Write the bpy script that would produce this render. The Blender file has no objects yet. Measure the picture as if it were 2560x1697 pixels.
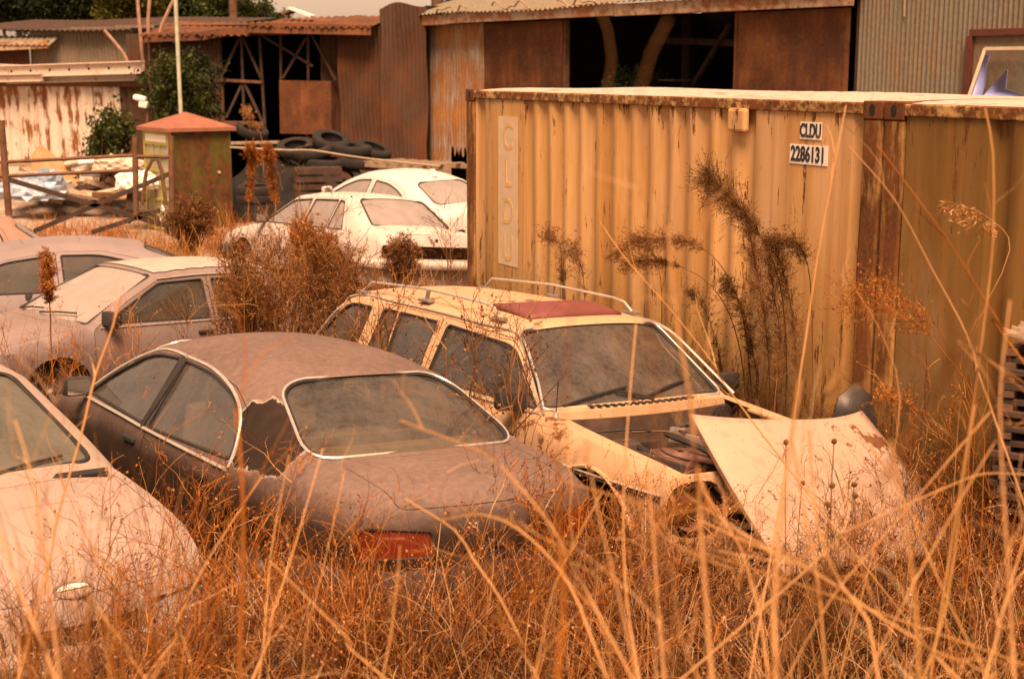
import bpy, bmesh, math, random
import numpy as np
from mathutils import Vector, Matrix
from mathutils.geometry import delaunay_2d_cdt

random.seed(7)
RNG = np.random.default_rng(7)
PI = math.pi
sc = bpy.context.scene
COL = sc.collection

# ------------------------------------------------------------------ camera
CAM_F, CAM_H, CAM_P = 1422.0, 3.10, 0.1887
cd = bpy.data.cameras.new('camera')
cam = bpy.data.objects.new('camera', cd)
COL.objects.link(cam)
cd.sensor_width = 36.0
cd.lens = 36.0 * CAM_F / 1024.0
cam.location = (0, 0, CAM_H)
cam.rotation_euler = (PI / 2 - CAM_P, 0.0, 0.0)
cd.clip_start = 0.05
cd.clip_end = 900
cd.dof.use_dof = True
cd.dof.focus_distance = 9.2
cd.dof.aperture_fstop = 3.2
sc.camera = cam

# ------------------------------------------------------------------ world, sun, exposure
SUN_EL, SUN_AZ = math.radians(60), math.radians(178)      # azimuth clockwise from +Y
w = bpy.data.worlds.new('World')
sc.world = w
w.use_nodes = True
nt = w.node_tree
nt.nodes.clear()
sky = nt.nodes.new('ShaderNodeTexSky')
sky.sky_type = 'NISHITA'
sky.sun_disc = False
sky.sun_elevation = SUN_EL
sky.sun_rotation = SUN_AZ
sky.dust_density = 1.5
sky.air_density = 1.0
sky.ozone_density = 1.0
hs = nt.nodes.new('ShaderNodeHueSaturation')
hs.inputs['Saturation'].default_value = 0.2          # thin even cloud: the blue is washed out
hs.inputs['Value'].default_value = 1.0
tint = nt.nodes.new('ShaderNodeMix')
tint.data_type = 'RGBA'
tint.blend_type = 'MULTIPLY'
tint.inputs[0].default_value = 1.0
tint.inputs[7].default_value = (1.0, 0.91, 0.78, 1)
bg = nt.nodes.new('ShaderNodeBackground')
bg.inputs['Strength'].default_value = 0.09
wo = nt.nodes.new('ShaderNodeOutputWorld')
nt.links.new(sky.outputs[0], hs.inputs['Color'])
nt.links.new(hs.outputs[0], tint.inputs[6])
nt.links.new(tint.outputs[2], bg.inputs[0])
nt.links.new(bg.outputs[0], wo.inputs[0])

sd = bpy.data.lights.new('sun', 'SUN')
sd.energy = 4.9
sd.angle = math.radians(32)
sd.color = (1.0, 0.90, 0.76)
sun = bpy.data.objects.new('sun', sd)
COL.objects.link(sun)
_dir = Vector((math.sin(SUN_AZ) * math.cos(SUN_EL), math.cos(SUN_AZ) * math.cos(SUN_EL), math.sin(SUN_EL)))
sun.rotation_euler = _dir.to_track_quat('Z', 'Y').to_euler()

sc.view_settings.view_transform = 'Standard'
sc.view_settings.look = 'None'
sc.view_settings.gamma = 1.0
sc.view_settings.exposure = 0.62
sc.view_settings.use_curve_mapping = False
try:
    sc.view_settings.use_white_balance = True          # warm daylight stock
    sc.view_settings.white_balance_temperature = 9900
    sc.view_settings.white_balance_tint = 35
except Exception as e:
    print('wb', e)
sc.render.engine = 'CYCLES'
sc.cycles.max_bounces = 8
sc.cycles.transparent_max_bounces = 24


def at(px, py, Y):
    """world point on the ray through picture point (px,py) at depth Y."""
    a, b = (px - 512) / CAM_F, (339 - py) / CAM_F
    c, s = math.cos(CAM_P), math.sin(CAM_P)
    d = Vector((a, c + b * s, -s + b * c))
    return Vector((0, 0, CAM_H)) + d * (Y / d.y)


# ------------------------------------------------------------------ object helpers
def tag(o, label=None, cat=None, group=None, kind=None):
    if label: o['label'] = label
    if cat: o['category'] = cat
    if group: o['group'] = group
    if kind: o['kind'] = kind
    return o


def empty(name, loc=(0, 0, 0), rot=(0, 0, 0), label=None, cat=None, group=None):
    o = bpy.data.objects.new(name, None)
    o.empty_display_size = 0.2
    COL.objects.link(o)
    o.location = loc
    o.rotation_euler = rot
    return tag(o, label, cat, group)


def npmesh(name, V, F, mat=None, parent=None, smooth=False, sharp=None):
    """V (n,3); F list of arrays (m,3)/(m,4) or one array"""
    V = np.asarray(V, dtype=np.float32).reshape(-1, 3)
    if isinstance(F, np.ndarray): F = [F]
    F = [np.asarray(f, dtype=np.int32) for f in F if len(f)]
    me = bpy.data.meshes.new(name)
    me.vertices.add(len(V))
    me.vertices.foreach_set('co', V.ravel())
    lv = np.concatenate([f.ravel() for f in F])
    cnt = np.concatenate([np.full(len(f), f.shape[1], dtype=np.int32) for f in F])
    me.loops.add(len(lv))
    me.loops.foreach_set('vertex_index', lv)
    me.polygons.add(len(cnt))
    st = np.concatenate([[0], np.cumsum(cnt)[:-1]]).astype(np.int32)
    me.polygons.foreach_set('loop_start', st)
    me.polygons.foreach_set('loop_total', cnt)
    if smooth: me.polygons.foreach_set('use_smooth', np.ones(len(cnt), dtype=bool))
    me.update(calc_edges=True)
    if smooth and sharp: me.set_sharp_from_angle(angle=math.radians(sharp))
    if mat: me.materials.append(mat)
    o = bpy.data.objects.new(name, me)
    COL.objects.link(o)
    if parent: o.parent = parent
    return o


def bmobj(name, bm, mat=None, parent=None, smooth=False, sharp=None):
    me = bpy.data.meshes.new(name)
    bm.to_mesh(me)
    bm.free()
    if smooth:
        me.polygons.foreach_set('use_smooth', np.ones(len(me.polygons), dtype=bool))
        if sharp: me.set_sharp_from_angle(angle=math.radians(sharp))
    if mat: me.materials.append(mat)
    o = bpy.data.objects.new(name, me)
    COL.objects.link(o)
    if parent: o.parent = parent
    return o


def share(name, o, parent=None, M=None):
    """another object with the same mesh"""
    c = bpy.data.objects.new(name, o.data)
    COL.objects.link(c)
    if parent: c.parent = parent
    if M is not None: c.matrix_local = M
    return c


def copy_tree(o, parent=None):
    c = o.copy()
    COL.objects.link(c)
    if parent: c.parent = parent
    for ch in list(o.children): copy_tree(ch, c)
    return c


def bx(bm, c, s, rot=None, bev=0.0):
    """box centred at c with size s"""
    r = bmesh.ops.create_cube(bm, size=1.0)
    vs = r['verts']
    M = Matrix.Translation(c) @ (rot if rot is not None else Matrix()) @ Matrix.Diagonal((s[0], s[1], s[2], 1))
    bmesh.ops.transform(bm, matrix=M, verts=vs)
    if bev:
        es = list({e for v in vs for e in v.link_edges})
        bmesh.ops.bevel(bm, geom=es, offset=bev, segments=2, affect='EDGES', profile=0.6)
    return vs


def box(name, c, s, mat, parent=None, rot=None, bev=0.0, smooth=False):
    bm = bmesh.new()
    bx(bm, c, s, rot, bev)
    return bmobj(name, bm, mat, parent, smooth, 40 if smooth else None)


def R3(x=0, y=0, z=0):
    return Matrix.Rotation(z, 4, 'Z') @ Matrix.Rotation(y, 4, 'Y') @ Matrix.Rotation(x, 4, 'X')


def strokes(P, R, sides=3, cap=False):
    """P (N,K,3) polylines, R (N,K) radii -> V,F tubes (vectorised)"""
    P = np.asarray(P, float)
    N, K, _ = P.shape
    T = np.empty_like(P)
    T[:, 1:-1] = P[:, 2:] - P[:, :-2]
    T[:, 0] = P[:, 1] - P[:, 0]
    T[:, -1] = P[:, -1] - P[:, -2]
    T /= np.linalg.norm(T, axis=2, keepdims=True) + 1e-9
    ref = np.where(np.abs(T[:, :1, 2:3]) > 0.9, np.array([1.0, 0, 0]), np.array([0, 0, 1.0]))
    ref = np.broadcast_to(ref, T.shape)
    A = np.cross(T, ref)
    A /= np.linalg.norm(A, axis=2, keepdims=True) + 1e-9
    B = np.cross(T, A)
    if sides == 2:
        ph = RNG.uniform(0, PI, (N, 1, 1))
        D = A * np.cos(ph) + B * np.sin(ph)
        V = np.stack([P + D * R[..., None], P - D * R[..., None]], axis=2)
    else:
        an = np.arange(sides) * 2 * PI / sides
        V = P[:, :, None, :] + R[:, :, None, None] * (A[:, :, None, :] * np.cos(an)[None, None, :, None] + B[:, :, None, :] * np.sin(an)[None, None, :, None])
    idx = np.arange(N * K * sides).reshape(N, K, sides)
    if sides == 2:
        F = np.stack([idx[:, :-1, 0], idx[:, :-1, 1], idx[:, 1:, 1], idx[:, 1:, 0]], axis=-1).reshape(-1, 4)
    else:
        nx = np.roll(idx, -1, axis=2)
        F = np.stack([idx[:, :-1], nx[:, :-1], nx[:, 1:], idx[:, 1:]], axis=-1).reshape(-1, 4)
    return V.reshape(-1, 3), F


def merge(parts):
    Vs, Fs, n = [], [], 0
    for V, F in parts:
        Vs.append(V)
        Fs.append(F + n)
        n += len(V)
    return np.concatenate(Vs), Fs


def tube(name, pts, r, mat, parent=None, sides=8, closed=False, flat=None):
    pts = np.array([tuple(p) for p in pts], float)
    if closed: pts = np.vstack([pts, pts[:1], pts[1:2]])
    rr = np.full((1, len(pts)), r) if np.isscalar(r) else np.array(r)[None]
    V, F = strokes(pts[None], rr, sides)
    Fl = [F]
    if not closed:
        n = len(V)
        Fl += [np.array([list(range(sides))[::-1]]), np.array([list(range(n - sides, n))])]
    return npmesh(name, V, Fl, mat, parent, smooth=sides > 4, sharp=50)


def beam(name, a, b, wd, ht, mat, parent=None, roll=0.0):
    a, b = Vector(a), Vector(b)
    d = b - a
    q = d.to_track_quat('X', 'Z').to_matrix().to_4x4()
    return box(name, (a + b) / 2, (d.length, wd, ht), mat, parent, rot=q @ Matrix.Rotation(roll, 4, 'X'))


def lathe(name, prof, mat, parent=None, seg=28, M=None, sharp=40):
    """prof [(r, h)] about Z, transformed by M"""
    prof = np.array(prof, float)
    an = np.linspace(0, 2 * PI, seg, endpoint=False)
    V = np.stack([prof[:, 0:1] * np.cos(an), prof[:, 0:1] * np.sin(an), np.repeat(prof[:, 1:2], seg, 1)], -1)
    idx = np.arange(len(prof) * seg).reshape(len(prof), seg)
    nx = np.roll(idx, -1, 1)
    F = np.stack([idx[:-1], nx[:-1], nx[1:], idx[1:]], -1).reshape(-1, 4)
    V = V.reshape(-1, 3)
    if M is not None:
        A = np.array(M)
        V = V @ A[:3, :3].T + A[:3, 3]
    return npmesh(name, V, F, mat, parent, smooth=True, sharp=sharp)


def catmull(P, step=0.05):
    P = np.array(P, float)
    if len(P) == 2:
        n = max(2, int(np.linalg.norm(P[1, :2] - P[0, :2]) / step) + 1)
        return P[0] + (P[1] - P[0]) * np.linspace(0, 1, n)[:, None]
    Q = np.vstack([2 * P[0] - P[1], P, 2 * P[-1] - P[-2]])
    out = []
    for i in range(1, len(Q) - 2):
        n = max(2, int(np.linalg.norm(Q[i + 1, :2] - Q[i, :2]) / step) + 1)
        t = np.linspace(0, 1, n, endpoint=False)[:, None]
        a, b, c, d = Q[i - 1], Q[i], Q[i + 1], Q[i + 2]
        out.append(0.5 * ((2 * b) + (-a + c) * t + (2 * a - 5 * b + 4 * c - d) * t ** 2 + (-a + 3 * b - 3 * c + d) * t ** 3))
    return np.vstack(out + [P[-1:]])


# ------------------------------------------------------------------ materials
class NT:
    def __init__(s, name):
        s.m = bpy.data.materials.new(name)
        s.m.use_nodes = True
        s.t = s.m.node_tree
        s.t.nodes.clear()
        s.out = s.t.nodes.new('ShaderNodeOutputMaterial')
        s._obj = None

    def n(s, typ, **kw):
        nd = s.t.nodes.new(typ)
        for k, v in kw.items(): setattr(nd, k, v)
        return nd

    def l(s, a, b): s.t.links.new(a, b)

    def put(s, sock, v):
        if isinstance(v, bpy.types.NodeSocket): s.l(v, sock)
        elif isinstance(v, (tuple, list)) and len(v) == 3 and sock.type == 'RGBA': sock.default_value = (*v, 1)
        else: sock.default_value = v

    def obj(s):
        if not s._obj: s._obj = s.n('ShaderNodeTexCoord').outputs['Object']
        return s._obj

    def mapped(s, scale=(1, 1, 1), rot=(0, 0, 0), loc=(0, 0, 0)):
        m = s.n('ShaderNodeMapping')
        s.l(s.obj(), m.inputs[0])
        m.inputs['Scale'].default_value = scale
        m.inputs['Rotation'].default_value = rot
        m.inputs['Location'].default_value = loc
        return m.outputs[0]

    def noise(s, scale, detail=4, rough=0.6, vec=None, dist=0.0):
        nd = s.n('ShaderNodeTexNoise')
        s.l(vec if vec is not None else s.obj(), nd.inputs['Vector'])
        nd.inputs['Scale'].default_value = scale
        nd.inputs['Detail'].default_value = detail
        nd.inputs['Roughness'].default_value = rough
        nd.inputs['Distortion'].default_value = dist
        return nd.outputs[0]

    def ramp(s, fac, stops, interp='LINEAR'):
        r = s.n('ShaderNodeValToRGB')
        s.l(fac, r.inputs[0])
        cr = r.color_ramp
        cr.interpolation = interp
        while len(cr.elements) < len(stops): cr.elements.new(0.5)
        for e, (p, c) in zip(cr.elements, stops):
            e.position = p
            e.color = (c, c, c, 1) if isinstance(c, (int, float)) else (*c, 1)
        return r.outputs[0]

    def mix(s, fac, a, b, blend='MIX'):
        m = s.n('ShaderNodeMix', data_type='RGBA', blend_type=blend)
        s.put(m.inputs[0], fac)
        s.put(m.inputs[6], a)
        s.put(m.inputs[7], b)
        return m.outputs[2]

    def math(s, op, a, b=0.0, c=None, clamp=False):
        m = s.n('ShaderNodeMath', operation=op, use_clamp=clamp)
        s.put(m.inputs[0], a)
        s.put(m.inputs[1], b)
        if c is not None: s.put(m.inputs[2], c)
        return m.outputs[0]

    def sep(s, v=None):
        x = s.n('ShaderNodeSeparateXYZ')
        s.l(v if v is not None else s.obj(), x.inputs[0])
        return x.outputs

    def island(s):
        return s.n('ShaderNodeNewGeometry').outputs['Random Per Island']

    def bump(s, h, strength=0.3, dist=0.02):
        b = s.n('ShaderNodeBump')
        b.inputs['Strength'].default_value = strength
        b.inputs['Distance'].default_value = dist
        s.l(h, b.inputs['Height'])
        return b.outputs[0]

    def bsdf(s, col, rough=0.6, metal=0.0, normal=None, spec=0.5, coat=0.0, trans=0.0, alpha=None):
        p = s.n('ShaderNodeBsdfPrincipled')
        s.put(p.inputs['Base Color'], col)
        s.put(p.inputs['Roughness'], rough)
        s.put(p.inputs['Metallic'], metal)
        p.inputs['Specular IOR Level'].default_value = spec
        if coat: p.inputs['Coat Weight'].default_value = coat
        if normal is not None: s.l(normal, p.inputs['Normal'])
        return p.outputs[0]

    def done(s, sh):
        s.l(sh, s.out.inputs[0])
        return s.m


def plain(name, col, rough=0.6, metal=0.0, var=0.25, scale=6.0, spec=0.4, bump=0.0):
    t = NT(name)
    n = t.noise(scale, 5, 0.65)
    c = t.mix(t.ramp(n, [(0.3, 0.0), (0.7, 1.0)]), tuple(x * (1 - var) for x in col), tuple(min(1, x * (1 + var)) for x in col))
    nm = t.bump(t.noise(scale * 6, 4), bump, 0.01) if bump else None
    return t.done(t.bsdf(c, rough, metal, nm, spec))


def painted(name, col, dust=(0.42, 0.30, 0.22), dust_amt=0.35, rust_amt=0.0, rough=0.4, coat=0.0, spot=0.0, streak=True):
    """old car paint: faded base, dust lying on upward faces, fine dirt and rust freckles"""
    t = NT(name)
    big = t.noise(1.3, 5, 0.6)
    fine = t.noise(14, 6, 0.7)
    c = t.mix(t.ramp(big, [(0.3, 0.0), (0.7, 1.0)]), tuple(x * 0.88 for x in col), tuple(min(1, x * 1.1) for x in col))
    g = t.n('ShaderNodeNewGeometry')
    nz = t.sep(g.outputs['Normal'])[2]
    up = t.math('MULTIPLY', t.math('MAXIMUM', nz, 0.0), 0.75)
    dn = t.math('MULTIPLY', t.math('ADD', up, 0.25), t.ramp(t.mix(0.5, big, fine), [(0.3, 0.25), (0.65, 1.0)]))
    c = t.mix(t.math('MULTIPLY', dn, dust_amt, clamp=True), c, dust)
    if streak:
        st = t.noise(9, 4, 0.6, vec=t.mapped((1.0, 1.0, 0.12)))
        c = t.mix(t.ramp(st, [(0.52, 0.0), (0.75, 0.35)]), c, tuple(x * 0.5 for x in dust))
    if rust_amt:
        rn = t.math('ADD', t.noise(3.0, 8, 0.75), t.math('MULTIPLY', t.noise(40, 3, 0.6), 0.12))
        c = t.mix(t.ramp(rn, [(0.70 - rust_amt, 0.0), (0.74 - rust_amt, 1.0)]), c, (0.16, 0.055, 0.018))
    if spot:
        v = t.n('ShaderNodeTexVoronoi')
        t.l(t.obj(), v.inputs['Vector'])
        v.inputs['Scale'].default_value = 22
        c = t.mix(t.ramp(v.outputs['Distance'], [(spot, 1.0), (spot + 0.03, 0.0)]), c, (0.14, 0.07, 0.035))
    r = t.ramp(dn, [(0.0, rough), (0.8, 0.85)])
    return t.done(t.bsdf(c, r, 0.0, t.bump(fine, 0.05, 0.01), 0.45, coat))


def peeling(name, top, side, edge):
    """faded lacquer over dark paint; the lacquer is gone low on the sides with a ragged pale rim"""
    t = NT(name)
    X, Y, Z = t.sep()
    n = t.math('ADD', t.math('MULTIPLY', t.noise(2.0, 4, 0.7), 0.34), t.math('MULTIPLY', t.noise(13, 7, 0.8), 0.10))
    nn = t.math('SUBTRACT', n, 0.22)
    dz = t.math('SUBTRACT', t.math('ABSOLUTE', t.math('SUBTRACT', Z, 1.04)), 0.15)
    dx = t.math('SUBTRACT', t.math('ABSOLUTE', t.math('ADD', X, 1.40)), 0.32)
    m = t.math('ADD', t.math('MAXIMUM', dz, dx), t.math('MULTIPLY', nn, 0.8))
    ax = t.math('ABSOLUTE', Y)
    m = t.math('ADD', m, t.math('MULTIPLY', t.math('SUBTRACT', 0.53, ax, clamp=True), 6.0))
    low = t.ramp(t.math('ADD', Z, t.math('MULTIPLY', nn, 0.5)), [(0.70, 0.0), (0.90, 1.0)])
    fade = t.ramp(t.noise(1.6, 5, 0.6), [(0.3, 0.0), (0.7, 1.0)])
    tc = t.mix(fade, top, tuple(x * 0.68 for x in top))
    tc = t.mix(t.ramp(t.noise(26, 5, 0.7), [(0.4, 0.0), (0.8, 0.35)]), tc, (0.36, 0.25, 0.20))
    scn = t.mix(t.ramp(t.noise(7, 6, 0.7), [(0.35, 0.0), (0.75, 1.0)]), side, tuple(x * 2.0 for x in side))
    msk = t.ramp(m, [(0.0, 0.0), (0.004, 1.0)])
    c = t.mix(t.math('MULTIPLY', msk, low), scn, tc)
    rim = t.math('MULTIPLY', t.math('MULTIPLY', t.ramp(m, [(0.0, 0.0), (0.004, 1.0)]), t.ramp(m, [(0.008, 1.0), (0.020, 0.0)])), t.ramp(t.noise(5, 3), [(0.42, 0.25), (0.6, 1.0)]))
    c = t.mix(t.ramp(t.noise(5, 7, 0.75), [(0.62, 0.0), (0.70, 0.6)]), c, (0.11, 0.06, 0.04))
    c = t.mix(t.math('MULTIPLY', rim, t.ramp(low, [(0.3, 0.0), (0.8, 1.0)])), c, edge)
    r = t.mix(msk, (0.55, 0.55, 0.55), (0.62, 0.62, 0.62))
    return t.done(t.bsdf(c, r, 0.0, t.bump(msk, 0.25, 0.004), 0.22))


def glass(name, tint=(0.30, 0.26, 0.22), dust=(0.40, 0.32, 0.25), amt=(0.25, 0.7), rough=0.07):
    """dusty car glass: a film of dirt over see-through glass"""
    t = NT(name)
    a = t.noise(2.2, 6, 0.65, dist=0.4)
    b = t.noise(34, 5, 0.7)
    st = t.noise(6, 3, 0.6, vec=t.mapped((1, 1, 0.2)))
    f = t.ramp(t.mix(0.4, t.mix(0.35, a, st), b), [(0.38, amt[0]), (0.60, amt[1])])
    tr = t.n('ShaderNodeBsdfTransparent')
    tr.inputs[0].default_value = (*tint, 1)
    gl = t.n('ShaderNodeBsdfGlossy')
    gl.inputs[0].default_value = (0.8, 0.8, 0.8, 1)
    gl.inputs['Roughness'].default_value = rough
    lw = t.n('ShaderNodeLayerWeight')
    lw.inputs[0].default_value = 0.5
    fr_ = t.math('ADD', t.math('MULTIPLY', t.math('POWER', lw.outputs['Facing'], 3.0), 0.6), 0.12)
    m1 = t.n('ShaderNodeMixShader')
    t.l(fr_, m1.inputs[0]); t.l(tr.outputs[0], m1.inputs[1]); t.l(gl.outputs[0], m1.inputs[2])
    df = t.bsdf(t.mix(t.ramp(b, [(0.3, 0.0), (0.7, 1.0)]), dust, tuple(x * 0.75 for x in dust)), 0.75, spec=0.3)
    m2 = t.n('ShaderNodeMixShader')
    t.l(f, m2.inputs[0]); t.l(m1.outputs[0], m2.inputs[1]); t.l(df, m2.inputs[2])
    return t.done(m2.outputs[0])


def rusty(name, base, rust=(0.17, 0.055, 0.018), amt=0.5, vert=True, dark=(0.05, 0.02, 0.008), rough=0.8, sc_=1.2, cut=0.06):
    """painted or galvanised sheet with run-down rust"""
    t = NT(name)
    vec = t.mapped((1.0, 1.0, 0.16)) if vert else t.obj()
    a = t.noise(3.0 * sc_, 7, 0.72, vec=vec)
    b = t.noise(0.7 * sc_, 3, 0.6)
    c0 = t.noise(11 * sc_, 5, 0.7)
    k = t.math('ADD', t.math('MULTIPLY', a, 0.62), t.math('MULTIPLY', b, 0.38))
    th = 0.66 - amt * 0.32
    f = t.ramp(k, [(max(0, th - cut), 0.0), (th + cut, 1.0)])
    bc = t.mix(t.ramp(c0, [(0.3, 0.0), (0.7, 1.0)]), tuple(x * 0.82 for x in base), tuple(min(1, x * 1.12) for x in base))
    rc = t.mix(t.ramp(c0, [(0.35, 0.0), (0.7, 1.0)]), dark, rust)
    rc = t.mix(t.ramp(b, [(0.4, 0.0), (0.75, 0.7)]), rc, tuple(min(1, x * 1.7) for x in rust))
    c = t.mix(f, bc, rc)
    return t.done(t.bsdf(c, t.ramp(f, [(0, rough - 0.15), (1, 0.95)]), 0.0, t.bump(t.mix(f, c0, a), 0.25, 0.012), 0.25))


def stemmat(name, cols, trans=0.25):
    t = NT(name)
    r = t.island()
    n = len(cols)
    c = t.ramp(r, [(i / max(1, n - 1), q) for i, q in enumerate(cols)])
    c = t.mix(t.ramp(t.noise(2.0, 3), [(0.35, 0.0), (0.7, 0.6)]), c, tuple(x * 0.55 for x in cols[0]))
    d = t.bsdf(c, 0.75, spec=0.25)
    tl = t.n('ShaderNodeBsdfTranslucent')
    t.put(tl.inputs[0], c)
    m = t.n('ShaderNodeMixShader')
    m.inputs[0].default_value = trans
    t.l(d, m.inputs[1]); t.l(tl.outputs[0], m.inputs[2])
    return t.done(m.outputs[0])


RUBBER = plain('black_rubber', (0.022, 0.018, 0.016), 0.75)
TYRE = plain('dusty_tyre', (0.017, 0.012, 0.009), 0.9, var=0.4, bump=0.3)
CHROME = plain('dull_chrome', (0.62, 0.55, 0.47), 0.32, 0.55, var=0.15, scale=20)
PLASTIC = plain('dark_plastic', (0.035, 0.028, 0.026), 0.55, var=0.3)
DARK = plain('dark_underside', (0.018, 0.013, 0.010), 0.95)
SEATM = plain('brown_seat_cloth', (0.13, 0.09, 0.065), 0.95, var=0.2)
SEATG = plain('grey_seat_cloth', (0.36, 0.29, 0.23), 0.95, var=0.2)
STEEL = plain('rusty_steel', (0.14, 0.06, 0.03), 0.85, var=0.45, bump=0.3)
DARKSTEEL = plain('dark_rusty_steel', (0.055, 0.028, 0.018), 0.9, var=0.45)
RIM = plain('dull_rim', (0.25, 0.21, 0.18), 0.5, 0.4)
RED = plain('red_lens', (0.15, 0.018, 0.007), 0.25, var=0.3, spec=0.6)
AMBER = plain('amber_lens', (0.40, 0.14, 0.03), 0.3, var=0.3)
LAMP = plain('cloudy_lamp_glass', (0.55, 0.50, 0.44), 0.25, var=0.15)
WHITE = plain('white_plate', (0.78, 0.72, 0.64), 0.5, var=0.06)
BLACKINK = plain('black_lettering', (0.03, 0.025, 0.02), 0.6, var=0.1)
WOOD = plain('weathered_wood', (0.30, 0.20, 0.13), 0.9, var=0.35, scale=12, bump=0.3)
BWOOD = plain('brown_wood', (0.13, 0.065, 0.035), 0.9, var=0.4, scale=12, bump=0.3)


# ------------------------------------------------------------------ ground
def gz(x, y):
    x = np.asarray(x, float); y = np.asarray(y, float)
    bank = 1.45 / (1 + np.exp((y - 3.4) / 0.75))
    # the containers stand on a low pad
    u = (x + .4737) * .4709 + (y - 14.6) * -.8822
    v = (x + .4737) * .8822 + (y - 14.6) * .4709
    q = np.maximum(np.maximum(-.3 - u, u - 12.6), np.maximum(-.05 - v, v - 2.8))
    mound = 0.30 * np.clip(1 - np.maximum(q, 0) / .9, 0, 1)
    return bank + mound + (1 - mound / .3) * (0.05 * np.sin(x * 1.3 + y * 0.7) + 0.04 * np.sin(x * 0.6 - y * 1.9))


def make_ground():
    xs = np.concatenate([np.linspace(-400, -42, 12), np.linspace(-40, 40, 161), np.linspace(42, 400, 12)])
    ys = np.concatenate([np.linspace(-60, -4, 8), np.linspace(-3, 50, 133), np.linspace(53, 700, 16)])
    X, Y = np.meshgrid(xs, ys, indexing='ij')
    Z = gz(X, Y)
    Z += np.where((Y < 50) & (np.abs(X) < 40), RNG.normal(0, 0.02, X.shape), 0)
    V = np.stack([X, Y, Z], -1).reshape(-1, 3)
    idx = np.arange(len(V)).reshape(X.shape)
    F = np.stack([idx[:-1, :-1], idx[1:, :-1], idx[1:, 1:], idx[:-1, 1:]], -1).reshape(-1, 4)
    t = NT('dry_earth')
    a = t.noise(0.5, 6, 0.6)
    b = t.noise(9, 8, 0.75)
    Yc = t.sep()[1]
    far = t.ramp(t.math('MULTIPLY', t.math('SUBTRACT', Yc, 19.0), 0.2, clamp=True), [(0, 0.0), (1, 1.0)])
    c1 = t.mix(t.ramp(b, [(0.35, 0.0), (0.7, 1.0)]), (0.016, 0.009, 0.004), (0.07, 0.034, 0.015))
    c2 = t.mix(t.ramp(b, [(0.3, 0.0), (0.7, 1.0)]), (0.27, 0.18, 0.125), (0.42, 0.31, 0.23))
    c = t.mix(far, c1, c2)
    c = t.mix(t.ramp(a, [(0.5, 0.0), (0.7, 0.5)]), c, (0.06, 0.055, 0.02))
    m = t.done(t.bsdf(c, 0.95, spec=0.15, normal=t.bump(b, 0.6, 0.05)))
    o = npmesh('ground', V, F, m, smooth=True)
    tag(o, 'dry brown earth of the scrapyard under grass and weeds', kind='structure')


make_ground()
# ------------------------------------------------------------------ shipping containers
def corr_section(x0, x1, pitch, depth, flats=(), frac=(.30, .20, .30, .20)):
    """trapezoid corrugation along x: list of (x, d)"""
    out = [(x0, 0.0)]
    x = x0 + .02
    while x < x1 - .05:
        fl = [f for f in flats if f[0] - pitch * .5 < x < f[1]]
        if fl:
            out += [(x, 0.0), (fl[0][1], 0.0)]
            x = fl[0][1] + .001
            continue
        a, b, c, d = [pitch * q for q in frac]
        for px, dd in ((x, 0), (x + b, depth), (x + b + a, depth), (x + b + a + d, 0)):
            if px < x1: out.append((px, dd))
        x += pitch
    out.append((x1, 0.0))
    return out


def sheet(name, sec, z0, z1, mat, parent, y0=0.0, nz=7, wav=0.0, sgn=1, smooth=False, bottom=None, topf=None):
    """vertical sheet whose plan section is sec [(x,d)], local x along, y out; wav = dents"""
    sec = np.array(sec)
    n = len(sec)
    V = []
    for k in range(nz):
        f = k / (nz - 1)
        zb = bottom(sec[:, 0]) if bottom else np.full(n, z0)
        zt = topf(sec[:, 0]) if topf else np.full(n, z1)
        z = zb + (zt - zb) * f
        w_ = wav * (np.sin(sec[:, 0] * 2.1 + k * 1.1) + .6 * np.sin(sec[:, 0] * 5.3 - k * 1.7))
        V.append(np.stack([sec[:, 0] + .25 * w_, np.full(n, y0) + sgn * sec[:, 1] + w_, z], -1))
    idx = np.arange(n * nz).reshape(nz, n)
    F = np.stack([idx[:-1, :-1], idx[:-1, 1:], idx[1:, 1:], idx[1:, :-1]], -1).reshape(-1, 4)
    return npmesh(name, np.vstack(V), F, mat, parent, smooth=smooth)


def text(name, s, size, loc, rot, mat, parent, xs=1.0, extrude=0.002, align='CENTER'):
    cu = bpy.data.curves.new(name, 'FONT')
    cu.body = s
    cu.size = size
    cu.extrude = extrude
    cu.offset = 0.004
    cu.align_x = align
    cu.align_y = 'CENTER'
    tmp = bpy.data.objects.new('tmp', cu)
    COL.objects.link(tmp)
    bpy.context.view_layer.update()
    me = bpy.data.meshes.new_from_object(tmp.evaluated_get(bpy.context.evaluated_depsgraph_get()))
    bpy.data.objects.remove(tmp)
    me.materials.clear()
    me.materials.append(mat)
    o = bpy.data.objects.new(name, me)
    COL.objects.link(o)
    o.parent = parent
    o.matrix_local = Matrix.Translation(loc) @ rot @ Matrix.Diagonal((xs, 1, 1, 1))
    return o


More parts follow.
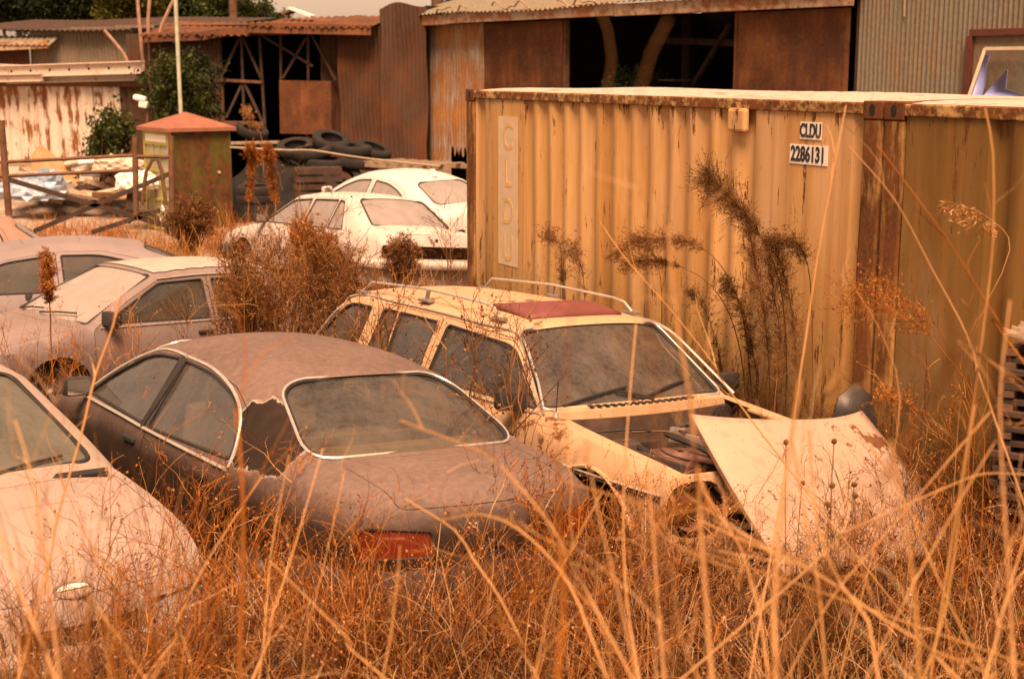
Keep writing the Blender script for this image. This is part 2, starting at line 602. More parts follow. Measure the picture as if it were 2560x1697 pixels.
def yellow_mat(name, base, amt, seed):
    t = NT(name)
    vec = t.mapped((1, 1, .10), loc=(seed, 0, 0))
    a = t.noise(3.2, 7, .72, vec=vec)
    sp = t.noise(9.0, 6, .78, vec=t.mapped((1.5, 1, .22), loc=(seed, 3, 0)))
    big = t.noise(.8, 4, .6, vec=t.mapped((1, 1, .5), loc=(seed * 2, 0, 0)))
    fine = t.noise(30, 4, .7)
    c = t.mix(t.ramp(big, [(.3, 0.0), (.7, 1.0)]), base, tuple(q * f for q, f in zip(base, (1.10, 1.12, 1.25))))
    c = t.mix(t.ramp(a, [(.42, 0.0), (.62, .75)]), c, tuple(q * f for q, f in zip(base, (.72, .62, .45))))
    c = t.mix(t.ramp(t.noise(1.3, 4, .6, vec=t.mapped((1, 1, .35), loc=(seed, 9, 0))), [(.5, 0.0), (.75, .45)]), c, (.55, .38, .27))
    Z = t.sep()[2]
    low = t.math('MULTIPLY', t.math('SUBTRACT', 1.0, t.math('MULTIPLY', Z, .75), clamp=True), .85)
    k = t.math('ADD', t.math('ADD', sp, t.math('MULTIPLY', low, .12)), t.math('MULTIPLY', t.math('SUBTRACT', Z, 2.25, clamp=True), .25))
    f = t.ramp(k, [(.70 - amt, 0.0), (.715 - amt, 1.0)])
    ru = t.mix(t.ramp(fine, [(.3, 0.0), (.7, 1.0)]), (.085, .028, .010), (.23, .085, .026))
    st = t.ramp(t.noise(5, 5, .6, vec=t.mapped((1.4, 1, .05), loc=(seed, 0, 0))), [(.55, 0.0), (.72, .6)])
    c = t.mix(st, c, (.34, .145, .045))
    c = t.mix(f, c, ru)
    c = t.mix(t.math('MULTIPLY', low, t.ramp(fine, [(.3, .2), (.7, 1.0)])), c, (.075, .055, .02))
    return t.done(t.bsdf(c, t.ramp(f, [(0, .55), (1, .92)]), 0.0, t.bump(t.mix(.5, a, fine), .12, .01), .3))


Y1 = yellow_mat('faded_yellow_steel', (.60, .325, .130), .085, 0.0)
Y2 = yellow_mat('shaded_dirty_ochre_steel', (.21, .105, .028), .09, 7.0)  # ochre base darkened as if in shade, with rust and grime over it
RAILM = rusty('rusty_yellow_rail', (.52, .30, .12), amt=.62, vert=False, sc_=4)
POSTM = rusty('rusty_corner_steel', (.42, .21, .07), rust=(.16, .055, .018), amt=.62, sc_=3.0)
CASTM = rusty('rusty_casting', (.12, .045, .02), amt=1.0, vert=False, sc_=3)
ROOFM = rusty('pinkish_chalky_roof', (.56, .38, .30), rust=(.30, .15, .09), amt=.25, vert=False, sc_=1.5)
BAND = plain('pale_band_paint', (.63, .44, .28), .6, var=.1)
LET = plain('faded_yellow_lettering', (.62, .375, .17), .6, var=.12)


SEENH = 0
def casting(parent, x, y, z, sx, sy):
    e = box('corner_casting', (x, y, z), (.178, .162, .118), CASTM, parent, bev=.008)
    # oval holes on the long side
    an = np.linspace(0, 2 * PI, 14, endpoint=False)
    P = np.stack([x + .028 * np.cos(an), np.full(14, y - sy * .0825), z + .040 * np.sin(an)], -1)
    npmesh('casting_hole', P, [np.arange(14)[None]], DARK, e)
    P = np.stack([np.full(14, x + sx * .0905), y + .028 * np.cos(an), z + .040 * np.sin(an)], -1)
    npmesh('casting_hole', P, [np.arange(14)[None]], DARK, e)


def container(loc, yaw, label, mat, flats, marks):
    L, Wd, H = 6.058, 2.438, 2.591
    e = empty('shipping_container', loc, (0, 0, yaw), label, 'shipping container')
    for x in (.09, L - .09):
        sx = -1 if x < 1 else 1
        for y in (.081, Wd - .081):
            sy = 1 if y < 1 else -1
            box('corner_post', (x, y, H / 2), (.17, .15, H - .24), POSTM, e, bev=.012)
            for z in (.059, H - .059): casting(e, x, y, z, sx, sy)
            if y < 1:   # folded inner flange of the post
                box('post_flange', (x - sx * .115, y + .01, H / 2), (.05, .05, H - .26), POSTM, e, bev=.01)
    for y, sg in ((.0, 1), (Wd, -1)):
        box('top_rail', (L / 2, y + sg * .035, H - .052), (L - .36, .06, .075), RAILM, e, bev=.008)
        box('bottom_rail', (L / 2, y + sg * .035, .075), (L - .36, .06, .14), RAILM, e, bev=.008)
        sheet('side_panel', corr_section(.19, L - .19, .278, .045, flats), .145, H - .09, mat, e, y + sg * .022, 9, .0022, sg)
    for x, sg in ((0, 1), (L, -1)):
        bm = bmesh.new()
        sec = corr_section(.18, Wd - .18, .25, .045)
        o = sheet('end_panel', sec, .14, H - .10, mat, e, 0, 5, .0, 1)
        o.matrix_local = Matrix.Translation((x + sg * .06, 0, 0)) @ Matrix.Rotation(PI / 2, 4, 'Z') if sg < 0 else Matrix.Translation((x + .12, 0, 0)) @ Matrix.Rotation(PI / 2, 4, 'Z')
        box('end_rail', (x + sg * .05, Wd / 2, H - .05), (.07, Wd - .33, .09), RAILM, e, bev=.008)
        bm.free()
    # roof: shallow ridges across, slightly dished, dents
    nx, ny = 61, 9
    V = []
    for i in range(nx):
        for j in range(ny):
            x = .10 + (L - .20) * i / (nx - 1)
            y = .055 + (Wd - .11) * j / (ny - 1)
            ed = math.sin(PI * j / (ny - 1)) ** .3
            V.append((x, y, H - .012 + .010 * (i % 3 == 1) * ed + .012 * math.sin(x * 1.9 + j) * ed * .6 + .010 * ed))
    idx = np.arange(nx * ny).reshape(nx, ny)
    npmesh('roof_panel', V, np.stack([idx[:-1, :-1], idx[1:, :-1], idx[1:, 1:], idx[:-1, 1:]], -1).reshape(-1, 4), ROOFM, e)
    if marks:
        r90 = R3(x=PI / 2)
        q = box('code_plate', (5.345, .018, 2.375), (.225, .004, .12), WHITE, e)
        text('lettering', 'CLDU', .128, (5.345, .014, 2.372), r90, BLACKINK, e, .66)
        q = box('code_plate', (5.33, .018, 2.21), (.40, .004, .135), WHITE, e)
        text('lettering', '2286131', .145, (5.325, .014, 2.208), r90, BLACKINK, e, .72)
        box('plate_seam', (5.475, .0145, 2.21), (.003, .002, .135), RUBBER, e)
        box('ventilator', (4.56, -.012, 2.425), (.20, .055, .17), mat, e, bev=.02)
        # pale upright band with four faded letters, following the first two folds
        sec = [(.70, 0.0), (1.06, 0.0)]
        box('pale_band', (.885, .0185, 1.62), (.40, .003, 1.44), BAND, e)
        for k, ch in enumerate('CLDU'):
            text('band_letter', ch, .36, (.885, .0155, 2.14 - k * .36), r90, LET, e, .85, .001)
    return e


CP, CY = Vector((-.4737, 14.60, .2975)), -1.0805
container(CP, CY, 'faded yellow shipping container marked CLDU 2286131 behind the cream estate car', Y1, [(.60, 1.20), (4.93, 5.76)], True)
c2 = CP + Vector((math.cos(CY), math.sin(CY), 0)) * 6.075
container(c2, CY, 'dirty ochre shipping container, coloured darker as if shaded, running out of the right edge', Y2, [(.26, .88)], False)


# ------------------------------------------------------------------ sheds
GALV = rusty('grey_galvanised_sheet', (.19, .16, .115), rust=(.22, .11, .05), amt=.18, sc_=1.2, cut=.15)
GALVW = rusty('pale_galvanised_rust_streaked', (.36, .30, .24), rust=(.33, .14, .05), amt=.62, sc_=2.0, cut=.08, dark=(.18, .07, .03))
RUSTC = rusty('brown_corrugated_rust', (.085, .05, .034), rust=(.10, .034, .014), amt=.6, sc_=1.6, cut=.12)
RUSTP = rusty('deep_rust_plate', (.065, .022, .010), rust=(.17, .060, .022), amt=.5, sc_=1.4, cut=.14, vert=True, dark=(.045, .016, .008))
RUSTR = rusty('red_brown_roof_rust', (.12, .05, .03), rust=(.19, .068, .028), amt=.6, vert=False, sc_=1.4, cut=.15)
PEEL = rusty('white_peeling_sheet', (.62, .50, .40), rust=(.24, .09, .03), amt=.42, sc_=1.6, cut=.02)
PALEBEAM = rusty('pale_eave_beam', (.46, .31, .21), rust=(.30, .12, .05), amt=.45, vert=False, sc_=2)
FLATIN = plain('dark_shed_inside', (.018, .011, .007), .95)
REDFRAME = plain('dark_red_window_frame', (.11, .03, .018), .5, var=.2)
CREAMF = plain('cream_sash', (.62, .50, .36), .5, var=.12)
BLUE = plain('blue_plastic_sheet', (.20, .23, .46), .45, var=.15)


def sine_sec(x0, x1, pitch, amp):
    n = int((x1 - x0) / pitch * 6)
    xs = np.linspace(x0, x1, max(n, 2))
    return np.stack([xs, amp * np.sin(xs * 2 * PI / pitch)], -1)


WP = Vector((-2.15, 36.0, 0.1)); WE = Vector((5.87, 24.0, 0.1))
WL = (WE - WP).length
WYAW = math.atan2(WE.y - WP.y, WE.x - WP.x)


def wx(px, z=2.0):
    """distance along the long shed wall of picture column px"""
    k = (px - 512) / CAM_F
    d = (WE - WP) / WL
    # X = k * depth; depth = Y*cos + ... approximate depth along view
    best = None
    lo, hi = -5.0, WL + 12
    for _ in range(50):
        m = (lo + hi) / 2
        p = WP + d * m
        dep = p.y * math.cos(CAM_P) + (CAM_H - z) * math.sin(CAM_P)
        if p.x / dep < k: lo = m
        else: hi = m
    return lo


# long shed with sliding doors
sh = empty('long_shed', WP, (0, 0, WYAW), 'long rusty corrugated shed behind the container, with dark open bay and pale eave beam', 'shed')
A0, A1, A2, A3, A4 = wx(427), wx(485), wx(563), wx(737), wx(849)
EZ = 4.02
xa, k = A0, 0
cuts = [A0, A0 + (A1 - A0) * .42, A0 + (A1 - A0) * .72, A1]
for i in range(3):
    def bot(x, i=i): return np.full_like(x, -.1) if i != 1 else np.where((x > cuts[1] + .02) & (x < cuts[2] - .05), 1.0 + .12 * np.sin(x * 31), .95)
    sheet('corrugated_sheet', sine_sec(cuts[i] - .03, cuts[i + 1] + .03, .076 * 1.6, .012), 0, EZ, GALVW, sh, -.012 * i, 8, .012, -1, True, bottom=bot)
box('rusty_wall_plate', ((A1 + A2) / 2, -.02, 2.0), (A2 - A1, .02, 4.0), RUSTP, sh)
box('plate_batten', ((A1 + A2) / 2, -.045, 2.35), (A2 - A1, .03, .05), RUSTP, sh)
box('rusty_sliding_door', ((A3 + A4) / 2, -.10, 2.0), (A4 - A3, .04, 3.95), RUSTP, sh)
box('door_batten', ((A3 + A4) / 2, -.13, 2.42), (A4 - A3, .03, .04), RUSTP, sh)
for x in (A3 + .04, A4 - .04): box('door_stile', (x, -.125, 2.0), (.06, .03, 3.95), RUSTP, sh)
for x in (A2, A3 - .02, A0 + .05): box('wall_post', (x, .06, 2.0), (.12, .12, 4.0), STEEL, sh)
# eave beams: three lengths butted with slightly different droop
bxs = [A0 - .8, A0 + 1.6, A0 + 8.0, A4 + .25]
for i in range(3):
    box('eave_beam', ((bxs[i] + bxs[i + 1]) / 2, -.32, EZ + .10 + (.02 if i % 2 else 0)), (bxs[i + 1] - bxs[i] - .02, .10, .24), PALEBEAM, sh, rot=R3(y=.002 * (i - 1)), bev=.01)
# roof above the eave: corrugated, rising away from the yard
def roofsheet(name, x0, x1, y0, z0, y1, z1, mat, parent, pitch=.15, amp=.02, jag=0.0, nv=5):
    s = sine_sec(x0, x1, pitch, amp)
    n = len(s)
    V = []
    j0 = jag * RNG.normal(0, 1, n)
    for k in range(nv):
        f = k / (nv - 1)
        V.append(np.stack([s[:, 0], y0 + (y1 - y0) * f - (j0 if k == 0 else j0 * 0) * .5, z0 + (z1 - z0) * f + s[:, 1] + (.03 * np.sin(s[:, 0] * .9 + f * 3)) * (1 if jag else .3)], -1))
    idx = np.arange(n * nv).reshape(nv, n)
    F = np.stack([idx[:-1, :-1], idx[:-1, 1:], idx[1:, 1:], idx[1:, :-1]], -1).reshape(-1, 4)
    return npmesh(name, np.vstack(V), F, mat, parent, smooth=True)


roofsheet('roof_sheet', A0 - .6, A4 + .3, -.45, EZ + .22, 3.0, EZ + 1.10, GALV, sh, .18, .02, .015)
roofsheet('roof_sheet', A0 - .6, A4 + .3, 3.0, EZ + 1.10, 9.0, EZ + 1.6, GALV, sh, .18, .02)
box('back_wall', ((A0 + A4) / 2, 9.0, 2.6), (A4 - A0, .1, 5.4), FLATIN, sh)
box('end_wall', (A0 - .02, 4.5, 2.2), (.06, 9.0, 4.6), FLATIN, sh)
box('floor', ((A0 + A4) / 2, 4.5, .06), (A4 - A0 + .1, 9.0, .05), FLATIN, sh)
for k in range(4):
    x = A2 + .5 + k * (A3 - A2 - 1) / 3
    box('inner_post', (x, 3.0 + .3 * k, 2.2), (.12, .12, 4.4), DARKSTEEL, sh)
beam('tie_beam', (A2, 2.4, 3.6), (A3, 2.6, 3.4), .12, .14, DARKSTEEL, sh)
beam('brace', (A2 + .4, 2.2, 1.2), (A2 + 2.6, 2.4, 3.9), .08, .08, DARKSTEEL, sh)
beam('brace', (A3 - .3, 1.8, 1.0), (A3 - 1.9, 2.0, 3.6), .08, .08, DARKSTEEL, sh)
# shelf rack with junk glinting in the dark bay
for k in range(3): box('shelf_board', (A2 + 1.2, 1.6, 1.9 + k * .42), (1.7, .5, .03), BWOOD, sh)
for k in range(3): box('shelf_board', (A3 - 1.0, 1.5, 1.9 + k * .34), (1.1, .5, .03), BWOOD, sh)
for k in range(14):
    x = A2 + .5 + random.random() * 1.5 if k < 7 else A3 - 1.5 + random.random() * 1.0
    box('shelf_junk', (x, 1.45 + random.random() * .2, 2.0 + .42 * (k % 2) + .02), (.12 + .1 * random.random(), .1, .12 + .08 * random.random()), random.choice([GALV, STEEL, WOOD, BWOOD]), sh, bev=.01)
# twisted dry creeper lying along the eave
for k in range(5):
    x0 = A0 + 1.2 + k * 2.5
    P = [(x0 + t * 1.4, -.42 - .05 * math.sin(t * 9 + k), EZ + .26 + .12 * math.sin(t * 5 + k) ** 2 + .05 * math.sin(t * 17)) for t in np.linspace(0, 1, 16)]
    tube('dead_vine', P, .022, WOOD, sh, 5)

# taller grey wall to the right, with a leaning window
tw = empty('tall_grey_shed', WP + (WE - WP) / WL * (A4 + .12), (0, 0, WYAW), 'tall grey corrugated shed wall filling the upper right corner', 'shed')
nsh, wsh = 9, .86
for k in range(nsh):
    sheet('corrugated_sheet', sine_sec(k * wsh - .02, (k + 1) * wsh + .02, .092, .02), -.1, 7.5, GALV, tw, -.006 * (k % 2), 6, .004, -1, True)
box('side_return', (-.03, 3.0, 3.7), (.05, 6.0, 7.6), DARKSTEEL, tw)
box('back_wall', (4.0, 6.0, 3.7), (8.0, .06, 7.6), DARKSTEEL, tw)
roofsheet('roof_sheet', -.2, 8, -.2, 7.5, 6.2, 7.9, GALV, tw)
P = [(.98 + .02 * math.sin(t * 7), -.05, 7.0 - t * 3.2) for t in np.linspace(0, 1, 14)]
tube('dead_vine', P, .018, WOOD, tw, 5)
w0 = wx(964) - A4 - .12
e = box('window_frame', (w0 + 1.1, -.05, 3.52), (2.1, .09, .11), REDFRAME, tw, bev=.01)
box('window_jamb', (w0 + .05, -.05, 2.75), (.12, .09, 1.45), REDFRAME, e, bev=.01)
box('window_jamb', (w0 + 2.1, -.05, 2.75), (.12, .09, 1.45), REDFRAME, e, bev=.01)
box('window_sill', (w0 + 1.1, -.07, 2.46), (2.2, .14, .09), REDFRAME, e, bev=.01)
box('dark_reveal', (w0 + 1.1, -.02, 2.78), (2.0, .02, 1.4), GALV, e)
ls = empty('broken_window_sash', tw.location, (0, 0, WYAW), 'cream window sash with broken bluish panes leaning in the dark red frame', 'window sash')
s0, sl, sb, stp = w0 + .26, w0 + 2.2, 2.56, 3.28
def sp(x, z): return (x + (.16 if z > 2.9 else 0), -.16 - (stp - z) * .12, z)
beam('sash_stile', sp(s0 - .02, sb), sp(s0, stp), .03, .05, CREAMF, ls)
beam('sash_rail', sp(s0, stp), sp(sl, stp), .03, .05, CREAMF, ls)
beam('sash_stile', sp(sl, sb), sp(sl, stp), .03, .05, CREAMF, ls)
beam('sash_rail', sp(s0, sb), sp(sl, sb), .03, .05, REDFRAME, ls)
def shard(P):
    n = len(P)
    A = [np.array(sp(x, z)) + np.array([(-.0 if z < 2.9 else -.16) + .16 * (z - sb) / (stp - sb), 0, 0]) for x, z in P]
    B = [a + np.array([0, .006, 0]) for a in A]
    i = np.arange(n)
    npmesh('glass_shard', A + B, [np.array([i]), np.array([i[::-1] + n]), np.stack([i, (i + 1) % n, (i + 1) % n + n, i + n], -1)], BLUE, ls)
shard([(s0 + .03, sb + .03), (s0 + .22, sb + .03), (s0 + .21, sb + .2), (s0 + .13, sb + .45), (s0 + .12, sb + .62), (s0 + .03, sb + .64)])
shard([(s0 + .24, sb + .03), (s0 + .98, sb + .03), (s0 + .60, sb + .13), (s0 + .52, sb + .42), (s0 + .36, sb + .20)])
shard([(s0 + 1.0, sb + .03), (s0 + 1.7, sb + .03), (s0 + 1.6, sb + .30), (s0 + 1.2, sb + .16)])

# middle shed: brown corrugated, open front with trusses
MP = at(150, 150, 37); MP.z = .1
ME = at(428, 150, 35.5); ME.z = .1
ML = (ME - MP).length
MYAW = math.atan2(ME.y - MP.y, ME.x - MP.x)
ms = empty('rusty_middle_shed', MP, (0, 0, MYAW), 'dark rusty shed with open trussed front behind the kiosk and tyres', 'shed')
def mx(px): return (px - 150) / 278.0 * ML
def mz(py): return at(300, py, 36.2).z - .1
sheet('corrugated_sheet', sine_sec(mx(130), mx(178), .13, .02), 0, mz(33), RUSTC, ms, .02, 6, .02, -1, True)
sheet('corrugated_sheet', sine_sec(mx(176), mx(228), .13, .02), 0, mz(31), RUSTC, ms, .0, 6, .02, -1, True, bottom=lambda x: np.full_like(x, 0))
sheet('corrugated_sheet', sine_sec(mx(322), mx(345), .13, .02), 0, mz(30), RUSTC, ms, .25, 6, .02, -1, True)
sheet('corrugated_sheet', sine_sec(mx(344), mx(386), .11, .022), 0, mz(26), RUSTC, ms, -.05, 9, .05, -1, True)
sheet('corrugated_sheet', sine_sec(mx(384), mx(429), .11, .022), 0, mz(9), RUSTC, ms, -.12, 9, .05, -1, True, topf=lambda x: mz(10) + .10 * np.sin(x * 4) + .25 * (x - mx(384)) / 2)
box('rusty_panel', (mx(312), -.18, mz(107)), (mx(338) - mx(287), .03, mz(81) - mz(134)), RUSTP, ms, rot=R3(y=.015))
# steel truss posts
for a, b in (((226, 33), (222, 136)), ((248, 33), (248, 124)), ((266, 34), (269, 136)), ((287, 34), (286, 84)), ((314, 34), (313, 80)),
             ((249, 36), (268, 82)), ((247, 36), (228, 74)), ((249, 82), (268, 126)), ((247, 84), (230, 118)), ((266, 34), (318, 66)), ((312, 38), (288, 78)), ((318, 36), (340, 80))):
    beam('truss_bar', (mx(a[0]), .0, mz(a[1])), (mx(b[0]), .0, mz(b[1])), .06, .06, DARKSTEEL, ms)
beam('truss_rail', (mx(226), -.04, mz(80)), (mx(268), -.04, mz(82)), .07, .07, STEEL, ms)
beam('truss_rail', (mx(228), -.04, mz(126)), (mx(268), -.04, mz(127)), .07, .25, STEEL, ms)
# wavy eave beams and roof sheets
V = [(mx(p), -.35, mz(q)) for p, q in ((155, 38), (180, 37), (215, 36), (230, 33), (255, 31), (300, 31))]
for i in range(len(V) - 1): beam('eave_beam', V[i], V[i + 1], .12, .20, RUSTR, ms)
beam('eave_beam', (mx(262), -.5, mz(28)), (mx(381), -.5, mz(31)), .12, .24, RUSTR, ms)
roofsheet('roof_sheet', mx(150), mx(266), -.45, mz(36), 2.2, mz(18), RUSTR, ms, .2, .03, .06)
roofsheet('roof_sheet', mx(262), mx(384), -.6, mz(27), 2.0, mz(15), RUSTR, ms, .2, .03, .06)
V = []
for i in range(25):
    x = mx(312) + (mx(394) - mx(312)) * i / 24
    V += [(x, 1.6, mz(17 + .8 * math.sin(i * 1.9))), (x, 2.6, mz(12.5 + 1.0 * math.sin(i * .8)))]
idx = np.arange(50).reshape(25, 2)
npmesh('ridge_sheet', V, np.stack([idx[:-1, 0], idx[1:, 0], idx[1:, 1], idx[:-1, 1]], -1), DARKSTEEL, ms)
beam('plank_or_highlight', (mx(281), 1.2, mz(6)), (mx(306), 1.0, mz(15)), .25, .05, WHITE, ms)  # bright highlight by the roof put in as a white strip
beam('plank_or_highlight', (mx(274), 1.3, mz(12)), (mx(286), 1.25, mz(7)), .4, .05, STEEL, ms)
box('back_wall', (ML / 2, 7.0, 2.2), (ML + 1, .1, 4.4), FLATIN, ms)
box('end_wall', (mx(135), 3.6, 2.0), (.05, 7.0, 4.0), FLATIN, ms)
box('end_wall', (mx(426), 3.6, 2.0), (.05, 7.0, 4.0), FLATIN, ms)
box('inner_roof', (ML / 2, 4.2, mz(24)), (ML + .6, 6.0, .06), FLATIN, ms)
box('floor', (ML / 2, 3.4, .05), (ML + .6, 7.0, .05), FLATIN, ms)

# far left grey shed with lean-to
LP = at(-40, 150, 44); LP.z = .1
LE = at(212, 150, 41); LE.z = .1
LL = (LE - LP).length
ls2 = empty('far_grey_shed', LP, (0, 0, math.atan2(LE.y - LP.y, LE.x - LP.x)), 'low grey corrugated shed under the trees at the upper left', 'shed')
def lx(px): return (px + 40) / 252.0 * LL
def lz(py): return at(90, py, 42.5).z - .1
sheet('corrugated_sheet', sine_sec(lx(-40), lx(42), .13, .02), 0, lz(46), RUSTP, ls2, -.1, 4, .02, -1, True)
for a, b in ((40, 82), (82, 125), (125, 168), (168, 212)):
    sheet('corrugated_sheet', sine_sec(lx(a), lx(b), .13, .02), 0, lz(27 - (b - 125) * .03), GALV, ls2, .01 * (a % 3), 5, .02, -1, True)
roofsheet('roof_sheet', lx(-40), lx(212), -.35, lz(30), 4.0, lz(14), DARKSTEEL, ls2, .2, .02, .05)
beam('eave_beam', (lx(-40), -.5, lz(49)), (lx(70), -.5, lz(44)), .12, .24, PALEBEAM, ls2)
roofsheet('leanto_sheet', lx(-40), lx(72), -.6, lz(45), -.05, lz(35), GALV, ls2, .2, .02)
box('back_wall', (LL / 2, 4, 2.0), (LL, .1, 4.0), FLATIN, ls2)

# peeling white container-like shed wall with a flat roof of stacked beams
FP = at(-60, 150, 35.5); FP.z = .1
FE = at(152, 150, 33.0); FE.z = .1
FL = (FE - FP).length
fs = empty('peeling_sheet_wall', FP, (0, 0, math.atan2(FE.y - FP.y, FE.x - FP.x)), 'white peeling corrugated wall with rust streaks behind the rubbish at the left', 'wall')
def fx(px): return (px + 60) / 212.0 * FL
def fz(py): return at(60, py, 34.2).z - .1
cutp = [-60, -30, 4, 34, 66, 98]
for i in range(len(cutp) - 1):
    sheet('wall_sheet', corr_section(fx(cutp[i]), fx(cutp[i + 1]) + .02, .30, .05), 0, fz(85), PEEL, fs, -.008 * (i % 2), 5, .01, -1)
sheet('wall_sheet', corr_section(fx(98), fx(124), .28, .05), 0, fz(85), PEEL, fs, .02, 5, .012, -1)
sheet('wall_sheet', corr_section(fx(123), fx(153), .22, .05), 0, fz(86), RUSTC, fs, .05, 5, .012, -1)
box('top_rail', ((fx(-60) + fx(150)) / 2, -.03, fz(84)), (fx(150) - fx(-60), .12, .10), RUSTR, fs)
box('dark_gap', ((fx(-60) + fx(150)) / 2, .7, fz(81)), (fx(150) - fx(-60), 1.2, .16), DARKSTEEL, fs)
box('back_wall', (FL / 2, 2.0, 1.1), (FL, .06, 2.2), FLATIN, fs)
fo = FP
def fpt(px, py, dy): return fs.matrix_basis @ Vector((fx(px), dy, fz(py)))
bpy.context.view_layer.update()
HOLE = DARK
for k, (a, b, dy, h) in enumerate([((-60, 74), (154, 67), -.25, .26), ((-60, 66), (45, 70), .0, .2), ((20, 79), (143, 75), -.1, .2), ((-60, 80), (60, 77), -.3, .16)]):
    A, B = fpt(a[0], a[1], dy), fpt(b[0], b[1], dy)
    e = empty('steel_beam', A, (0, 0, 0), ['long pale perforated steel beam, topmost on the white peeling wall', 'short pale beam behind the long perforated beam', 'pale beam under the long perforated beam, reaching the bushes', 'pale beam lying lowest on the wall top at the left edge'][k], 'beam', 'pale beams stacked on the wall')
    d = B - A
    q = d.to_track_quat('X', 'Z').to_matrix().to_4x4()
    PB = PALEB = rusty('pale_beam_paint', (.60, .47, .38), rust=(.3, .15, .08), amt=.12, vert=False) if k == 0 else PB
    o = box('beam_web', d / 2, (d.length, .05, h), PB, e, rot=q)
    box('beam_flange', d / 2 + Vector((0, -.03, h / 2)), (d.length, .16, .025), PB, e, rot=q)
    box('beam_flange', d / 2 + Vector((0, -.03, -h / 2)), (d.length, .16, .025), PB, e, rot=q)
    if k == 0:
        for j in range(11):
            f = .06 + j * .088
            an = np.linspace(0, 2 * PI, 8, endpoint=False)
            c = d * f
            n = Vector((-d.y, d.x, 0)).normalized()
            P = [c - n * -.0 + Vector((0, -.0285, 0)) + d.normalized() * (.035 * math.cos(a_)) + Vector((0, 0, .035 * math.sin(a_))) for a_ in an]
            npmesh('beam_hole', [tuple(p) for p in P], [np.arange(8)[None]], DARK, e)

# ------------------------------------------------------------------ metal kiosk
KB = at(190, 222, 28.6)
kz = float(gz(KB.x, KB.y))
KG = NT('green_kiosk_paint')
_a = KG.noise(2.2, 7, .7, vec=KG.mapped((1, 1, .45)))
_b = KG.noise(9, 6, .7)
_c = KG.mix(KG.ramp(_b, [(.3, 0.0), (.7, 1.0)]), (.055, .050, .010), (.12, .085, .016))
_r = KG.ramp(KG.mix(.35, _a, _b), [(.455, 0.0), (.53, 1.0)])
_c = KG.mix(_r, _c, KG.mix(KG.ramp(_b, [(.4, 0.0), (.6, 1.0)]), (.045, .018, .008), (.13, .045, .012)))
KGM = KG.done(KG.bsdf(_c, .7, spec=.3))
KY = plain('yellow_green_frame', (.34, .30, .06), .6, var=.25)
KR = plain('pinkish_red_kiosk_roof', (.28, .10, .06), .7, var=.2)
KW = glass('grimy_kiosk_pane', dust=(.50, .42, .34), amt=(.55, .9))
ko = empty('metal_kiosk', (KB.x, KB.y, kz), (0, 0, math.radians(35.5)), 'green rust blotched metal kiosk with pinkish pyramid roof', 'kiosk')
s = .62; hK = 1.98
# the camera sees the -y side (wide) and the -x side (narrow, glazed)
box('side_panel', (.0, -s, .99), (2 * s - .04, .03, hK), KGM, ko)
box('side_panel', (s, 0, .99), (.03, 2 * s - .06, hK), KGM, ko)
box('side_panel', (0, s, .99), (2 * s - .04, .03, hK), KGM, ko)
for x in (-s, s):
    for y in (-s, s): box('corner_post', (x, y, .99), (.07, .07, hK), KY if x < 0 else KGM, ko, bev=.01)
fr = empty('glazed_door', (-s, 0, 0)); fr.parent = ko
for z in (.30, .62, .90, 1.18, 1.46, 1.72, 1.92): box('glazing_bar', (-.02, 0, z), (.03, 2 * s - .1, .035 if z < 1.7 else .06), KY, fr)
for y in (-.18, .18): box('glazing_bar', (-.02, y, 1.0), (.03, .03, 1.45), KY, fr)
box('door_pane', (.0, 0, 1.1), (.008, 2 * s - .12, 1.62), KW, fr)
box('door_header', (-.022, 0, 1.82), (.02, 2 * s - .16, .16), WHITE, fr)
box('kick_panel', (-.01, 0, .16), (.03, 2 * s - .1, .30), KY, fr)
o = .74
bm = bmesh.new()
r0 = [bm.verts.new((x * o, y * o, z)) for z in (hK - .02, hK + .05) for x, y in ((-1, -1), (1, -1), (1, 1), (-1, 1))]
ap = bm.verts.new((0, 0, hK + .34))
for i in range(4):
    j = (i + 1) % 4
    bm.faces.new([r0[i], r0[j], r0[j + 4], r0[i + 4]])
    bm.faces.new([r0[i + 4], r0[j + 4], ap])
bm.faces.new(r0[:4][::-1])
bmobj('pyramid_roof', bm, KR, ko)
tube('coin_lock', [(.38, -s - .02, 1.15), (.38, -s - .05, 1.15)], .03, CHROME, ko, 8)
# white chalk scrawl at the foot of the glazed side
P = [(-s - .045, -.25 + .12 * math.cos(a), .12 + .22 * math.sin(a) + .15) for a in np.linspace(0, 2 * PI, 16)]
tube('chalk_loop', P, .012, WHITE, ko, 4)
tube('chalk_stroke', [(-s - .045, -.25, .0), (-s - .045, -.25, .52)], .012, WHITE, ko, 4)

# thin pale pole behind it, white street lamp
pp = at(181, 100, 31)
po = tube('thin_pole', [(pp.x, pp.y, 0), (pp.x - .02, pp.y, 3.0), (pp.x - .03, pp.y, 7.5)], .045, plain('pale_green_pole', (.42, .42, .30), .6), None, 8)
tag(po, 'thin pale pole standing behind the kiosk', 'pole')
lp = at(140, 98, 30.5)
e = empty('yard_lamp', (lp.x, lp.y, 0), (0, 0, 0), 'white hooded lamp on a short post left of the kiosk roof', 'lamp')
bm = bmesh.new()
bx(bm, (0, 0, lp.z), (.28, .22, .12), rot=R3(y=.25), bev=.06)
bx(bm, (.07, 0, lp.z - .13), (.18, .18, .14), rot=R3(y=.2), bev=.03)
bmobj('lamp_hood', bm, WHITE, e, True, 40)
tube('post', [(.12, .05, 0), (.12, .05, lp.z - .12)], .035, STEEL, e, 8)
sky_post = at(233, 10, 46)
po = tube('rusty_post', [(sky_post.x, sky_post.y, 0), (sky_post.x, sky_post.y, 8)], .13, STEEL, None, 8)
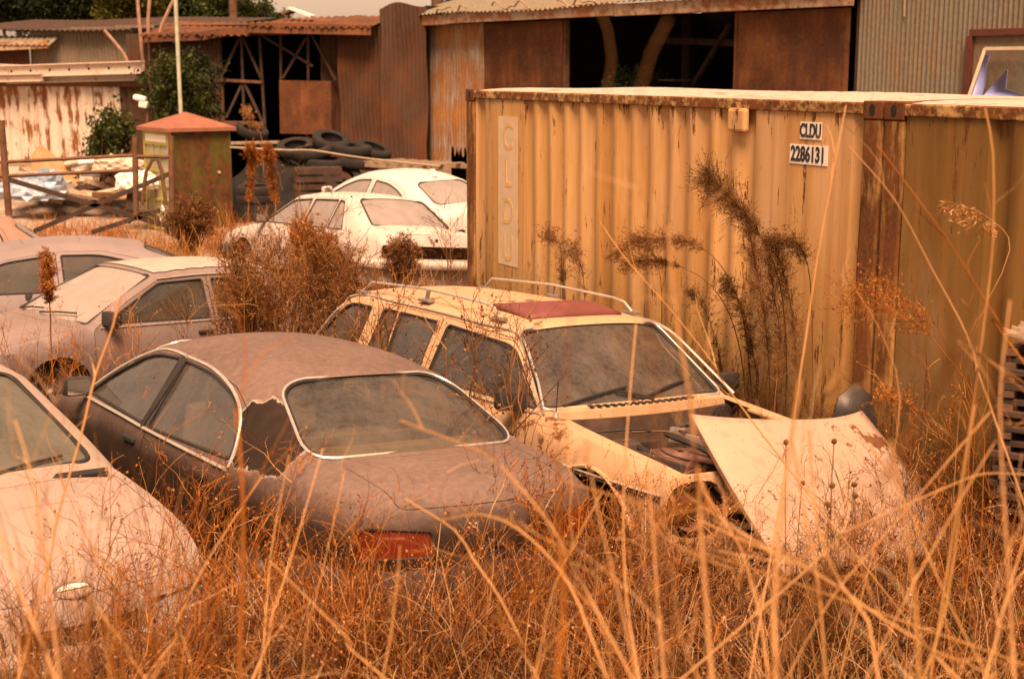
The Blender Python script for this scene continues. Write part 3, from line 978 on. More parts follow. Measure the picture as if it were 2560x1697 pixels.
tag(po, 'thick rusty post rising behind the middle shed roof', 'post')
q2 = at(437, 6, 40)
po = tube('rusty_post', [(q2.x, q2.y, 0), (q2.x, q2.y, 7)], .16, BWOOD, None, 8)
tag(po, 'short dark post against the sky above the brown sheets', 'post')


# ------------------------------------------------------------------ field gate of rusty pipes
GT = 21.5
ga = empty('pipe_gate', at(10, 215, GT), (0, 0, 0), 'rusty pipe barrier with crossed bars left of the kiosk', 'gate')
g0 = ga.location.copy()
def gp(px, py, Y=GT): return at(px, py, Y) - g0
for a, b, r, m_ in (((1, 120), (9, 215), .055, STEEL), ((135, 137), (136, 215), .045, STEEL), ((171, 136), (172, 212), .045, STEEL)):
    tube('gate_post', [gp(*a), gp(*b)], r, m_, ga, 8)
for a, b in (((0, 162), (136, 155)), ((136, 156), (172, 157)), ((0, 176), (136, 170))):
    tube('gate_rail', [gp(*a), gp(*b)], .03, STEEL, ga, 6)
for a, b in (((4, 178), (168, 226)), ((34, 231), (173, 172))):
    beam('cross_bar', gp(*a), gp(*b), .05, .07, DARKSTEEL, ga)
tube('bent_hoop', [gp(142, 205), gp(146, 172), gp(152, 160), gp(158, 160), gp(162, 172), gp(166, 205)], .03, STEEL, ga, 6)
beam('cross_bar', gp(92, 232), gp(160, 210), .05, .07, DARKSTEEL, ga)
tube('bent_hoop', [gp(128, 222), gp(140, 212), gp(150, 211), gp(157, 218), gp(158, 226)], .035, DARKSTEEL, ga, 6)


# ------------------------------------------------------------------ tyres, boards, rubbish
def tyre(px, py, Y, tilt, label, r=.33, group='old tyres heaped in front of the sheds'):
    p = at(px, py, Y)
    prof = [(.58 * r, -.09), (.80 * r, -.105), (.94 * r, -.095), (r, -.06), (r, .06), (.94 * r, .095), (.80 * r, .105), (.58 * r, .09), (.62 * r, .05), (.66 * r, 0), (.62 * r, -.05), (.58 * r, -.09)]
    o = lathe('tyre', prof, TYRE, None, 26, None, 50)
    o.location = p
    o.rotation_euler = tilt
    return tag(o, label, 'tyre', group)


tyre(331, 141, 30.0, (.35, .25, 0), 'upper tyre of the heap, tilted with its dark hole showing', .40)
tyre(312, 152, 29.6, (.15, -.1, 0), 'flat lying tyre left of the tilted one on the heap', .42)
tyre(352, 149, 29.8, (.1, .1, 0), 'flat tyre right of centre on the heap', .42)
tyre(373, 150, 30.1, (.2, .35, 0), 'rightmost tyre of the heap beside the brown sheet wall', .40)
tyre(296, 148, 30.6, (.3, -.2, .5), 'tyre lying tilted at the back left of the heap', .42)
tyre(325, 163, 29.5, (.05, .05, 0), 'second tyre down in the heap, under the flat one', .43)
tyre(358, 163, 29.6, (.0, .1, 0), 'lower tyre under the right part of the heap', .43)
tyre(342, 178, 29.2, (.9, .1, .2), 'tyre leaning at the foot of the heap', .40)
tyre(256, 198, 26.5, (0, 0, 0), 'lower tyre of the two stacked beside the kiosk', .36)
tyre(256, 190, 26.5, (.05, .0, 0), 'upper tyre of the two stacked beside the kiosk', .36)
tyre(252, 131, 34.5, (.2, .3, 0), 'tyre lying on the ledge of the open shed', .40)

# dark low bank of scrap under the tyres
bkm = plain('dark_scrap_heap', (.009, .007, .005), .95, var=.6, scale=3, bump=.8)
def heap(name, cx, cy, sx, sy, h, mat, n=36, seed=1, label=None, cat='heap', kind=None):
    rg = np.random.default_rng(seed)
    a, b = np.meshgrid(np.linspace(-1, 1, n), np.linspace(-1, 1, n), indexing='ij')
    r = np.sqrt(a * a + b * b)
    f = np.clip(1 - r, 0, 1) ** .6
    X, Y_ = cx + a * sx, cy + b * sy
    Z = gz(X, Y_) - .1 + h * f * (.8 + .2 * np.sin(a * 7 + seed) * np.cos(b * 5)) + rg.normal(0, .045 * h, a.shape) * (f > 0)
    idx = np.arange(n * n).reshape(n, n)
    F = np.stack([idx[:-1, :-1], idx[1:, :-1], idx[1:, 1:], idx[:-1, 1:]], -1).reshape(-1, 4)
    o = npmesh(name, np.stack([X, Y_, Z], -1).reshape(-1, 3), F, mat)
    return tag(o, label, cat, kind=kind)


hp = at(320, 175, 31)
heap('scrap_heap', hp.x - .4, 30.6, 3.2, 1.6, 1.35, bkm, 44, 3, 'dark mound of earth and scrap under the old tyres', 'heap')
hp = at(70, 190, 31)
heap('rubble_bank', -10.6, 31.5, 3.6, 1.7, .55, plain('pale_rubble', (.27, .19, .14), .95, var=.6, scale=5, bump=.6), 44, 5, 'low pale bank of rubble in front of the white peeling wall', 'rubble')

pk = empty('plank_ledge', at(250, 140, 32) , (0, 0, 0), 'pale plank lying on the dark heap right of the kiosk', 'plank')
beam('board', Vector((0, 0, 0)) + (at(229, 143, 32) - pk.location), at(279, 142, 32) - pk.location, .35, .05, WOOD, pk)
pa = empty('pallet', at(415, 165, 29.0), (0, 0, WYAW + .25), 'weathered pallet lying by the pale sheet wall', 'pallet')
for k in range(6): box('pallet_board', (-.9 + k * .34, 0, .06), (.12, 1.1, .025), WOOD, pa)
for y in (-.5, 0, .5): box('pallet_runner', (-.05, y, 0), (2.0, .08, .09), WOOD, pa)
# slack rope / pipe from kiosk to the pallet
P = catmull([(*at(230, 147, 28), 0), (*at(290, 150, 28), 0), (*at(312, 150, 28), 0), (*at(365, 158, 28), 0), (*at(440, 166, 28), 0)], .3)[:, :3]
tag(tube('slack_hose', P, .022, plain('pale_hose', (.30, .22, .15), .7), None, 6), 'thin pale hose strung in front of the tyre heap', 'hose')
bk = empty('plastic_crate', at(318, 178, 28.2), (0, 0, .2), 'dark slatted crate beside the tyre heap behind the white saloon', 'crate')
for z in (-.3, -.15, 0, .15): box('slat', (0, -.3, z), (.9, .03, .1), DARKSTEEL, bk)
for z in (-.3, -.15, 0, .15): box('slat', (-.45, 0, z), (.03, .6, .1), DARKSTEEL, bk)
box('panel', (0, 0, .2), (.9, .6, .03), DARKSTEEL, bk)

# rubbish: each board, sheet and sack a thing of its own
JUNKM = [plain('pale_junk_board', (.55, .40, .30), .8), plain('brown_junk_board', (.28, .15, .08), .85), WOOD, STEEL, plain('grey_junk_sheet', (.33, .28, .24), .7), DARKSTEEL]
pl = at(52, 164, 30.5)
bm = bmesh.new()
vs = [bm.verts.new(v) for v in ((-.5, 0, -.6), (.5, 0, -.6), (.52, .2, -.2), (.1, .2, .10), (-.28, .2, .42), (-.46, .1, .2))]
bm.faces.new(vs)
o = bmobj('leaning_board', bm, plain('tan_board', (.42, .23, .11), .85), None)
o.location = pl
md = o.modifiers.new('t', 'SOLIDIFY'); md.thickness = .03
tag(o, 'large tan board with a slanted edge leaning in the rubbish', 'board')
REFS = [(20, 196, 'in front of the pale blue plastic'), (50, 190, 'beside the blue grey plastic'), (38, 165, 'below the tan board'), (65, 172, 'right of the tan board'), (95, 166, 'under the bundle of pale pipes'), (90, 182, 'in the open middle of the rubbish'), (118, 176, 'below the flat pale sack'), (137, 190, 'at the bulging white sack'), (145, 168, 'nearest the kiosk'), (70, 195, 'at the front edge of the rubble'), (110, 194, 'at the front edge under the bars')]
rg = random.Random(5)
adj = ['pale', 'brown', 'weathered', 'rusty', 'grey', 'dark']
wheres = ['near the tan board', 'by the gate rails', 'left of the kiosk', 'in front of the white wall', 'on the rubble bank', 'behind the crossed bars']
USED = set()
for k in range(52):
    px, py = rg.uniform(20, 150), rg.uniform(160, 196)
    Y = 33.0 - (py - 155) / 45 * 4.0
    mi = rg.randrange(6)
    nx_ = min(REFS, key=lambda q: (q[0] - px) ** 2 + 4 * (q[1] - py) ** 2)
    lb_ = '%s %s of scrap %s' % (adj[mi], ['board', 'strip', 'slab', 'batten', 'piece', 'offcut', 'length'][k % 7], nx_[2])
    if lb_ in USED: continue
    USED.add(lb_)
    p = at(px, py, Y)
    o = box('scrap_board' if mi != 3 else 'scrap_bar', (0, 0, 0), (rg.uniform(.4, 1.3), rg.uniform(.05, .35), rg.uniform(.03, .12)), JUNKM[mi], None)
    o.location = p
    o.rotation_euler = (rg.uniform(-.4, .4), rg.uniform(-.35, .35), rg.uniform(-1, 1))
    tag(o, lb_, 'scrap', 'scrap boards in the rubbish by the white wall')
# pale sacks and pipes in the middle of the rubbish
for k in range(7):
    p = at(86 + k * 5.5, 162 + (k % 3) * 3.5, 30.5)
    o = tube('plastic_pipe', [(-.5, 0, 0), (0, .02, .03), (.5, .05, .02)], .06, WHITE if k % 2 else JUNKM[0], None, 8)
    o.location = p
    o.rotation_euler = (0, rg.uniform(-.2, .2), rg.uniform(-.4, .4))
    tag(o, ['pale pipe at the left end of the bundle', 'white pipe second in the bundle', 'pale pipe lowest in the bundle', 'white pipe crossing the middle of the bundle', 'pale pipe right of the middle of the bundle', 'white pipe near the right end of the bundle', 'pale pipe at the right end of the bundle by the kiosk'][k], 'pipe', 'bundle of pale pipes in the rubbish')
def crumple(name, p, sx, sy, sz, mat, seed, label, cat):
    rg2 = np.random.default_rng(seed)
    bm = bmesh.new()
    bmesh.ops.create_icosphere(bm, subdivisions=3, radius=1)
    for v in bm.verts:
        f = 1 + .25 * math.sin(v.co.x * 9 + seed) * math.sin(v.co.y * 8) + rg2.normal(0, .07)
        v.co = Vector((v.co.x * sx * f, v.co.y * sy * f, max(-.3, v.co.z) * sz * f))
    o = bmobj(name, bm, mat, None)
    o.location = p
    return tag(o, label, cat)
crumple('plastic_sheet', at(28, 194, 29.0), .75, .4, .28, plain('pale_blue_plastic', (.30, .36, .42), .35, var=.5, scale=9), 3, 'crumpled pale blue plastic sheet at the left of the rubbish', 'plastic sheet')
crumple('plastic_sheet', at(46, 184, 29.6), .4, .3, .3, plain('blue_grey_plastic', (.22, .27, .33), .35, var=.5, scale=9), 4, 'blue grey crumpled plastic beside the larger pale blue one', 'plastic sheet')
crumple('white_sack', at(137, 184, 28.2), .42, .3, .28, WHITE, 5, 'bulging white sack left of the kiosk door', 'sack')
crumple('white_sack', at(118, 166, 29.8), .5, .3, .22, JUNKM[0], 6, 'flat pale sack behind the white one', 'sack')

# ------------------------------------------------------------------ odds and ends near the estate car
PL = plain('dull_black_sheet', (.05, .042, .038), .45, var=.3)
bp = at(858, 420, 8.95)
an = [(-.16, -.70), (.10, -.72), (.16, -.05), (.13, .16), (.03, .24), (-.12, .17), (-.20, .02), (-.12, -.02)]
V = [(a, .03 * math.sin(b * 6), b) for a, b in an]
o = npmesh('black_panel', V, [np.arange(len(V))[None]], PL)
md = o.modifiers.new('t', 'SOLIDIFY'); md.thickness = .02
o.location = bp
o.rotation_euler = (-.15, 0, .5)
tag(o, 'bent dull black panel standing between the loose bonnet and the container', 'panel')
# dull plastic wing liner propped in the weeds against the nose of the estate
V = []
for i in range(13):
    for j in range(9):
        a, b = i / 12 * 2 - 1, j / 8
        top = .60 - .16 * a * a - .10 * max(0, a)
        V.append((a * .23 * (1 - .25 * b), -.10 * (1 - a * a) - .05 * b * b, -.02 + b * top))
idx = np.arange(117).reshape(13, 9)
o = npmesh('wing_liner', V, np.stack([idx[:-1, :-1], idx[1:, :-1], idx[1:, 1:], idx[:-1, 1:]], -1).reshape(-1, 4), plain('mauve_grey_plastic', (.085, .064, .062), .55, var=.25), None, True)
md = o.modifiers.new('t', 'SOLIDIFY'); md.thickness = .012
o.location = (.79, 7.08, float(gz(.79, 7.08)))
o.rotation_euler = (-.28, 0, .35)
tag(o, 'mauve grey plastic wing liner propped in weeds below the estate car lamp hole', 'wing liner')
# stack of broken planks at the right edge
st = empty('plank_stack', at(1064, 371, 7.6), (0, 0, -.55), 'stack of broken dark planks by the ochre container at the right edge', 'plank stack')
for k in range(-13, 4):
    box('plank', (.0 + .03 * (k % 2), 0, -.28 + k * .13), (1.1, .5, .055), DARKSTEEL, st, rot=R3(y=.03 * (k % 3 - 1), z=.05 * (k % 3 - 1)), bev=.006)
    for x in (-.42, .4): box('spacer', (x, 0, -.215 + k * .13), (.09, .5, .06), BWOOD, st)
bm = bmesh.new()
for k in range(7):
    bx(bm, (-.25 + .02 * k, -.22 + .06 * k, .30 + .006 * k), (.5 + .14 * math.sin(k * 2.3), .05, .03), rot=R3(y=.22, z=.1 + .04 * k))
o = bmobj('splintered_board', bm, WOOD, st)
st.scale = (.6, .6, .6)
# ------------------------------------------------------------------ cars
def roundpoly(P, r, n=5):
    """round the corners of a closed polygon; r scalar or one per corner"""
    P = [np.array(p, float) for p in P]
    N = len(P)
    rr = [r] * N if np.isscalar(r) else r
    out = []
    for i in range(N):
        a, b, c = P[i - 1], P[i], P[(i + 1) % N]
        u, v = a - b, c - b
        lu, lv = np.linalg.norm(u), np.linalg.norm(v)
        d = min(rr[i], lu * 0.48, lv * 0.48)
        if d < 1e-4:
            out.append(b)
            continue
        p0, p1 = b + u / lu * d, b + v / lv * d
        for k in range(n + 1):
            t = k / n
            out.append((1 - t) ** 2 * p0 + 2 * t * (1 - t) * b + t * t * p1)
    return np.array(out)


def densify(P, step):
    out = []
    for i in range(len(P)):
        a, b = P[i], P[(i + 1) % len(P)]
        n = max(1, int(math.ceil(np.linalg.norm(b - a) / step)))
        for k in range(n): out.append(a + (b - a) * k / n)
    return np.array(out)


def inpoly(P, Q):
    """points Q (m,2) inside polygon P (n,2)"""
    x, y = Q[:, 0][:, None], Q[:, 1][:, None]
    x0, y0 = P[:, 0][None], P[:, 1][None]
    x1, y1 = np.roll(P[:, 0], -1)[None], np.roll(P[:, 1], -1)[None]
    c = ((y0 > y) != (y1 > y)) & (x < (x1 - x0) * (y - y0) / (y1 - y0 + 1e-12) + x0)
    return c.sum(1) % 2 == 1


def offset(P, d):
    """grow (d>0) or shrink a closed polygon by moving points along averaged normals"""
    P = np.array(P, float)
    a = P - np.roll(P, 1, 0)
    b = np.roll(P, -1, 0) - P
    area = 0.5 * np.sum(P[:, 0] * np.roll(P[:, 1], -1) - np.roll(P[:, 0], -1) * P[:, 1])
    s = 1 if area > 0 else -1
    def nrm(v):
        n = np.stack([v[:, 1], -v[:, 0]], -1)
        return n / (np.linalg.norm(n, axis=1, keepdims=True) + 1e-9)
    m = nrm(a) + nrm(b)
    m /= (np.linalg.norm(m, axis=1, keepdims=True) + 1e-9)
    return P + s * d * m


def cdt(outer, holes=(), step=0.07, lines=(), dstep=None):
    """triangulate outer minus holes with inner points; returns (n,2),(m,3)"""
    pts, edges = [], []
    def ring(R, closed=True):
        n0 = len(pts)
        pts.extend([Vector((float(a), float(b))) for a, b in R])
        n = len(R)
        for i in range(n if closed else n - 1): edges.append((n0 + i, n0 + (i + 1) % n))
    ring(outer)
    hs_ = [densify(np.array(h, float), dstep or step) for h in holes]
    for h in hs_: ring(h)
    for l in lines: ring(l, False)
    mn, mx = outer.min(0), outer.max(0)
    gx = np.arange(mn[0] + step / 2, mx[0], step)
    gy = np.arange(mn[1] + step / 2, mx[1], step)
    G = np.stack(np.meshgrid(gx, gy), -1).reshape(-1, 2)
    if len(G):
        G = G + (np.arange(len(G)) % 2)[:, None] * 1e-4
        keep = inpoly(outer, G)
        for h in hs_: keep &= ~inpoly(h, G)
        G = G[keep]
        # not too close to the rings
        allr = np.vstack([outer] + hs_)
        if len(G): 
            d = np.sqrt(((G[:, None] - allr[None]) ** 2).sum(-1)).min(1)
            G = G[d > step * 0.35]
        pts.extend([Vector((float(a), float(b))) for a, b in G])
    vs, es, fs, *_ = delaunay_2d_cdt(pts, edges, [], 0, 1e-5)
    V = np.array([tuple(v) for v in vs])
    F = np.array([tuple(f) for f in fs if len(f) == 3])
    C = V[F].mean(1)
    k = inpoly(outer, C)
    for h in hs_: k &= ~inpoly(h, C)
    return V, F[k]


class Car:
    def __init__(c, name, spec, pose, label, mats, tint=None):
        c.s = spec
        c.m = mats
        x, y, z, yaw, pt, rl = pose
        c.root = empty(name, (x, y, z), (0, 0, 0), label, 'car')
        M = Matrix.Rotation(yaw, 3, 'Z') @ Matrix.Rotation(pt, 3, 'Y') @ Matrix.Rotation(rl, 3, 'X')
        c.root.rotation_euler = M.to_euler()
        # edge curve
        segs, u0 = [], 0.0
        U, X, Z, B, C_ = [], [], [], [], []
        c.seg = {}
        for nm, nodes in spec['E']:
            D = catmull(nodes)
            d = np.concatenate([[0], np.cumsum(np.linalg.norm(np.diff(D[:, :2], axis=0), axis=1))])
            c.seg[nm] = (u0, u0 + d[-1])
            if U: D, d = D[1:], d[1:]
            U.append(u0 + d); X.append(D[:, 0]); Z.append(D[:, 1]); B.append(D[:, 2]); C_.append(D[:, 3])
            u0 = c.seg[nm][1]
        c.U, c.X, c.Z, c.B, c.C = [np.concatenate(q) for q in (U, X, Z, B, C_)]
        # x must fall steadily
        for i in range(1, len(c.X)):
            if c.X[i] > c.X[i - 1] - 1e-4: c.X[i] = c.X[i - 1] - 1e-4
        c.Y = c.S(c.X, c.Z)

    # ---- surfaces
    def zE(c, x): return np.interp(x, c.X[::-1], c.Z[::-1])
    def W(c, x):
        p = np.array(c.s['plan'])
        o = np.argsort(p[:, 0])
        xs, ws = p[o, 0], p[o, 1]
        # smooth: average of shifted samples
        return sum(np.interp(x + d, xs, ws) for d in (-0.12, -0.06, 0, 0.06, 0.12)) / 5

    def S(c, x, z):
        s = c.s
        x = np.asarray(x, float); z = np.asarray(z, float)
        zb = s.get('belt', 0.9) + s.get('belt_slope', 0.0) * x
        sh, k = s.get('shoulder', 0.05), s.get('tumble', 0.55)
        zm = s.get('zm', 0.6)
        w_ = c.W(x)
        lo = np.clip((zm - z) / 0.4, 0, 1.5)
        hi = np.clip((z - zm) / (zb - zm), 0, 1)
        y = w_ - 0.06 * lo ** 2 - sh * hi ** 2
        a = np.clip(z - zb, 0, 1)
        y = y - k * a - s.get('tumble2', 0.12) * a * a
        cr = s.get('crease')
        if cr: y = y - 0.008 * np.clip((z - cr) / 0.02, 0, 1) * (z < zb)
        zE = c.zE(x)
        r = np.interp(x, [s.get('xa', 1) - 0.1, s.get('xa', 1) + 0.1], [s.get('r_roof', 0.08), s.get('r_hood', 0.05)])
        t = np.clip((z - (zE - r)) / r, 0, 0.985)
        y = y - r * 0.75 * (1 - np.sqrt(1 - t * t))
        return y

    def T(c, u, s):
        u = np.asarray(u, float); s = np.asarray(s, float)
        x, z, b, cz = [np.interp(u, c.U, q) for q in (c.X, c.Z, c.B, c.C)]
        y = np.interp(u, c.U, c.Y)
        a = np.abs(s)
        return np.stack([x + b * (1 - s * s), y * s, z + cz * (1 - a ** 2.4)], -1)

    def side(c, sgn, off=0.0):
        return lambda P: np.stack([P[:, 0], sgn * (c.S(P[:, 0], P[:, 1]) + off), P[:, 1]], -1)

    def top(c, off=0.0):
        def f(P):
            p = c.T(P[:, 0], P[:, 1] / 0.7)
            if off:
                e = 1e-3
                a = c.T(P[:, 0] + e, P[:, 1] / 0.7) - c.T(P[:, 0] - e, P[:, 1] / 0.7)
                b = c.T(P[:, 0], (P[:, 1] + e) / 0.7) - c.T(P[:, 0], (P[:, 1] - e) / 0.7)
                n = np.cross(b, a)
                n /= np.linalg.norm(n, axis=1, keepdims=True) + 1e-9
                n *= np.where(n[:, 2:3] < 0, -1, 1) if True else 1
                p = p + n * off
            return p
        return f

    def end(c, front, off=0.0):
        xe = c.X[0] if front else c.X[-1]
        i = 0 if front else -1
        zt, b, cz = c.Z[i], c.B[i], c.C[i]
        zb = c.s.get('zbot', 0.28)
        bul = c.s.get('bulge', 0.04) * (1 if front else -1)
        def f(P):
            s = P[:, 0] / 0.7
            z = P[:, 1]
            t = np.clip((z - zb) / (zt - zb), 0, 1)
            y = s * c.S(np.full_like(z, xe), z)
            x = xe + b * (1 - s * s) + bul * 4 * t * (1 - t) * (1 - s ** 4) + off * (1 if front else -1)
            return np.stack([x, y, z + cz * (1 - np.abs(s) ** 2.4) * t], -1)
        return f

    def part(c, name, mapf, outer, holes=(), mat=None, step=0.08, parent=None, lines=(), sharp=35, dstep=None):
        V, F = cdt(densify(np.array(outer, float), step), holes, step, lines, dstep)
        return npmesh(name, mapf(V), F, mat, parent or c.root, smooth=True, sharp=sharp)

    def path(c, mapf, P): return mapf(np.array(P, float))

    # ---- the shell
    def arch_outline(c):
        s = c.s
        zb = s.get('zbot', 0.28)
        out = [(c.X[0], zb)]
        pts = []
        # along the bottom from the nose to the tail with round arches
        for xw in s['axles']:
            r = s.get('arch_r', 0.36)
            zc = s.get('wheel_z', 0.30)
            a0 = math.asin(max(-1, min(1, (zb - zc) / r)))
            an = np.linspace(a0, PI - a0, 15)
            pts.append([(xw + r * math.cos(a), zc + r * math.sin(a)) for a in an])
        for seq in pts: out += seq
        out.append((c.X[-1], zb))
        return out, pts

    def build(c):
        s, m, R = c.s, c.m, c.root
        bot, arcs = c.arch_outline()
        b2 = []
        for i in range(len(bot) - 1):
            a, b = np.array(bot[i]), np.array(bot[i + 1])
            n = max(1, int(np.linalg.norm(b - a) / 0.09))
            b2 += [a + (b - a) * k / n for k in range(n)]
        b2.append(np.array(bot[-1]))
        nz = 6
        tail = [(c.X[-1], z) for z in np.linspace(b2[-1][1], c.Z[-1], nz)[1:-1]]
        nose = [(c.X[0], z) for z in np.linspace(c.Z[0], b2[0][1], nz)[1:-1]]
        outer = np.array([tuple(p) for p in b2] + tail + list(zip(c.X[::-1], c.Z[::-1])) + nose)
        doors = [roundpoly(d, 0.04, 3) for d in s.get('doors', [])]
        wins = [roundpoly(w_[0], w_[1], 6) for w_ in s['windows']]
        win_in_door = []
        free = []
        for w_ in wins:
            ctr = w_.mean(0)[None]
            k = [i for i, d in enumerate(doors) if inpoly(d, ctr)[0]]
            (win_in_door if k else free).append((k[0] if k else -1, w_))
        g = 0.004
        bodyparts = []
        for sgn in (1, -1):
            V, F = cdt(outer, [offset(d, g) for d in doors] + [w_ for _, w_ in free] + [roundpoly(h, 0.02, 2) for h in s.get('side_holes', [])], 0.085)
            bodyparts.append((c.side(sgn)(V), F))
            for i, d in enumerate(doors):
                o = c.part('door', c.side(sgn), d, [w_ for k, w_ in win_in_door if k == i], m['body'], 0.085)
                hd = s.get('handles', [])
                if i < len(hd):
                    hx, hz = hd[i]
                    p = c.side(sgn, 0.012)(np.array([[hx, hz]]))[0]
                    box('door_handle', p, (0.17, 0.03, 0.035), m.get('handle', PLASTIC), o, bev=0.01)
            for w_ in wins:
                c.part('side_window', c.side(sgn, -0.014), offset(w_, 0.004), (), m['glass'], 0.09)
                q = c.side(sgn, -0.004)(w_)
                tube('window_seal', q, 0.011, RUBBER, R, 5, closed=True)
            for tr in s.get('trims', []):
                P = catmull([(a, b, 0, 0) for a, b in tr[0]], 0.06)[:, :2]
                tube(tr[3] if len(tr) > 3 else 'window_trim', c.side(sgn, tr[2] if len(tr) > 2 else 0.006)(P), tr[1], m.get('trim', CHROME), R, 6)
        # over the top
        U0, U1 = c.U[0], c.U[-1]
        ns = 11
        cross = np.linspace(-0.7, 0.7, ns)
        ring = [(U0, v) for v in cross] + [(u, 0.7) for u in c.U[1:-1]] + [(U1, v) for v in cross[::-1]] + [(u, -0.7) for u in c.U[1:-1][::-1]]
        ring = np.array(ring)
        holes, tops = [], []
        for nm, kind, poly, rad in s['tops']:
            u0 = c.seg[nm][0]; L = c.seg[nm][1] - u0
            P = roundpoly([(u0 + a * L, b * 0.7) for a, b in poly], rad, 6)
            holes.append(offset(P, g) if kind in ('bonnet', 'boot_lid', 'sunroof', 'tailgate') else P)
            tops.append((kind, P))
        lines = []
        for nm, (a, b) in list(c.seg.items())[1:]:
            ln = np.array([(a, v) for v in np.linspace(-0.69, 0.69, 17)])
            if not any(inpoly(h, ln).any() for h in holes): lines.append(ln)
        V, F = cdt(ring, holes, 0.085, lines)
        bodyparts.append((c.top()(V), F))
        # ends
        for front in (True, False):
            zt = c.Z[0] if front else c.Z[-1]
            zb = s.get('zbot', 0.28)
            zz = np.linspace(zb, zt, nz)
            rg = np.array([(v, zb) for v in cross[:-1]] + [(0.7, z) for z in zz[:-1]] + [(v, zt) for v in cross[::-1][:-1]] + [(-0.7, z) for z in zz[::-1][:-1]])
            hl = [roundpoly([(a * 0.7, z) for a, z in h[1]], h[2], 4) for h in s.get('front' if front else 'rear', [])]
            V, F = cdt(rg, hl, 0.1)
            bodyparts.append((c.end(front)(V), F))
            for h, P in zip(s.get('front' if front else 'rear', []), hl):
                if h[0] == 'hole': continue
                mt = {'headlight': LAMP, 'tail_light': RED, 'grille': PLASTIC, 'indicator': AMBER, 'number_plate': WHITE}.get(h[0], PLASTIC)
                c.part(h[0], c.end(front, -0.012), P, (), mt, 0.1)
                if len(h) > 3:
                    tube('lamp_seal', c.end(front, -0.002)(P), 0.008, RUBBER, R, 5, closed=True)
        V, F = merge(bodyparts)
        bm = bmesh.new()
        vs = [bm.verts.new(v) for v in V]
        for f in F:
            for q in f:
                try: bm.faces.new([vs[i] for i in q])
                except ValueError: pass
        bmesh.ops.remove_doubles(bm, verts=bm.verts, dist=0.0015)
        bmesh.ops.recalc_face_normals(bm, faces=bm.faces)
        body = bmobj('body', bm, m['body'], R, True, 33)
        for kind, P in tops:
            if kind == 'hole': continue
            mat = {'windshield': m.get('wglass', m['glass']), 'rear_window': m['glass'], 'tailgate_glass': m['glass']}.get(kind, m['body'])
            if kind == 'sunroof': mat = m.get('sunroof', m['body'])
            off = -0.012 if kind in ('windshield', 'rear_window', 'tailgate_glass') else 0.0
            c.part(kind, c.top(off), P, (), mat, 0.09)
            if off:
                tube('glass_seal', c.top(-0.002)(P), 0.014, RUBBER, R, 6, closed=True)
                if m.get('glass_trim') is not None and kind in m.get('glass_trim_on', (kind,)):
                    tube('glass_trim', c.top(0.008)(offset(P, m.get('trim_off', 0.016))), m.get('trim_r', 0.010), m['glass_trim'], R, 6, closed=True)
        # wheel arches and underbody
        lin = []
        for sgn in (1, -1):
            for seq in arcs:
                A = c.side(sgn, -0.006)(np.array(seq))
                B = A.copy(); B[:, 1] -= sgn * 0.28
                n = len(A)
                i = np.arange(n - 1)
                lin.append((np.vstack([A, B]), np.stack([i, i + 1, i + 1 + n, i + n], -1)))
        for V, F in lin: npmesh('wheel_arch_liner', V, F, DARK, R)
        xs_ = np.linspace(c.X[-1] + 0.06, c.X[0] - 0.06, 14)
        wv = c.S(xs_, np.full_like(xs_, 0.30)) - 0.07
        V = np.vstack([np.stack([xs_, wv, np.full_like(xs_, 0.30)], -1), np.stack([xs_, -wv, np.full_like(xs_, 0.30)], -1)])
        i = np.arange(13)
        npmesh('floor_pan', V, np.stack([i, i + 1, i + 15, i + 14], -1), DARK, R)
        c.inside()
        c.wheels()
        for bpr in s.get('bumpers', []): c.bumper(*bpr)
        return body

    def wheels(c):
        s = c.s
        r = s.get('wheel_r', 0.31)
        prof = [(0.62 * r, -0.085), (0.80 * r, -0.098), (0.95 * r, -0.088), (r, -0.06), (r, 0.06), (0.95 * r, 0.088), (0.80 * r, 0.098), (0.62 * r, 0.085)]
        rim = [(0.01, 0.055), (0.12 * r, 0.06), (0.2 * r, 0.03), (0.5 * r, 0.035), (0.60 * r, 0.07), (0.64 * r, 0.082), (0.63 * r, -0.08)]
        src = None
        for i, xw in enumerate(s['axles']):
            for sgn in (1, -1):
                if (i, sgn) in s.get('no_wheel', ()): continue
                Mx = Matrix.Translation((xw, sgn * (float(c.W(xw)) - 0.17), s.get('wheel_z', 0.30) - 0.01)) @ Matrix.Rotation(-sgn * PI / 2, 4, 'X')
                if src is None:
                    e = lathe('wheel', prof, TYRE, c.root, 30)
                    rm = lathe('rim', rim, RIM, e, 24)
                    e.matrix_local = Mx
                    src = (e, rm)
                else:
                    e = share('wheel', src[0], c.root, Mx)
                    share('rim', src[1], e)

    def seat(c, x, y, w_=0.5, back=0.62, z=0.32, mat=None, head=True):
        mat = mat or c.m.get('seat', SEATM)
        e = box('seat', (x, y, z + 0.1), (0.5, w_, 0.2), mat, c.root, bev=0.06, smooth=True)
        box('seat_back', (x - 0.30, y, z + 0.1 + back / 2), (0.15, w_ * 0.94, back), mat, e, rot=R3(y=-0.22), bev=0.065, smooth=True)
        if head:
            for yy in ([y] if w_ < 0.8 else [y - 0.36, y + 0.36]):
                box('headrest', (x - 0.40, yy, z + back + 0.20), (0.10, 0.25, 0.17), mat, e, rot=R3(y=-0.15), bev=0.045, smooth=True)

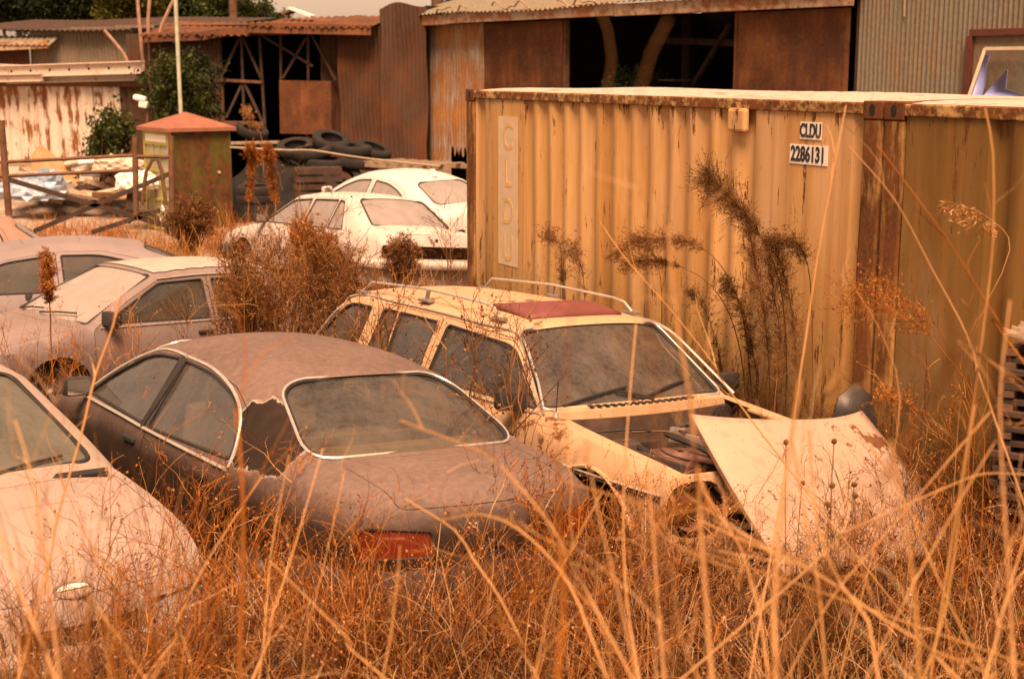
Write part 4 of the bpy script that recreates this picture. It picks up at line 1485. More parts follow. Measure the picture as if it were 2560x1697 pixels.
    def inside(c):
        s = c.s
        xa = s.get('xa', 1.0)
        zb = s.get('belt', 0.9)
        fx = s.get('seat_x', xa - 0.95)
        for y in (0.36, -0.36): c.seat(fx, y, 0.50, s.get('seat_back', 0.60), 0.30)
        if s.get('rear_seat', True): c.seat(s.get('rear_x', fx - 0.95), 0, 1.18, 0.56, 0.30, head=s.get('rear_head', True))
        wd = float(c.S(xa - 0.1, zb - 0.12)) * 2 - 0.14
        box('dashboard', (xa - 0.10, 0, zb - 0.14), (0.46, wd, 0.22), c.m.get('dash', PLASTIC), c.root, rot=R3(y=0.10), bev=0.06, smooth=True)
        an = np.linspace(0, 2 * PI, 26, endpoint=False)
        sy = s.get('wheel_side', 0.36)
        P = np.stack([0.05 * np.sin(an), 0.185 * np.cos(an), 0.18 * np.sin(an)], -1) + np.array([xa - 0.50, sy, zb - 0.03])
        tube('steering_wheel', P, 0.015, PLASTIC, c.root, 6, closed=True)
        sh = s.get('shelf')
        if sh:
            wd = float(c.S(sh[0], sh[2])) * 2 - 0.16
            box('parcel_shelf', ((sh[0] + sh[1]) / 2, 0, sh[2]), (abs(sh[1] - sh[0]), wd, 0.03), c.m.get('shelf', SEATG), c.root, bev=0.008)

    def bumper(c, front, z, h, out, mat, name='bumper', wrap=0.5):
        """swept bar round the end of the car"""
        xe = c.X[0] if front else c.X[-1]
        b = c.B[0] if front else c.B[-1]
        sg = 1 if front else -1
        pts = []
        for a in np.linspace(-1, 1, 25):
            y = a * (float(c.S(xe, z)) + out * 0.9)
            pts.append((xe + b * (1 - a * a) + sg * out - sg * 0.10 * abs(a) ** 8, y, z))
        yw = float(c.S(xe - sg * wrap, z)) + 0.03
        pts = [(xe - sg * wrap, -yw, z)] + pts + [(xe - sg * wrap, yw, z)]
        pts = np.array(pts)
        prof = [(-0.5, -0.4), (-0.5, 0.4), (-0.2, 0.5), (0.3, 0.45), (0.5, 0.2), (0.5, -0.2), (0.3, -0.45), (-0.2, -0.5)]
        T = np.gradient(pts, axis=0)
        T /= np.linalg.norm(T, axis=1, keepdims=True)
        N = np.cross(T, [0, 0, 1.0]) * (1 if front else 1)
        N *= np.sign((N[len(N) // 2] @ np.array([sg, 0, 0])) or 1)
        V = np.array([[p + n * a * 0.10 + np.array([0, 0, h * bb]) for a, bb in prof] for p, n in zip(pts, N)])
        idx = np.arange(V.shape[0] * 8).reshape(-1, 8)
        nx = np.roll(idx, -1, 1)
        F = np.stack([idx[:-1], nx[:-1], nx[1:], idx[1:]], -1).reshape(-1, 4)
        return npmesh(name, V.reshape(-1, 3), F, mat, c.root, smooth=True, sharp=45)

    def mirror(c, x, z, sgn, mat=None, w_=0.20, h=0.13, gl=None):
        p = c.side(sgn, 0.13)(np.array([[x, z]]))[0]
        q = c.side(sgn, -0.01)(np.array([[x + 0.02, z - 0.03]]))[0]
        e = box('door_mirror', p, (0.09, w_, h), mat or PLASTIC, c.root, rot=R3(z=sgn * 0.15), bev=0.032, smooth=True)
        box('mirror_glass', (p[0] - 0.047, p[1], p[2]), (0.006, w_ * 0.84, h * 0.78), gl or MIRROR, e, rot=R3(z=sgn * 0.15))
        tube('mirror_arm', [q, (q[0] + 0.01, (p[1] + q[1]) / 2, (p[2] + q[2]) / 2 - 0.02), (p[0] + 0.01, p[1], p[2] - 0.03)], 0.022, mat or PLASTIC, e, 6)

    def wiper(c, u0, s0, u1, s1, off=0.012):
        nm = c.seg['windshield']
        P = np.array([(nm[0] + u0, s0 * 0.7), (nm[0] + (u0 + u1) / 2 + 0.01, (s0 + s1) / 2 * 0.7), (nm[0] + u1, s1 * 0.7)])
        tube('wiper', c.top(off)(P), 0.009, RUBBER, c.root, 5)


MIRROR = plain('mirror_face', (0.55, 0.50, 0.44), 0.12, 0.9, var=0.1)

g_std = glass('dusty_glass', tint=(.55, .48, .36), dust=(.30, .24, .185), amt=(.05, .30), rough=.05)
g_clear = glass('dusty_side_glass', dust=(.22, .18, .13), amt=(0.10, 0.35))
g_heavy = glass('caked_glass', dust=(0.36, 0.29, 0.25), amt=(0.80, 1.0))
g_pale = glass('pale_dusty_glass', dust=(0.40, 0.33, 0.29), amt=(0.55, 0.85))
g_ws = glass('brown_dusty_windshield', dust=(.28, .21, .16), amt=(.06, .42), rough=.06)

# --- brown executive saloon, tail towards the camera
brown_paint = peeling('peeling_brown_lacquer', (.17, .105, .084), (0.020, 0.011, 0.007), (0.42, 0.33, 0.27))
spec = dict(
    E=[('hood', [(2.42, .58, .16, .02), (2.25, .68, .16, .03), (1.8, .80, .14, .04), (1.27, .90, .12, .05)]),
       ('windshield', [(1.27, .90, .12, .05), (.98, 1.08, .12, .05), (.70, 1.215, .10, .05), (.44, 1.30, .08, .05)]),
       ('roof', [(.44, 1.30, .08, .05), (.15, 1.345, .05, .055), (-.25, 1.355, .0, .06), (-.70, 1.335, -.03, .055), (-1.12, 1.27, -.06, .045)]),
       ('back', [(-1.12, 1.27, -.06, .045), (-1.44, 1.14, -.09, .04), (-1.78, .96, -.12, .035)]),
       ('deck', [(-1.78, .96, -.12, .035), (-2.05, .935, -.13, .035), (-2.32, .89, -.14, .03), (-2.42, .82, -.14, .01)])],
    plan=[(2.6, .66), (2.42, .70), (2.1, .82), (1.4, .895), (0, .90), (-1.2, .895), (-1.9, .86), (-2.25, .82), (-2.42, .76), (-2.6, .72)],
    belt=.90, shoulder=.07, tumble=.50, xa=1.27, r_roof=.10, r_hood=.06, zbot=.26, crease=None,
    axles=[1.45, -1.38], wheel_z=.31,
    doors=[[(1.17, .34), (1.17, .88), (1.13, .93), (.45, 1.265), (-.02, 1.29), (.06, .34)],
           [(.05, .34), (-.03, 1.29), (-.35, 1.285), (-.85, 1.225), (-1.12, 1.13), (-1.20, .95), (-1.18, .74), (-1.02, .66), (-.92, .34)]],
    windows=[([(1.12, .915), (.90, 1.06), (.46, 1.255), (.03, 1.275), (.10, .865)], [.03, .05, .16, .02, .02]),
             ([(.015, .86), (-.055, 1.272), (-.50, 1.25), (-.93, 1.165), (-1.13, 1.00), (-1.17, .875)], [.02, .02, .15, .2, .12, .04])],
    tops=[('hood', 'bonnet', [(.10, -.86), (.10, .86), (.97, .86), (.97, -.86)], .08),
          ('windshield', 'windshield', [(.04, -.93), (.04, .93), (.95, .90), (.95, -.90)], .10),
          ('back', 'rear_window', [(.02, -.95), (.02, .95), (1.0, .96), (1.0, -.96)], .20),
          ('deck', 'boot_lid', [(.10, -.80), (.10, .80), (.97, .80), (.97, -.80)], .06)],
    rear=[('tail_light', [(-.985, .60), (-.50, .60), (-.50, .73), (-.985, .76)], .03, 1), ('tail_light', [(.985, .60), (.50, .60), (.50, .73), (.985, .76)], .03, 1),
          ('plate_recess', [(-.36, .50), (.36, .50), (.36, .62), (-.36, .62)], .01)],
    front=[('headlight', [(-.95, .46), (-.5, .46), (-.5, .56), (-.95, .56)], .02, 1), ('headlight', [(.95, .46), (.5, .46), (.5, .56), (.95, .56)], .02, 1)],
    trims=[([(1.22, .905), (1.0, 1.045), (.72, 1.185), (.45, 1.278), (.20, 1.302), (-.02, 1.298)], .011, .004),
           ([(-.06, 1.297), (-.45, 1.278), (-.80, 1.215), (-1.04, 1.12), (-1.155, 1.0), (-1.195, .90), (-1.19, .84)], .011, .004),
           ([(1.12, .885), (.5, .868), (.08, .852)], .012, .008), ([(.05, .851), (-.5, .838), (-1.17, .826)], .012, .008)],
    handles=[(.20, .76), (-.90, .745)], shelf=(-1.25, -1.80, .90), rear_x=-.62, seat_x=.35, rear_head=True)
sedan = Car('parked_car', spec, (-1.595, 8.955, 0.0, 2.193, .036, .073),
            'dark brown saloon with chalky peeling lacquer, rear window towards the viewer',
            dict(body=brown_paint, glass=g_std, glass_trim=CHROME, trim_off=.010, trim_r=.009, seat=SEATG, shelf=plain('pale_shelf', (.40, .32, .25), .9), handle=PLASTIC))  # parcel shelf in a plain pale tan
sedan.build()
sedan.mirror(1.12, .96, 1); sedan.mirror(1.12, .96, -1)
for sgn in (1, -1):    # black centre pillars and rear edge of the front door
    for xs_, w_ in (((.045, -.005, -.045), .026), ((.085, .035, .0), .012)):
        P = sedan.side(sgn, .002)(np.array([(xs_[0] + .02, .862), (xs_[1], 1.08), (xs_[2] + .005, 1.285)]))
        tube('pillar_trim', P, w_, RUBBER, sedan.root, 6)
sedan.bumper(False, .42, .26, .05, plain('faded_brown_bumper', (.06, .035, .026), .6), wrap=.4)
sedan.bumper(True, .40, .26, .04, plain('faded_brown_bumper', (.06, .035, .026), .6), wrap=.4)
# high brake lamp on the parcel shelf, seen through the glass
box('brake_lamp', (-1.62, 0, .955), (.10, .34, .06), LAMP, sedan.root, bev=.015)

# --- beige estate car with its bonnet off
cream = painted('cream_estate_paint', (.58, .34, .19), dust=(.34, .20, .115), dust_amt=.6, rust_amt=.06, rough=.38, spot=.035)
spec = dict(
    E=[('hood', [(2.17, .77, .03, .0), (1.9, .80, .04, .02), (1.4, .845, .06, .02), (.86, .90, .10, .02)]),
       ('windshield', [(.86, .90, .10, .02), (.60, 1.12, .08, .035), (.30, 1.345, .05, .045)]),
       ('roof', [(.30, 1.345, .05, .045), (-.1, 1.375, .02, .05), (-.9, 1.385, .0, .05), (-1.6, 1.365, -.02, .05), (-1.98, 1.33, -.05, .04)]),
       ('back', [(-1.98, 1.33, -.05, .04), (-2.20, 1.12, -.06, .03), (-2.38, .92, -.06, .01)]),
       ('deck', [(-2.38, .92, -.06, .01), (-2.42, .80, -.06, .0)])],
    plan=[(2.6, .82), (2.26, .845), (1.9, .88), (1.2, .895), (0, .895), (-1.4, .89), (-2.1, .865), (-2.42, .82), (-2.6, .8)],
    belt=.92, shoulder=.075, tumble=.36, tumble2=.12, xa=.86, r_roof=.075, r_hood=.04, zbot=.27, zm=.62,
    axles=[1.53, -1.37], wheel_z=.31, arch_r=.39, no_wheel={(0, -1)},
    doors=[[(.93, .34), (.93, .885), (.45, 1.25), (.36, 1.30), (-.50, 1.335), (-.52, .34)],
           [(-.53, .34), (-.51, 1.335), (-1.38, 1.33), (-1.44, .90), (-1.42, .72), (-1.08, .66), (-.98, .34)]],
    windows=[([(.83, .925), (.40, 1.255), (-.42, 1.29), (-.46, .915)], [.02, .10, .03, .02]),
             ([(-.58, .915), (-.57, 1.292), (-1.10, 1.296), (-1.08, .913)], .02),
             ([(-1.12, .913), (-1.14, 1.296), (-1.34, 1.29), (-1.38, .913)], .02),
             ([(-1.56, .935), (-1.53, 1.285), (-1.90, 1.275), (-2.06, 1.16), (-2.24, .95)], [.03, .03, .08, .08, .04])],
    tops=[('hood', 'hole', [(.02, -.86), (.02, .86), (.965, .86), (.965, -.86)], .03),
          ('windshield', 'windshield', [(.04, -.955), (.04, .955), (.95, .945), (.95, -.945)], .06),
          ('roof', 'hole', [(.07, -.60), (.07, .60), (.27, .60), (.27, -.60)], .05),
          ('back', 'tailgate_glass', [(.06, -.88), (.06, .88), (.92, .88), (.92, -.88)], .07)],
    front=[('hole', [(-.985, .42), (-.54, .42), (-.54, .74), (-.985, .74)], .13), ('hole', [(.985, .42), (.54, .42), (.54, .74), (.985, .74)], .13),
           ('hole', [(-.5, .40), (.5, .40), (.5, .72), (-.5, .72)], .02)],
    rear=[('tail_light', [(-.97, .52), (-.66, .52), (-.66, .76), (-.97, .76)], .03, 1), ('tail_light', [(.97, .52), (.66, .52), (.66, .76), (.97, .76)], .03, 1)],
    trims=[([(.94, .925), (.66, 1.15), (.37, 1.325), (-.1, 1.35), (-1.0, 1.36), (-1.9, 1.34), (-2.12, 1.17), (-2.34, .93)], .009, .010, 'roof_gutter'),
           ([(.90, .905), (0, .90), (-1.45, .90), (-2.3, .90)], .009, .006), ],
    handles=[(-.38, .78), (-1.30, .78)], rear_x=-.95, seat_x=-.08, bumpers=[(False, .46, .13, .10, CHROME)])
wagon = Car('parked_car', spec, (.298, 9.789, .012, -.97, -.021, -.056),
            'cream estate car with roof rails and open engine bay beside the yellow container',
            dict(body=cream, glass=g_std, wglass=g_ws, glass_trim=CHROME, trim_off=.018, trim_r=.009, trim=CHROME, seat=SEATM))
wagon.build()
wagon.mirror(.74, .97, -1, PLASTIC, .20, .125); wagon.mirror(.74, .97, 1, PLASTIC, .20, .125)
R = wagon.root
# dark moulding line with a cream lower flank, front to rear
for sgn in (1, -1):
    P = np.array([(x, .615) for x in np.linspace(2.20, 1.82, 5)])
    q = wagon.side(sgn, .004)(np.array([(x, .665) for x in np.linspace(2.14, -2.35, 40)]))
    V, F = strokes(q[None], np.full((1, 40), .009), 4)
    npmesh('side_moulding', V, F, CHROME, R)
    q = wagon.side(sgn, .001)(np.array([(x, .645) for x in np.linspace(2.14, -2.35, 40)]))
    V, F = strokes(q[None], np.full((1, 40), .014), 4)
    npmesh('side_moulding', V, F, RUBBER, R)
    # wheel arch lip
    q = wagon.side(sgn, .004)(np.array([(1.53 + .395 * math.cos(a), .31 + .395 * math.sin(a)) for a in np.linspace(.05, PI - .05, 24)]))
    tube('arch_lip', q, .014, cream, R, 6)
    # roof rail on three feet
    def rp(x, yy, dz): return (x, sgn * yy, float(wagon.zE(x)) + dz)
    rail = tube('roof_rail', [rp(.08, .575, .03), rp(.0, .565, .085), rp(-.12, .56, .098), rp(-.9, .56, .105), rp(-1.72, .56, .098), rp(-1.84, .575, .035)], .010, CHROME, R, 8)
    for x in (.07, -.88, -1.83):
        bm = bmesh.new()
        bx(bm, rp(x, .575, .022), (.15, .055, .02), bev=.006)
        if x == -.88: bx(bm, rp(x, .565, .06), (.03, .022, .09), rot=R3(y=.3), bev=.005)
        bmobj('rail_foot', bm, RIM, rail)
# raised sunroof panel
pinkred = plain('faded_red_sunroof', (.19, .052, .042), .55, var=.25, scale=3)
V = []
nx, ny = 9, 13
for i in range(nx):
    for j in range(ny):
        a, b = i / (nx - 1), j / (ny - 1) * 2 - 1
        y = b * .40
        x = .17 - a * .44
        z = float(wagon.zE(min(x, .25))) + .035 + .040 * math.sin(PI * min(1, a * 1.15)) ** .6 * (1 - abs(b) ** 5) + .02 * a - .01 * b * b
        V.append((x + .05 * (1 - b * b), y, z))
idx = np.arange(nx * ny).reshape(nx, ny)
F = np.stack([idx[:-1, :-1], idx[1:, :-1], idx[1:, 1:], idx[:-1, 1:]], -1).reshape(-1, 4)
so = npmesh('sunroof', V, F, pinkred, R, smooth=True)
md = so.modifiers.new('thick', 'SOLIDIFY'); md.thickness = .022; md.offset = -1
# cowl, firewall, engine bay
hoodcream = cream
bm = bmesh.new()
V = []
n = 17
for j in range(n):
    b = j / (n - 1) * 2 - 1
    y = b * .70
    xo = .10 * (1 - b * b)
    V += [(.885 + xo, y, .914 + .02 * (1 - b * b)), (.955 + xo * .8, y, .907 + .02 * (1 - b * b)), (.965 + xo * .8, y, .865), (.965 + xo * .8, y, .35)]
idx = np.arange(n * 4).reshape(n, 4)
F = np.stack([idx[:-1, :2], idx[:-1, 1:3], idx[1:, 1:3], idx[1:, :2]], -1).reshape(-1, 4)
npmesh('cowl_panel', V, F, cream, R, smooth=True, sharp=30)
F = np.stack([idx[:-1, 2], idx[:-1, 3], idx[1:, 3], idx[1:, 2]], -1).reshape(-1, 4)
npmesh('firewall', V, F, plain('dirty_firewall', (.10, .055, .035), .9, var=.5), R)
for j in range(16):
    box('cowl_louvre', (.905 + .10 * (1 - ((-.45 + j * .055) / .7) ** 2), -.45 + j * .055, .937), (.05, .03, .008), RUBBER, R)
AMBROWN = plain('brown_stained_lamp_glass', (.20, .075, .025), .3, var=.4, scale=9)
BAY = plain('dirty_engine_bay', (.055, .032, .022), .9, var=.6, scale=9)
for sgn in (1, -1):
    e = box('inner_wing', (1.62, sgn * .66, .58), (.9, .03, .46), BAY, R, rot=R3(x=sgn * .12), bev=.01)
    lathe('strut_tower', [(.02, .14), (.09, .14), (.115, .10), (.15, -.25)], BAY, R, 20, Matrix.Translation((1.42, sgn * .53, .66)))
    if sgn > 0: box('wing_rail', (1.65, sgn * .705, .835), (.9, .05, .02), cream, R, rot=R3(y=.06), bev=.005)
lathe('air_cleaner', [(.02, .07), (.05, .065), (.06, .05), (.20, .05), (.225, .03), (.225, -.03), (.20, -.05), (.02, -.05)], plain('faded_red_air_cleaner', (.17, .075, .055), .7, var=.35), R, 28, Matrix.Translation((1.66, -.30, .70)))
tube('intake_snorkel', [(1.72, -.12, .70), (1.85, .0, .69), (2.0, .04, .64)], .045, DARKSTEEL, R, 10)
box('engine_block', (1.62, .04, .52), (.62, .36, .34), DARKSTEEL, R, bev=.03)
eb = box('valve_cover', (1.60, .10, .74), (.56, .17, .10), plain('dull_aluminium', (.28, .22, .18), .6, .3), R, bev=.03, smooth=True)
lathe('oil_cap', [(.0, .05), (.04, .05), (.045, .0)], PLASTIC, eb, 14, Matrix.Translation((1.75, .10, .78)))
for k_, (bx_, by_, bz_, sz_) in enumerate(((1.30, -.40, .70, .12), (1.45, -.55, .72, .10), (1.95, .28, .66, .12), (1.20, .10, .74, .11), (1.9, -.45, .62, .13), (1.24, -.18, .70, .09), (1.80, .40, .70, .10))):
    box('bay_component', (bx_, by_, bz_), (sz_ * 1.4, sz_, sz_), (STEEL, DARKSTEEL, RUBBER, RIM)[k_ % 4], R, rot=R3(z=k_ * .7, y=.2), bev=.02, smooth=True)
for k_ in range(4):
    P = catmull([(1.1 + .1 * k_, -.6 + .3 * k_, .80, 0), (1.35 + .12 * k_, -.3 + .1 * k_, .84, 0), (1.7, -.45 + .3 * k_, .78, 0), (2.0, -.2 + .2 * k_, .72, 0)], .06)[:, :3]
    tube('cable', P, .007, (RUBBER, STEEL)[k_ % 2], R, 5)
box('battery', (1.36, .48, .66), (.24, .17, .18), PLASTIC, R, bev=.01)
box('washer_tank', (1.50, .60, .74), (.26, .13, .16), plain('yellowed_plastic_tank', (.42, .32, .22), .5), R, bev=.03, smooth=True)
box('radiator', (2.06, 0, .46), (.06, .70, .36), DARKSTEEL, R, bev=.01)
lathe('fan_shroud', [(.24, .03), (.26, .03), (.26, -.03), (.24, -.03)], PLASTIC, R, 26, Matrix.Translation((1.98, .04, .50)) @ Matrix.Rotation(PI / 2, 4, 'Y'))
for k, pp in enumerate([[(1.3, -.1, .80), (1.5, -.25, .83), (1.8, -.2, .78), (2.05, -.25, .66)], [(1.28, .25, .8), (1.45, .3, .86), (1.7, .34, .80), (2.0, .3, .70)], [(1.30, -.45, .74), (1.6, -.52, .78), (2.1, -.48, .62)], [(1.3, 0, .84), (1.42, .16, .86), (1.5, .36, .80), (1.42, .50, .78)]]):
    P = catmull([(*p, 0) for p in pp], .06)[:, :3]
    tube('hose', P, .018 + .004 * (k % 2), RUBBER, R, 6)
beam('cross_member', (2.10, -.66, .70), (2.10, .66, .70), .05, .03, DARKSTEEL, R)
for sgn in (1, -1):   # round holes where the lamps were: rusty buckets
    Mx = Matrix.Translation((2.10, sgn * .62, .57)) @ Matrix.Rotation(PI / 2, 4, 'Y')
    lathe('lamp_bucket', [(.02, -.10), (.08, -.09), (.12, -.02), (.135, .05)], STEEL, R, 20, Mx)
    lathe('headlight', [(.0, .035), (.05, .03), (.09, .01), (.115, -.02)], LAMP if sgn > 0 else AMBROWN, R, 20, Mx)
wagon.wiper(.03, -.78, .13, -.12); wagon.wiper(.03, -.02, .16, .72)
wagon.wiper(.02, .10, .10, -.25)
lathe('antenna_base', [(.0, .04), (.014, .035), (.022, .0)], CHROME, R, 10, Matrix.Translation((.98, -.74, .885)))
tube('antenna', [(.98, -.74, .90), (1.0, -.745, 1.12)], .004, RUBBER, R, 5)
lathe('fuel_bolt', [(.0, .01), (.018, .008), (.026, .0)], CHROME, R, 12, Matrix.Translation(tuple(wagon.side(-1, .01)(np.array([[1.12, .60]]))[0])) @ Matrix.Rotation(PI / 2, 4, 'X'))

# --- silver grey hatchback lower left, nose towards the camera
silver = painted('chalky_pinkish_silver', (.34, .25, .205), dust=(.34, .235, .175), dust_amt=.5, rust_amt=.0, rough=.45, spot=.05)
spec = dict(
    E=[('hood', [(1.98, .60, .17, .0), (1.90, .665, .17, .02), (1.5, .78, .15, .035), (.78, .905, .13, .04)]),
       ('windshield', [(.78, .905, .13, .04), (.40, 1.14, .11, .045), (-.02, 1.36, .09, .045)]),
       ('roof', [(-.02, 1.36, .09, .045), (-.4, 1.39, .03, .05), (-1.2, 1.39, .0, .05), (-1.75, 1.33, -.05, .04)]),
       ('back', [(-1.75, 1.33, -.05, .04), (-1.98, 1.10, -.06, .03), (-2.08, .92, -.06, .02)]),
       ('deck', [(-2.08, .92, -.06, .02), (-2.12, .80, -.06, .0)])],
    plan=[(2.2, .58), (2.05, .66), (1.90, .76), (1.6, .82), (1.1, .845), (0, .85), (-1.2, .845), (-1.8, .82), (-2.12, .76), (-2.3, .7)],
    belt=.90, shoulder=.06, tumble=.42, xa=.78, r_roof=.08, r_hood=.05, zbot=.26,
    axles=[1.28, -1.22], wheel_z=.29, arch_r=.34, wheel_r=.28,
    doors=[[(.72, .34), (.72, .88), (.30, 1.17), (.0, 1.31), (-.42, 1.34), (-.44, .34)],
           [(-.45, .34), (-.43, 1.34), (-1.10, 1.33), (-1.30, .95), (-1.22, .70), (-.95, .62), (-.86, .34)]],
    windows=[([(.62, .925), (.02, 1.275), (-.36, 1.30), (-.40, .91)], [.02, .1, .02, .02]),
             ([(-.49, .91), (-.47, 1.30), (-1.05, 1.285), (-1.22, .92)], [.02, .02, .1, .04])],
    tops=[('hood', 'bonnet', [(.055, -.88), (.055, .88), (.93, .93), (.93, -.93)], .10),
          ('windshield', 'windshield', [(.06, -.92), (.06, .92), (.96, .91), (.96, -.91)], .09),
          ('back', 'rear_window', [(.08, -.86), (.08, .86), (.92, .88), (.92, -.88)], .08)],
    front=[('headlight', [(-.97, .44), (-.50, .46), (-.50, .57), (-.97, .57)], .02, 1), ('headlight', [(.97, .44), (.50, .46), (.50, .57), (.97, .57)], .02, 1),
           ('grille', [(-.40, .47), (.40, .47), (.40, .55), (-.40, .55)], .02)],
    handles=[(-.30, .76), (-1.12, .77)], rear_x=-.98, seat_x=-.15, bumpers=[(True, .36, .22, .05, painted('silver_bumper', (.45, .34, .28)))])
g_green = glass('greenish_windshield', tint=(.22, .24, .18), dust=(.26, .23, .17), amt=(.30, .65))
hatch = Car('parked_car', spec, (-3.305, 7.722, .019, -.886, -.032, -.024),
            'pinkish silver hatchback at the lower left edge, with an oval badge',
            dict(body=silver, glass=g_std, wglass=g_green, seat=SEATG))
hatch.build()
hatch.mirror(.66, .95, -1)
hatch.wiper(.03, -.7, .09, -.05); hatch.wiper(.03, 0.0, .11, .68)
u0 = hatch.seg['hood'][0]
u1 = hatch.seg['hood'][1]
box('cowl_grille', (.92, .45, .925), (.07, .42, .012), RUBBER, hatch.root, rot=R3(z=-.12, y=.1))
box('cowl_grille', (.92, -.45, .925), (.07, .42, .012), RUBBER, hatch.root, rot=R3(z=.12, y=.1))
an = np.linspace(0, 2 * PI, 30, endpoint=False)
bc = u0 + .10
P = np.stack([bc + .045 * np.sin(an), .088 * np.cos(an)], -1)
bg_ = tube('badge', hatch.top(.006)(P), .007, RIM, hatch.root, 6, closed=True)
up = np.stack([bc + .004 + .033 * np.abs(np.sin(an[:16])), .072 * np.cos(an[:16])], -1)
V, F = cdt(up, (), .05)
npmesh('badge_field', hatch.top(.007)(V), F, WHITE, bg_)

# --- grey saloon with a caked windshield, facing left
greyp = painted('dull_grey_mauve_paint', (.17, .12, .112), dust=(.40, .28, .22), dust_amt=.34, rough=.4)
spec = dict(
    E=[('hood', [(2.12, .66, .08, .01), (1.9, .74, .09, .02), (1.4, .83, .09, .025), (.98, .90, .09, .03)]),
       ('windshield', [(.98, .90, .09, .03), (.56, 1.14, .07, .035), (.13, 1.35, .05, .04)]),
       ('roof', [(.13, 1.35, .05, .04), (-.3, 1.375, .02, .045), (-.9, 1.37, -.01, .045), (-1.25, 1.32, -.04, .04)]),
       ('back', [(-1.25, 1.32, -.04, .04), (-1.52, 1.12, -.05, .03), (-1.80, .93, -.06, .03)]),
       ('deck', [(-1.80, .93, -.06, .03), (-2.1, .90, -.07, .02), (-2.20, .80, -.07, .0)])],
    plan=[(2.3, .72), (2.12, .76), (1.8, .82), (1.2, .84), (0, .845), (-1.2, .84), (-1.9, .81), (-2.2, .75), (-2.4, .7)],
    belt=.90, shoulder=.055, tumble=.36, xa=.98, r_roof=.05, r_hood=.05, zbot=.26,
    axles=[1.30, -1.25], wheel_z=.30,
    doors=[[(.92, .34), (.92, .88), (.50, 1.13), (.14, 1.30), (-.42, 1.325), (-.44, .34)],
           [(-.45, .34), (-.43, 1.325), (-1.12, 1.31), (-1.28, .95), (-1.22, .72), (-.98, .64), (-.90, .34)]],
    windows=[([(.80, .93), (.13, 1.275), (-.37, 1.29), (-.38, .91)], [.02, .04, .02, .02]),
             ([(-.49, .91), (-.48, 1.29), (-1.08, 1.275), (-1.22, .92)], [.02, .02, .08, .04])],
    tops=[('hood', 'bonnet', [(.08, -.86), (.08, .86), (.95, .90), (.95, -.90)], .05),
          ('windshield', 'windshield', [(.05, -.94), (.05, .94), (.96, .93), (.96, -.93)], .04),
          ('back', 'rear_window', [(.07, -.88), (.07, .88), (.94, .88), (.94, -.88)], .07),
          ('deck', 'boot_lid', [(.08, -.84), (.08, .84), (.96, .84), (.96, -.84)], .05)],
    front=[('headlight', [(-.95, .50), (-.55, .50), (-.55, .62), (-.95, .62)], .02, 1), ('headlight', [(.95, .50), (.55, .50), (.55, .62), (.95, .62)], .02, 1),
           ('grille', [(-.48, .50), (.48, .50), (.48, .62), (-.48, .62)], .02)],
    rear=[('tail_light', [(-.95, .60), (-.55, .60), (-.55, .76), (-.95, .76)], .02, 1), ('tail_light', [(.95, .60), (.55, .60), (.55, .76), (.95, .76)], .02, 1)],
    trims=[([(.14, 1.318), (-.4, 1.338), (-1.1, 1.325)], .008, .012, 'roof_gutter'), ([(.85, .895), (0, .89), (-1.25, .885)], .007, .006)],
    handles=[(-.30, .78), (-1.12, .78)], rear_x=-.92, seat_x=.0, bumpers=[(True, .42, .16, .08, PLASTIC), (False, .44, .16, .08, PLASTIC)])
grey4 = Car('parked_car', spec, (-3.929, 14.557, -.296, 3.918, -.049, .005),
            'boxy grey mauve saloon facing left, windshield caked in pale dust',
            dict(body=greyp, glass=g_clear, wglass=g_heavy, seat=SEATM))
grey4.build()
grey4.mirror(.78, .99, 1, PLASTIC, .22, .14); grey4.mirror(.78, .99, -1)
grey4.wiper(.03, -.75, .10, -.1, .03); grey4.wiper(.03, -.05, .13, .65, .03)
# roof lacquer lifting along the edge: a ragged pale sheet over the roof
P = []
u0, u1 = grey4.seg['roof']
for u in np.linspace(u0 + .02, u1 - .02, 30): P.append((u, .70 * (.93 + .02 * math.sin(u * 31) + .012 * math.sin(u * 77))))
for u in np.linspace(u1 - .02, u0 + .02, 30): P.append((u, -.70 * (.93 + .02 * math.sin(u * 23) + .012 * math.sin(u * 61))))
grey4.part('peeling_roof_skin', grey4.top(.012), np.array(P), (), plain('pale_peeling_lacquer', (.44, .33, .27), .6, var=.12), .09)

